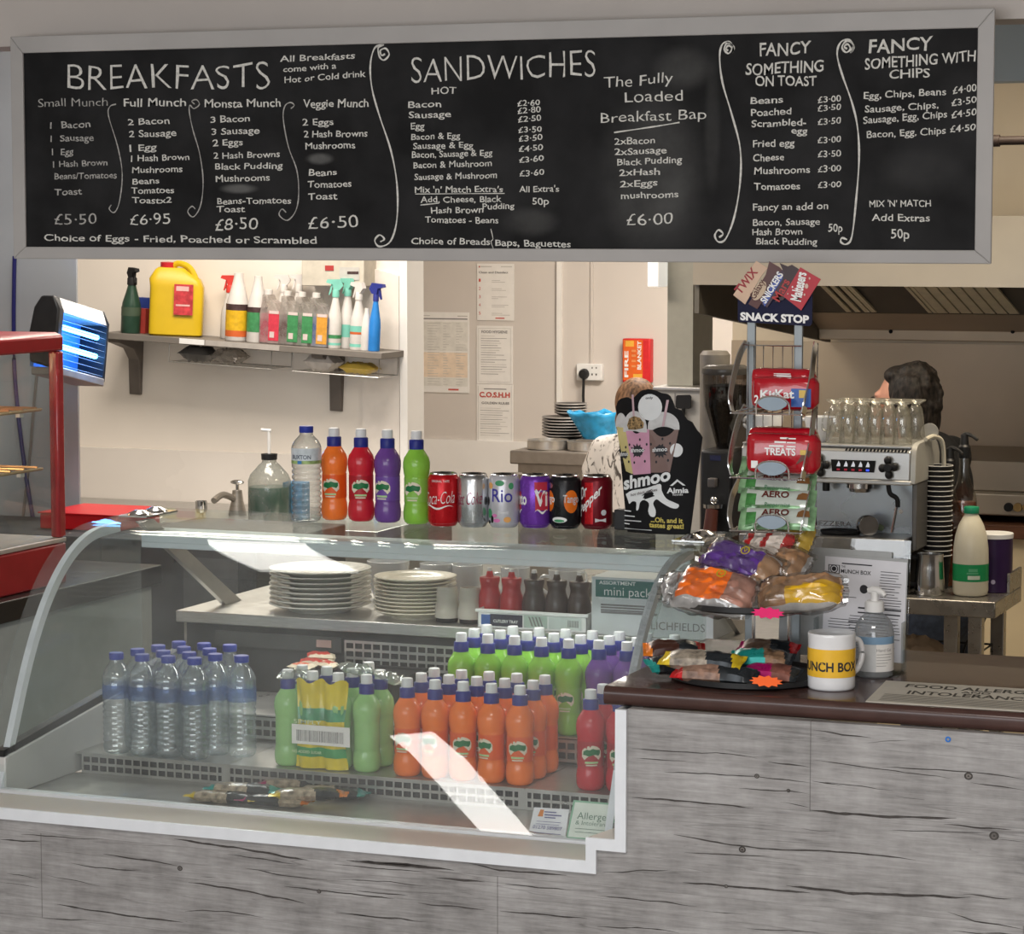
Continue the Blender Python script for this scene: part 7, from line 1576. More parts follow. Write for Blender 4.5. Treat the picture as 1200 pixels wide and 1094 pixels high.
for s in (-1, 1):
    sh = Vector((s * .125, 0, 1.085)); bl += [(sh, .056, sh + Vector((s * .035, .01, -.075)), .056), (sh, .056, (s * .04, 0, 1.10), .055)]
blob('blouse', bl, .008, pattern(), pb, 3)['label'] = 'black and white patterned blouse'
tb_ = [('e', (0, 0, .80), (.130, .105, .12)), ((0, 0, .84), .112, (0, 0, .76), .11)]
for s in (-1, 1): tb_ += [((s * .065, 0, .76), .086, (s * .07, 0, .40), .058), ((s * .07, 0, .40), .056, (s * .07, .01, .08), .048)]
blob('trousers', tb_, .009, blk, pb, 3)['label'] = 'black trousers'
blob('hair', [('e', (0, -.012, 1.262), (.080, .080, .092)), ('e', (0, -.04, 1.20), (.072, .05, .075))], .007, pm('light_brown_hair', (.24, .13, .07), .6, var=.4, scale=90, stretch=(1, 1, .3)), pb, 2)['label'] = 'light brown hair'

# ================================================================== cleaning shelf on the partition
SA = aY(134, 388, 3.98); SB = aY(459, 412, 3.98); ang = math.atan2(SB.z - SA.z, SB.x - SA.x); SL = (SB - SA).length
shf = thing('wall_shelf', 'long grey shelf sloping down to the right on the cream wall', 'shelf', (SA.x, 0, SA.z), rot=(0, -ang, 0))
shm_ = pm('shelf_grey', (.20, .18, .16), .5, .1, var=.06, scale=8)
MB().box((0, 3.90, -.022), (SL, YW - .001, 0)).build('board', shm_, shf, bevel=.002)
x0 = (aY(241, 395, 3.9).x - SA.x); m = MB()
m.box((x0 - .10, 3.8985, -.019), (x0 - .004, 3.8998, -.001)); m.build('ticket_rail', white, shf)
m = MB(); m.box((x0, 3.8985, -.019), (x0 + .28, 3.8998, -.001)); m.build('ticket_rail', pm('rail_grey', (.42, .39, .36), .4), shf)
for px in (150, 387):
    bx_ = aY(px, 430, 4.02).x - SA.x; m = MB()
    m.prism([(YW - .001, -.0225), (3.92, -.0225), (3.925, -.035), (4.03, -.06), (4.07, -.10), (4.085, -.225), (YW - .001, -.225)], bx_ - .022, bx_ + .022, 'x'); m.build('bracket', pm('bracket_grey', (.15, .13, .115), .5, .2), shf, bevel=.002)
# wire under-shelf baskets
for nm, pa, pb_ in (('wire_rack', 200, 320), ('wire_rack', 345, 446)):
    xa, xb = aY(pa, 420, 3.92).x - SA.x, aY(pb_, 420, 3.92).x - SA.x; m = MB(); zr = -.085
    for y in (3.915, 4.07): m.tube([(xa, y, -.0225), (xa, y, zr), (xb, y, zr), (xb, y, -.0225)], .0022, 6)
    k = xa
    while k < xb: m.tube([(k, 3.915, zr), (k, 4.07, zr)], .0014, 5); k += .022
    m.build(nm, steel, shf)
def on_shelf(px, y=3.96):
    x = aY(px, 395, y).x; s = (x - SA.x) / math.cos(ang); return x, SA.z + (x - SA.x) * math.tan(ang)
R_T = Matrix.Rotation(-ang, 4, 'Y')
def shelf_thing(name, label, cat, px, y=3.95, group=None, dz=.0006):
    x, z = on_shelf(px, y); return thing(name, label, cat, (x, y, z + dz), rot=(0, -ang, 0), group=group)
# yellow jerrycan
t = shelf_thing('jerrycan', 'big yellow plastic jerrycan with red cap and red label on the shelf', 'jerrycan', 206, 3.99)
ym = pm('yellow_plastic', (.62, .42, .015), .35, var=.05, scale=8)
m = MB()
for z, sx, sy in (): pass
prf = [(0, .083, .050), (.006, .092, .058), (.16, .092, .058), (.185, .088, .054), (.215, .055, .035), (.222, .045, .030)]
vs = []
for z, sx, sy in prf:
    for k in range(28):
        a = 2 * PI * k / 28; c, s = math.cos(a), math.sin(a); e = .28; vs.append((sx * math.copysign(abs(c) ** e, c) - (.022 if z > .2 else .008 if z > .18 else 0), sy * math.copysign(abs(s) ** e, s), z * 1.05))
m.add(vs, [(i * 28 + k, i * 28 + (k + 1) % 28, (i + 1) * 28 + (k + 1) % 28, (i + 1) * 28 + k) for i in range(5) for k in range(28)] + [tuple(range(28))[::-1], tuple(140 + k for k in range(28))])
m.rot(Matrix.Rotation(.45, 4, 'Z')).build('body', ym, t, smooth=50)
MB().tube(smooth_pts([(-.03, 0, .228), (0, 0, .248), (.045, .0, .235), (.072, .0, .195)], 5), .011, 10).build('handle', ym, t)
MB().lathe([(.026, .222), (.027, .224), (.027, .250), (.0001, .252)], 22, (-.038, 0, 0)).build('cap', pm('red_cap', (.48, .02, .03), .4), t)
m = MB(); m.box((.005, -.0005, 0), (.070, 0, .105)); m.rot(Matrix.Translation((.018, -.066, .075)) @ Matrix.Rotation(.45, 4, 'Z')); lb = m.build('label', pm('red_label2', (.55, .05, .06), .45, var=.2, scale=60), t); 
m = MB(); m.box((.012, -.0012, .082), (.055, -.0006, .098)); m.box((.012, -.0012, .03), (.06, -.0006, .036)); m.rot(Matrix.Translation((.018, -.066, .075)) @ Matrix.Rotation(.45, 4, 'Z')); m.build('label_print', pm('pink_print', (.7, .42, .4), .5), lb)
def spray(label, px, bodym, bands, trig, h=.22, r=.030, y=3.95, neck=.5, group='cleaning bottles on the shelf', cls='spray_bottle', head=True, hook=1):
    t = shelf_thing(cls, label, 'cleaning bottle', px, y, group)
    MB().lathe([(.0001, 0), (r * .94, 0), (r, .004), (r, h * .42), (r * .92, h * .52), (r * .60, h * .70), (r * .42, h * .82), (r * .40, h * .88)], 22).build('body', bodym, t, smooth=60)
    for z0, z1, mt_ in bands:
        m = MB(); wrap_patch(m, r * 1.012, -PI, PI, z0 * h, z1 * h, 22); m.build('label', mt_, t)
    if head:
        m = MB(); zt = h * .88; m.lathe([(r * .50, zt - .01), (r * .50, zt + .012), (r * .42, zt + .016)], 14)
        m.prism([(-.034, zt + .038), (-.030, zt + .048), (.014, zt + .050), (.024, zt + .030), (.012, zt + .014), (-.008, zt + .014), (-.012, zt + .032)], -.009, .009, 'y'); m.prism([(-.016, zt + .034), (-.011, zt + .033), (-.016, zt + .006), (-.022, zt - .004), (-.024, zt - .002), (-.020, zt + .014)], -.004, .004, 'y')
        m.rot(Matrix.Rotation(hook, 4, 'Z')); m.build('trigger', trig, t)
    return t
wb = pm('white_bottle', (.66, .63, .60), .4, var=.03); lb_y = pm('label_yellow', (.70, .42, .02), .45, var=.1, scale=60); lb_dk = pm('label_dark', (.07, .04, .04), .5, var=.2, scale=60); lb_or = pm('label_orange', (.58, .12, .03), .5); lb_g = pm('label_green2', (.06, .26, .10), .45, var=.15, scale=60)
tq = pm('turquoise', (.20, .55, .45), .4); redt = pm('red_trigger', (.60, .05, .04), .4)
spray('dark green spray bottle with black trigger at the left end of the shelf', 153, pm('dark_green_bottle', (.025, .06, .04), .3, var=.1), [(.30, .45, pm('dark_label', (.06, .09, .06), .5))], blackm, .20, .034, hook=2.6)
spray('white bottle with yellow and orange label and red trigger, left of the spray bottles', 277, wb, [(.40, .48, lb_dk), (.14, .40, lb_y), (.06, .14, lb_or)], redt, .262, .039, hook=.3, head=False)
spray('white bottle with green label next to the yellow labelled one', 300, wb, [(.40, .47, lb_dk), (.14, .40, lb_g)], wb, .255, .034, head=False)
o = spray('white spray bottle with red trigger behind the yellow labelled bottle', 268, wb, [], redt, .19, .030, y=4.04, hook=.2)
def flask(label, px, liq, lab, level=.62):
    t = shelf_thing('cleaner_flask', label, 'cleaning bottle', px, 3.945, 'cleaning bottles on the shelf'); h = .165; vs = []; W2, D2 = .038, .030
    MB().prism([(-W2, 0), (W2, 0), (W2, h * .60), (W2 * .45, h * .84), (-W2 * .1, h * .9), (-W2 * .3, h), (-W2 * .80, h), (-W2 * .80, h * .85), (-W2, h * .62)], -D2, D2, 'y').build('body', clear('flask_plastic', (.88, .87, .85), (.6, .58, .55), refl=.05, rough=.15, haze=.45, hazecol=(.66, .62, .58), grain=20), t, bevel=.004, smooth=0)
    MB().box((-W2 * .95, -D2 * .95, .003), (W2 * .95, D2 * .95, h * level)).build('liquid', liq, t, bevel=.004)
    m = MB(); m.box((-W2 * .05, -D2 - .0012, .012), (W2 * .98, -D2 - .0004, h * .68)); q = m.build('label', lab, t)
    m = MB(); m.box((0, -D2 - .002, h * .62), (W2 * .95, -D2 - .0013, h * .68)); m.box((W2 * .1, -D2 - .002, .022), (W2 * .55, -D2 - .0013, .042)); m.build('label_print', [lb_dk if False else pm('label_pale2', (.62, .52, .50), .5)], q)
    MB().lathe([(.0001, h), (.014, h), (.014, h + .016), (.0001, h + .017)], 14, (-W2 * .55, 0, 0)).build('cap', wb, t)
lr = pm('pink_liquid', (.50, .03, .09), .25, coat=.3); lgr = pm('green_liquid', (.015, .16, .06), .25, coat=.3); lbl = pm('blue_liquid', (.01, .10, .38), .25, coat=.3); lbk = pm('dark_red_liquid', (.10, .03, .03), .25)
flask('square flask of pink cleaner with red label', 319, lr, pm('flask_red', (.60, .05, .08), .45, var=.1, scale=60)); flask('square flask with green label and brown liquid beside the pink one', 341, lbk, lb_g); flask('square flask of green cleaner with green label', 358, lgr, lb_g); flask('square flask of blue cleaner with orange label', 375, lbl, pm('flask_orange', (.66, .32, .05), .45, var=.1, scale=60))
spray('white spray bottle with turquoise trigger right of the blue flask', 391, wb, [(.16, .22, lb_g), (.05, .09, tq)], tq, .205, .024, hook=.4)
spray('clear white spray bottle with turquoise trigger and turquoise patch', 405, wb, [(.18, .38, tq)], tq, .21, .026, y=3.99, hook=-.4)
spray('white spray bottle with turquoise and orange label', 418, wb, [(.30, .40, tq), (.26, .30, lb_or), (.05, .10, tq)], wb, .20, .025, hook=-.3)
spray('plain white slim bottle left of the blue one', 428, wb, [], wb, .16, .018, head=False)
spray('bright blue bottle with dark blue nozzle at the right end of the shelf', 438, pm('blue_bottle', (.03, .22, .62), .3, var=.05), [], pm('blue_nozzle', (.03, .04, .24), .4), .20, .020, hook=2.9)
for px, y, h_ in ((330, 4.05, .205), (348, 4.05, .21)): spray('white spray bottle at the back of the shelf behind the %s' % ('pink flask' if px == 330 else 'green flasks'), px, wb, [], wb, h_, .026, y=y, hook=.3)
o = MB().box((-.03, -.02, 0), (.03, .02, .12)).build('cleaner_box', pm('blue_red_box', (.03, .06, .30), .5)); x_, z_ = on_shelf(170, 4.04); o.location = (x_, 4.04, z_ + .0006); o.rotation_euler = (0, -ang, 0); tag(o, 'dark blue box between the dark green spray and the jerrycan', 'box')
o = MB().box((-.018, -.02, 0), (.018, .02, .085)).build('cleaner_box', pm('red_carton', (.40, .05, .04), .5)); x_, z_ = on_shelf(168, 3.99); o.location = (x_, 3.99, z_ + .0006); o.rotation_euler = (0, -ang, 0); tag(o, 'small red box in front of the dark blue one on the shelf', 'box')
# carton boxes of gloves high on the wall behind the bottles
gb = thing('glove_dispenser', 'cream dispenser box with red and grey labels fixed above the spray bottles', 'dispenser')
g0, g1 = aY(352, 335, 3.99), aY(425, 300, 3.99); gm = aY(378, 320, 3.985).x
MB().box((g0.x, 4.0, g0.z), (g1.x, YW - .001, g1.z + .03)).build('body', pm('dispenser_cream', (.56, .52, .44), .5), gb, bevel=.003)
m = MB(); a_, b_ = aY(381, 317, 3.999), aY(391, 311, 3.999); m.box((a_.x, 3.998, a_.z), (b_.x, 3.9995, b_.z)); m.build('label', pm('red_label3', (.42, .05, .05), .5), gb); m = MB(); a_, b_ = aY(398, 328, 3.999), aY(421, 313, 3.999); m.box((a_.x, 3.998, a_.z), (b_.x, 3.9995, b_.z)); q = m.build('label', pm('grey_label', (.50, .48, .45), .5), gb); m = MB(); a_, b_ = aY(407, 321, 3.997), aY(420, 318, 3.997); m.box((a_.x, 3.9968, a_.z), (b_.x, 3.9975, b_.z)); m.build('label_print', lb_dk, q)
# stuff in the wire racks
def in_rack(name, label, px, L, W, T, m_, seed, rz=0.0):
    x = aY(px, 430, 3.98).x; z = SA.z + (x - SA.x) * math.tan(ang) - .085 + T / 2 + .004
    o = MB().pillow(L, W, T, 14, 10, seed=seed, wr=.012).build(name, m_); o.location = (x, 3.99, z); o.rotation_euler = (0, -ang, rz); return tag(o, label, 'bag')
in_rack('plastic_bag', 'dark grey bag stored in the left wire rack under the shelf', 232, .12, .10, .05, pm('dark_bag', (.10, .095, .09), .35, coat=.4), 1.7)
in_rack('plastic_bag', 'clear plastic bag stored in the left wire rack under the shelf', 268, .11, .10, .05, clear('poly_bag', (.85, .84, .82), (.5, .48, .45), refl=.14, rough=.15, haze=.3, hazecol=(.6, .56, .52), grain=30), 2.9)
in_rack('plastic_bag', 'pale crumpled bag at the left of the right wire rack', 378, .11, .10, .06, pm('pale_bag', (.62, .57, .52), .35, var=.1, coat=.4), 3.8)
in_rack('glove_packet', 'black and yellow packet lying in the right wire rack', 420, .13, .08, .035, [pm('yellow_packet', (.66, .46, .08), .3, coat=.4)], 4.4, .1)
# ================================================================== sink corner under the shelf
sk = thing('sink_unit', 'stainless sink unit along the cream wall behind the display', 'sink')
zs = .93; MB().box((-5.1, 3.50, 0), (-3.55, YW - .016, zs - .03)).build('base', steeld, sk, smooth=0); MB().box((-5.1, 3.48, zs - .0298), (-3.55, YW - .016, zs)).build('drainer', steel, sk, bevel=.003)
t = thing('soap_bottle', 'clear pump bottle half full of green liquid soap beside the tap', 'soap bottle', (aY(316, 600, 3.62).x, 3.62, zs + .0003))
MB().lathe([(.0001, 0), (.066, 0), (.070, .005), (.070, .135), (.062, .155), (.035, .185), (.024, .195), (.022, .205)], 28).build('body', clear('soap_plastic', (.86, .88, .86), (.5, .52, .5), refl=.07, rough=.1, haze=.22, hazecol=(.62, .64, .62), grain=20), t, smooth=50)
MB().lathe([(.0001, .003), (.066, .003), (.0685, .008), (.0685, .115), (.0001, .116)], 28).build('soap', pm('green_soap', (.02, .11, .07), .2, coat=.4), t)
MB().lathe([(.026, .203), (.027, .222), (.0001, .223)], 20).build('collar', black, t); m = MB(); m.tube([(0, 0, .222), (0, 0, .300)], .0055, 8); m.tube([(.008, 0, .298), (-.026, -.004, .300)], .005, 8); m.build('pump', white, t)
t = thing('cleaner_box', 'pale blue printed carton right of the soap bottle', 'box', (aY(341, 590, 3.66).x, 3.70, zs + .0003)); MB().box((-.035, -.03, 0), (.035, .03, .125)).build('carton', pm('sky_carton', (.12, .30, .50), .5, var=.3, scale=40), t, bevel=.002)
tp = thing('tap', 'chrome tap behind the display', 'tap', (aY(275, 598, 3.72).x, 3.74, zs + .0003)); m = MB(); m.lathe([(.0001, 0), (.030, 0), (.028, .02), (.020, .05), (.016, .085), (.0001, .088)], 16); m.tube(smooth_pts([(0, 0, .05), (-.02, -.06, .075), (-.025, -.12, .06)], 4), .011, 8); m.build('body', steeld, tp); m = MB(); m.tube([(0, 0, .085), (.0, 0, .11)], .006, 8); m.ball((0, 0, .112), (.026, .012, .008), 12, 8); m.build('lever', chrome, tp)
t = thing('steel_cup', 'small steel cup beside the tap', 'cup', (aY(236, 604, 3.62).x, 3.62, zs + .0003)); MB().lathe([(.0001, .02), (.016, .02), (.020, .03), (.020, .058), (.018, .058), (.017, .03), (.0001, .028)], 18, cap=False).build('bowl', chrome, t); MB().tube([(.0, 0, .0), (0, 0, .022)], .008, 8).build('stem', chrome, t)
uf = thing('storage_unit', 'dark grey storage unit standing behind the left half of the display', 'unit'); u0, u1 = aY(118, 650, 1.95).x, aY(300, 650, 1.95).x
MB().box((u0, 1.95, .0), (u1, 2.5, aY(200, 634, 1.95).z)).build('body', pm('unit_dark', (.055, .055, .058), .5, var=.2, scale=6), uf, bevel=.004); MB().box((u0 + .25, 1.945, .78), (u1 - .05, 1.9495, aY(200, 652, 1.95).z)).build('door', pm('unit_door', (.10, .10, .10), .45, var=.1), uf)
# bright red crate at the foot of the column
ut = aY(200, 634, 1.95).z; ca, cb_ = aY(88, 590, 2.1), aY(141, 592, 2.1)
MB().prism([(u0 - .6, 1.95), (u0 - .001, 1.95), (u0 - .001, 2.34), (u0 - .6, 2.34)], 0, ut, 'z').build('side_body', pm('unit_dark', (.055, .055, .058), .5), uf)
t = thing('crate', 'bright red plastic crate on the dark unit behind the left end of the display', 'crate', (0, 0, 0))
MB().box((ca.x - .1, 2.08, ut + .0004), (cb_.x, 2.32, aY(93, 592, 2.3).z)).build('body', pm('crate_red', (.50, .010, .016), .4, var=.04), t, bevel=.004)
MB().box((ca.x - .104, 2.076, aY(93, 592, 2.3).z + .0003), (cb_.x + .004, 2.324, aY(93, 592, 2.3).z + .004)).build('rim', pm('crate_red', (.50, .010, .016), .4), t, bevel=.001)
# ================================================================== fly killer, hot cabinet
fk = thing('fly_killer', 'electric fly killer with glowing blue tubes on the grey column', 'fly killer')
fp = aY(70, 434, 2.06); FL = .235; fH = aY(70, 352, 2.06).z - fp.z
fk.location = (fp.x, 2.06, fp.z); fk.rotation_euler = (0, .19, PI / 2)
fgr = pm('fly_silver', (.46, .44, .42), .35, .5)
MB().prism([(0, 0), (.08, .02), (.09, fH * .5), (.08, fH - .02), (.06, fH + .012), (.02, fH + .012), (0, fH - .025)], -.030, 0, 'x').build('end_cap', black, fk, bevel=.006, smooth=40); MB().prism([(0, 0), (.10, .02), (.11, fH * .5), (.10, fH - .02), (.07, fH + .012), (.02, fH + .012), (0, fH - .025)], FL, FL + .010, 'x').build('end_cap', black, fk, bevel=.003, smooth=40)
MB().prism([(.002, fH - .03), (.02, fH + .010), (.07, fH + .010), (.10, fH - .03)], 0.0005, FL - .0005, 'x').build('hood', fgr, fk); MB().box((.0005, -.004, -.012), (FL - .0005, .09, .010)).build('catch_tray', fgr, fk, bevel=.003)
MB().box((.0005, .085, .011), (FL - .0005, .095, fH - .032)).build('back_panel', pm('blue_lit_panel', (.10, .30, .75), .3, .2), fk)
tubem = pm('blue_tube', (.3, .6, 1), .4, emit=(.10, .42, 1.0), estr=9.0)
for z in (fH * .38, fH * .66): MB().tube([(.002, .03, z), (FL - .002, .03, z)], .0075, 10).build('blue_tube', tubem, fk)
m = MB()
for k in range(9): m.tube([(.001, .004, .016 + k * (fH - .05) / 8), (FL - .001, .004, .016 + k * (fH - .05) / 8)], .0009, 5)
m.build('guard', pm('guard_wire', (.25, .4, .6), .4, .5), fk)
fl_ = D.lights.new('fly_killer_light', 'POINT'); fl_.energy = 1.6; fl_.color = (.12, .4, 1); fl_.shadow_soft_size = .04; fo = D.objects.new('fly_killer_light', fl_); COL.objects.link(fo); fo.parent = fk; fo.location = (FL * .5, -.05, fH * .5)
MB().box((FL * .35, .0955, fH * .35), (FL + .052, .108, fH * .55)).build('bracket', blackm, fk)
# counter and hot cabinet on the left
hc = thing('side_counter', 'dark topped counter left of the display under the red hot cabinet', 'counter'); CX1 = -3.52
MB().box((-5.2, .70, .985), (CX1 + .15, 1.75, 1.035)).build('top', pm('black_laminate', (.020, .019, .019), .3, var=.1), hc, bevel=.003); MB().box((-5.2, .73, 0), (CX1 + .13, 1.73, .9845)).build('body', pm('grey_blue_panel', (.34, .38, .39), .5, var=.04), hc, smooth=0)
ct = thing('hot_cabinet', 'red heated food cabinet with glass front and wire racks at the left edge', 'hot cabinet'); HX1 = aY(78, 634, 1.35).x; HX0 = -4.3; HY0, HY1 = .80, 1.35; z0, z1 = 1.0353, aY(70, 389, 1.35).z; zg = aY(64, 628, 1.35).z
MB().box((HX0, HY0, z0), (HX1, HY1, zg - .012)).build('base', redp, ct, bevel=.006); o = MB().box((HX0, HY0 - .004, zg - .0115), (HX1, HY1, zg)).build('ledge', pm('ledge_steel', (.52, .48, .45), .35, .4), ct, bevel=.002)
for x in (HX1 - .026, HX0):
    for y in (HY0, HY1 - .03): MB().box((x, y, zg + .0005), (x + .026, y + .03, z1 - .045)).build('post', pm('post_red', (.32, .03, .035), .25, coat=.4), ct, bevel=.005)
m = MB(); m.prism([(HX0, z1 - .044), (HX1, z1 - .044), (HX1, z1 - .008), (HX1 - .02, z1), (HX0, z1)], HY0, HY1, 'y'); m.build('roof', redp, ct, bevel=.005)
m = MB(); m.box((HX0 + .03, HY0 + .008, zg), (HX1 - .03, HY0 + .012, z1 - .046)); m.build('front_glass', endg, ct, smooth=0)
m = MB(); m.box((HX1 - .014, HY0 + .03, zg), (HX1 - .010, HY1 - .03, z1 - .046)); m.build('side_glass', endg, ct, smooth=0)
shw = pm('gold_wire', (.55, .42, .24), .3, .7)
for py in (483, 554):
    z = aY(30, py, 1.15).z; m = MB()
    for k in range(8): m.tube([(HX0 + .03, .86 + k * .06, z), (HX1 - .035, .86 + k * .06, z)], .0035, 6)
    for x in (HX0 + .04, HX1 - .035): m.tube([(x, .84, z - .004), (x, 1.30, z - .004)], .004, 6)
    q = m.build('wire_rack', shw, ct)
    m = MB(); m.cbox((HX1 - .045, 1.22, z - .012), (.012, .018, .012)); m.build('rack_clip', white, q, bevel=.001)
m = MB(); m.tube([(HX0 + .1, 1.02, z1 - .066), (HX1 - .09, 1.02, z1 - .066)], .010, 10); m.build('heat_lamp', pm('heat_lamp', (1, .7, .4), .4, emit=(1, .55, .25), estr=10), ct)
hl = D.lights.new('heat_lamp_light', 'POINT'); hl.energy = 1.5; hl.color = (1, .62, .35); hl.shadow_soft_size = .05; ho = D.objects.new('heat_lamp_light', hl); COL.objects.link(ho); ho.parent = ct; ho.location = (HX1 - .25, 1.02, z1 - .09)
# cables on the column
for nm, col_, pts, lab in (('cable', (.02, .02, .13), [(17, 300), (16, 380), (18, 450), (28, 540), (42, 628)], 'dark blue cable hanging down the grey column'), ('cable', (.20, .19, .18), [(45, 420), (40, 470), (34, 540), (24, 630)], 'thin grey cable crossing the blue one behind the hot cabinet')):
    m = MB(); m.tube(smooth_pts([aY(x, y, YC - .006) for x, y in pts], 5), .006 if col_[2] == .13 else .004, 7); tag(m.build(nm, pm('cable_%d' % int(col_[2] * 100), col_, .5)), lab, 'cable')
# ================================================================== far wall: notices, sockets, fire blanket
YF = 7.2995
def notice(label, x0, y0, x1, y1, deco, m_=paper):
    a, b_ = aY(x0, y1, YF), aY(x1, y0, YF); o = MB().box((a.x, YF - .004, a.z), (b_.x, YF - .0005, b_.z)).build('notice', m_, smooth=0); tag(o, label, 'notice'); m = MB()
    def R(u0, v0, u1, v1, mi, d=.0006): m.quad((a.x + (b_.x - a.x) * u0, YF - .004 - d, a.z + (b_.z - a.z) * v0), (a.x + (b_.x - a.x) * u1, YF - .004 - d, a.z + (b_.z - a.z) * v0), (a.x + (b_.x - a.x) * u1, YF - .004 - d, a.z + (b_.z - a.z) * v1), (a.x + (b_.x - a.x) * u0, YF - .004 - d, a.z + (b_.z - a.z) * v1), mi)
    def T(s, u0, v0, u1, cp, mi, bold=.02): put_text(m, s, (a.x + (b_.x - a.x) * u0, YF - .0054, a.z + (b_.z - a.z) * v0), (1, 0, 0), (0, 0, 1), (b_.x - a.x) * (u1 - u0), (b_.z - a.z) * cp, bold, mi)
    deco(R, T); m.build('print', [inkgrey, pm('notice_red', (.55, .08, .06), .6), pm('notice_peach', (.80, .66, .52), .7), pm('notice_green', (.72, .70, .65), .7), pm('faint_grey', (.52, .50, .47), .7)], o, smooth=0)
random.seed(9)
def d1(R, T):
    R(.03, .91, .97, .925, 0); R(.05, .945, .09, .965, 1); R(.1, .95, .25, .96, 4); R(.78, .945, .97, .96, 4); R(.04, .52, .97, .88, 3, .0004); R(.04, .19, .97, .50, 2, .0004); R(.04, .08, .97, .185, 3, .0004)
    for k in range(24): R(.20, .10 + k * .033, random.uniform(.3, .45), .106 + k * .033, 4); R(.5, .10 + k * .033, random.uniform(.55, .66), .106 + k * .033, 4); R(.75, .10 + k * .033, random.uniform(.8, .95), .106 + k * .033, 4)
    for v in (.11, .17, .31, .375, .44, .51): R(.05, v, .11, v + .035, 0)
    R(.6, .03, .8, .05, 1)
def d2(R, T):
    T('Clean and Disinfect', .05, .83, .85, .035, 0); R(.05, .93, .08, .96, 1); R(.1, .94, .4, .955, 4); R(.65, .94, .95, .955, 4)
    for k, s in enumerate('12345'): T(s, .05, .68 - k * .145, .10, .055, 1, 0); R(.40, .70 - k * .145, random.uniform(.55, .9), .71 - k * .145, 4); R(.40, .67 - k * .145, random.uniform(.55, .9), .68 - k * .145, 4)
    R(.5, .03, .75, .05, 1)
def d3(R, T):
    T('FOOD HYGIENE', .14, .875, .86, .045, 0)
    for k in range(17): R(.12, .82 - k * .041, random.uniform(.5, .92), .828 - k * .041, 0 if k % 3 else 4)
    for u in (.05, .94): R(u, .04, u + .01, .96, 4)
    R(.05, .03, .95, .036, 4); R(.05, .955, .95, .961, 4)
def d4(R, T):
    R(.2, .91, .82, .925, 0); T('C.O.S.H.H', .08, .775, .92, .085, 1, .04); T('GOLDEN RULES', .14, .655, .90, .04, 0)
    for k in range(13): R(.1, .58 - k * .039, random.uniform(.6, .9), .587 - k * .039, 0 if k % 2 else 4)
    for u in (.04, .95): R(u, .03, u + .01, .97, 4)
notice('portrait cleaning schedule notice with a peach coloured lower half on the grey wall', 489.5, 366, 550, 459, d1); notice('numbered cleaning notice, top of the three in a column on the grey wall', 559.5, 309, 602.5, 375, d2); notice('food hygiene notice in the middle of the column of three', 559, 382, 601, 449, d3); notice('red headed safety notice at the bottom of the column of three', 559, 450.5, 601.5, 517, d4)
pk = thing('conduit', 'white cable conduit running up the grey wall right of the notices', 'conduit'); a_ = aY(656, 480, YF); m = MB(); m.box((a_.x - .010, YF - .018, aY(656, 478, YF).z), (a_.x + .012, YF - .0005, Z1 - .001)); m.build('trunking', whitep, pk); 
m = MB(); a2 = aY(694, 430, YF); m.box((a2.x - .006, YF - .010, aY(694, 428, YF).z), (a2.x + .006, YF - .0005, Z1 - .001)); tag(m.build('conduit', greyp), 'thin grey conduit rising above the double socket', 'conduit')
so_ = thing('socket', 'white double electrical socket with a black plug on the grey wall', 'socket'); a_, b_ = aY(678, 445, YF), aY(708, 426, YF); MB().box((a_.x, YF - .030, a_.z), (b_.x, YF - .0005, b_.z)).build('plate', white, so_, bevel=.004)
m = MB(); 
for u in (.62, .78): 
    for dx, dz_ in ((0, .03), (-.010, 0), (.010, 0)): m.cbox((a_.x + (b_.x - a_.x) * u, YF - .0305, (a_.z + b_.z) / 2 + dz_ - .01), (.006, .001, .008))
m.build('socket_holes', inkgrey, so_)
pg = thing('plug', 'black plug with hanging lead in the left of the double socket', 'plug'); c = aY(684, 438, YF - .04); MB().lathe([(.0001, -.028), (.018, -.026), (.024, -.010), (.024, 0)], 18, (c.x, YF - .031, c.z), axis='y').build('body', black, pg); m = MB(); m.tube([(c.x, YF - .040, c.z - .018), (c.x, YF - .045, c.z - .10), (c.x + .01, YF - .06, aY(684, 500, YF).z)], .0065, 7); m.build('lead', black, pg)
fb = thing('fire_blanket', 'red fire blanket case with orange print on the grey wall', 'fire blanket'); YB2 = 7.2; a_, b_ = aY(729, 448, YF - .05), aY(762, 397, YF - .05); MB().box((a_.x, YF - .05, a_.z), (b_.x, YF - .0005, b_.z)).build('case', pm('case_red', (.62, .025, .03), .4), fb, bevel=.006)
m = MB(); 
def R(u0, v0, u1, v1, mi, d=.051): m.quad((a_.x + (b_.x - a_.x) * u0, YF - d, a_.z + (b_.z - a_.z) * v0), (a_.x + (b_.x - a_.x) * u1, YF - d, a_.z + (b_.z - a_.z) * v0), (a_.x + (b_.x - a_.x) * u1, YF - d, a_.z + (b_.z - a_.z) * v1), (a_.x + (b_.x - a_.x) * u0, YF - d, a_.z + (b_.z - a_.z) * v1), mi)
R(.04, .06, .74, .97, 0); R(.12, .82, .42, .95, 1, .0514); R(.4, .06, .72, .20, 1, .0514)
for v in (.35, .47, .59, .70): R(.34, v, .50, v + .05, 2, .0514)
for s, u, v0, v1 in (('FIRE', .22, .12, .72), ('BLANKET', .68, .30, .95)): put_text(m, s, (a_.x + (b_.x - a_.x) * u, YF - .0518, a_.z + (b_.z - a_.z) * v0), (0, 0, 1), (-1, 0, 0), (b_.z - a_.z) * (v1 - v0), (b_.x - a_.x) * .13, .03, 3)
m.build('print', [pm('flame_orange', (.72, .13, .02), .5), pm('flame_yellow', (.80, .42, .06), .5), pm('flame_mid', (.75, .28, .1), .5), white], fb, smooth=0)
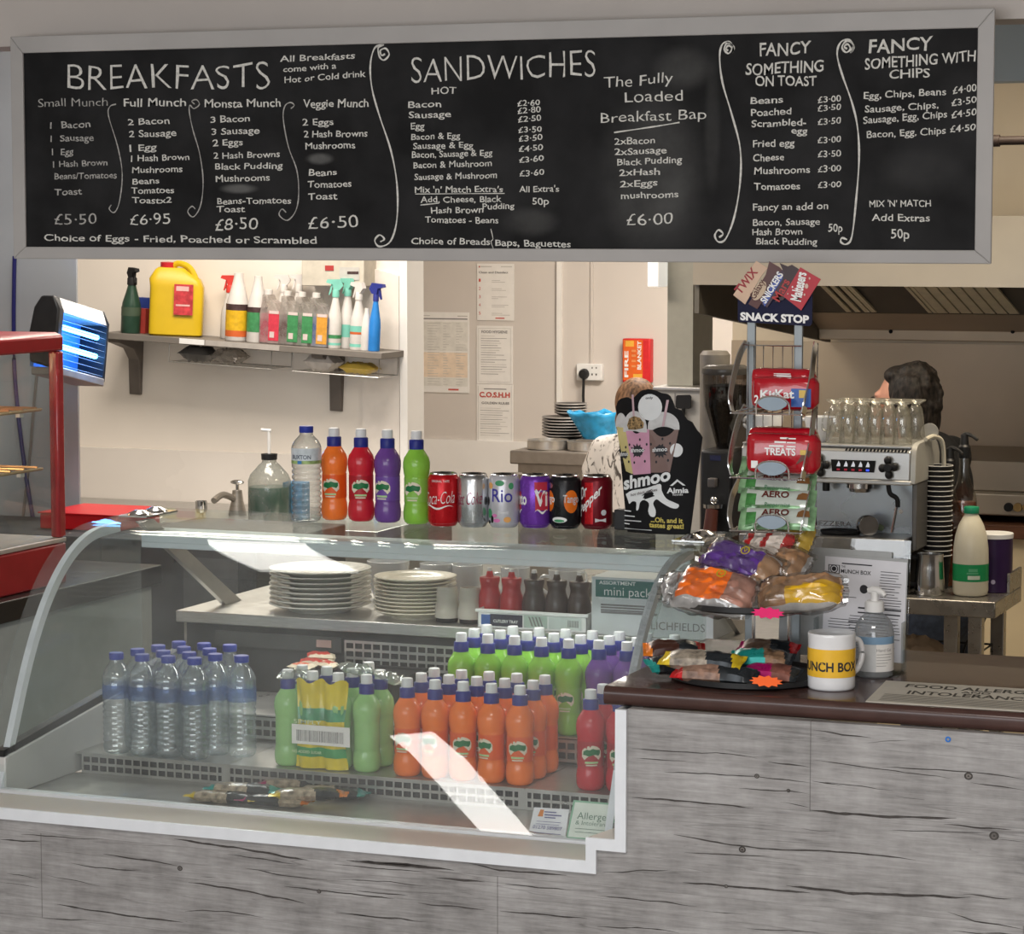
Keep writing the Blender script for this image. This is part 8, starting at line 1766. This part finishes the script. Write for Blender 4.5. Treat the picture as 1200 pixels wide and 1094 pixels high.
for u in (.20, .62):
    x = a_.x + (b_.x - a_.x) * u; m = MB(); m.tube([(x, YF - .03, a_.z + .001), (x - .03, YF - .03, a_.z - .10)], .008, 6); m.build('pull_tape', black, fb)
# ================================================================== far steel table with plates
ft = thing('steel_table', 'stainless steel table by the far grey wall carrying dark plates and pans', 'table'); fx0, fx1 = aY(597, 540, 6.0).x, aY(775, 540, 6.0).x; fz = aY(670, 530, 6.0).z
tst = pm('warm_table_steel', (.30, .27, .24), .4, .7, var=.06); MB().box((fx0, 6.0, fz - .055), (fx1, 6.75, fz)).build('top', tst, ft, bevel=.006); MB().box((fx0 + .03, 6.02, .12), (fx1 - .03, 6.73, fz - .0555)).build('drawer_unit', tst, ft, smooth=0); m = MB(); c = aY(605, 553, 6.018); m.box((c.x - .02, 6.008, c.z - .008), (c.x + .03, 6.0195, c.z)); m.build('handle', chrome, ft)
for x in (fx0 + .06, fx1 - .06):
    for y in (6.06, 6.68): MB().box((x - .02, y - .02, 0), (x + .02, y + .02, .1195)).build('leg', tst, ft)
panm = pm('pan_steel', (.55, .53, .50), .3, .85); dkp = pm('dark_plate', (.075, .07, .065), .35, var=.2, coat=.3); rimp = pm('plate_edge', (.30, .28, .26), .35)
for px, r_, s in ((642, .085, 'left'), (688, .082, 'right')):
    p = aY(px, 530, 6.12); o = MB().lathe([(.0001, 0), (r_ * .96, 0), (r_, .004), (r_, .036), (r_ * 1.03, .038), (r_ * .98, .040), (r_ * .95, .008), (.0001, .006)], 30, cap=False).build('cake_pan', panm); o.location = (p.x, 6.12, fz + .0003); tag(o, 'round steel pan at the front of the far table, %s one' % s, 'pan', 'steel pans on the far table')
def dark_stack(px, r_, y, z, n, dz, grp, s):
    p = aY(px, 500, y); f0 = None
    for k in range(n):
        lab = 'dark plate, %s of %s' % ('bottom' if k == 0 else 'topmost' if k == n - 1 else ORD[k] + ' from the bottom', s)
        if f0 is None: o = f0 = MB().lathe([(.0001, 0), (r_ * .6, 0), (r_ * .98, .014), (r_, .016), (r_ * .98, .019), (r_ * .6, .006), (.0001, .005)], 30, cap=False, ring_mi=[0, 0, 1, 1, 0, 0]).build('dark_plate', [dkp, rimp])
        else: o = dup(f0)
        o.location = (p.x, y, z + k * dz); tag(o, lab, 'plate', grp)
MB_ = MB().box((aY(633, 520, 6.28).x, 6.24, fz + .0003), (aY(690, 520, 6.28).x, 6.52, aY(660, 517, 6.24).z)).build('trivet', tst); tag(MB_, 'low steel box carrying the stacked dark plates on the far table', 'box'); zz = aY(660, 517, 6.24).z + .0004
dark_stack(662, .098, 6.38, zz, 7, .0125, 'dark plates stacked on the far table', 'the wide lower stack'); dark_stack(669, .070, 6.38, zz + 7 * .0125 + .008, 4, .012, 'small dark plates on top of the stack', 'the small upper stack')
m = MB(); vs = []; NB, NR = 26, 9
cx_, cz_ = aY(697, 495, 6.2), 0
for j in range(NR):
    t_ = j / (NR - 1)
    for k in range(NB):
        a = 2 * PI * k / NB; r_ = .10 * (.55 + .55 * t_) * (1 + .14 * mnoise.noise((math.cos(a) * 2.2, math.sin(a) * 2.2, t_ * 2.5)))
        vs.append((r_ * math.cos(a) * 1.05 - .03 * t_, r_ * .8 * math.sin(a), .14 * t_ + .018 * t_ * mnoise.noise((math.cos(a) * 3, math.sin(a) * 3, 5.0))))
m.add(vs, [(j * NB + k, j * NB + (k + 1) % NB, (j + 1) * NB + (k + 1) % NB, (j + 1) * NB + k) for j in range(NR - 1) for k in range(NB)] + [tuple(range(NB))[::-1]])
zb_ = aY(700, 523, 6.2).z; o = m.build('plastic_bag', pm('blue_plastic', (.035, .33, .62), .28, var=.25, scale=18, sss=.2, coat=.4)); o.location = (cx_.x + .02, 6.22, zb_); o.modifiers.new('thickness', 'SOLIDIFY').thickness = .002; tag(o, 'open bright blue plastic bag or bowl liner beside the dark plates', 'bag')
o2 = MB().box((cx_.x - .06, 6.14, fz + .0415), (cx_.x + .12, 6.32, zb_ - .0005)).build('steel_box', tst); tag(o2, 'steel container under the bright blue bag', 'box')
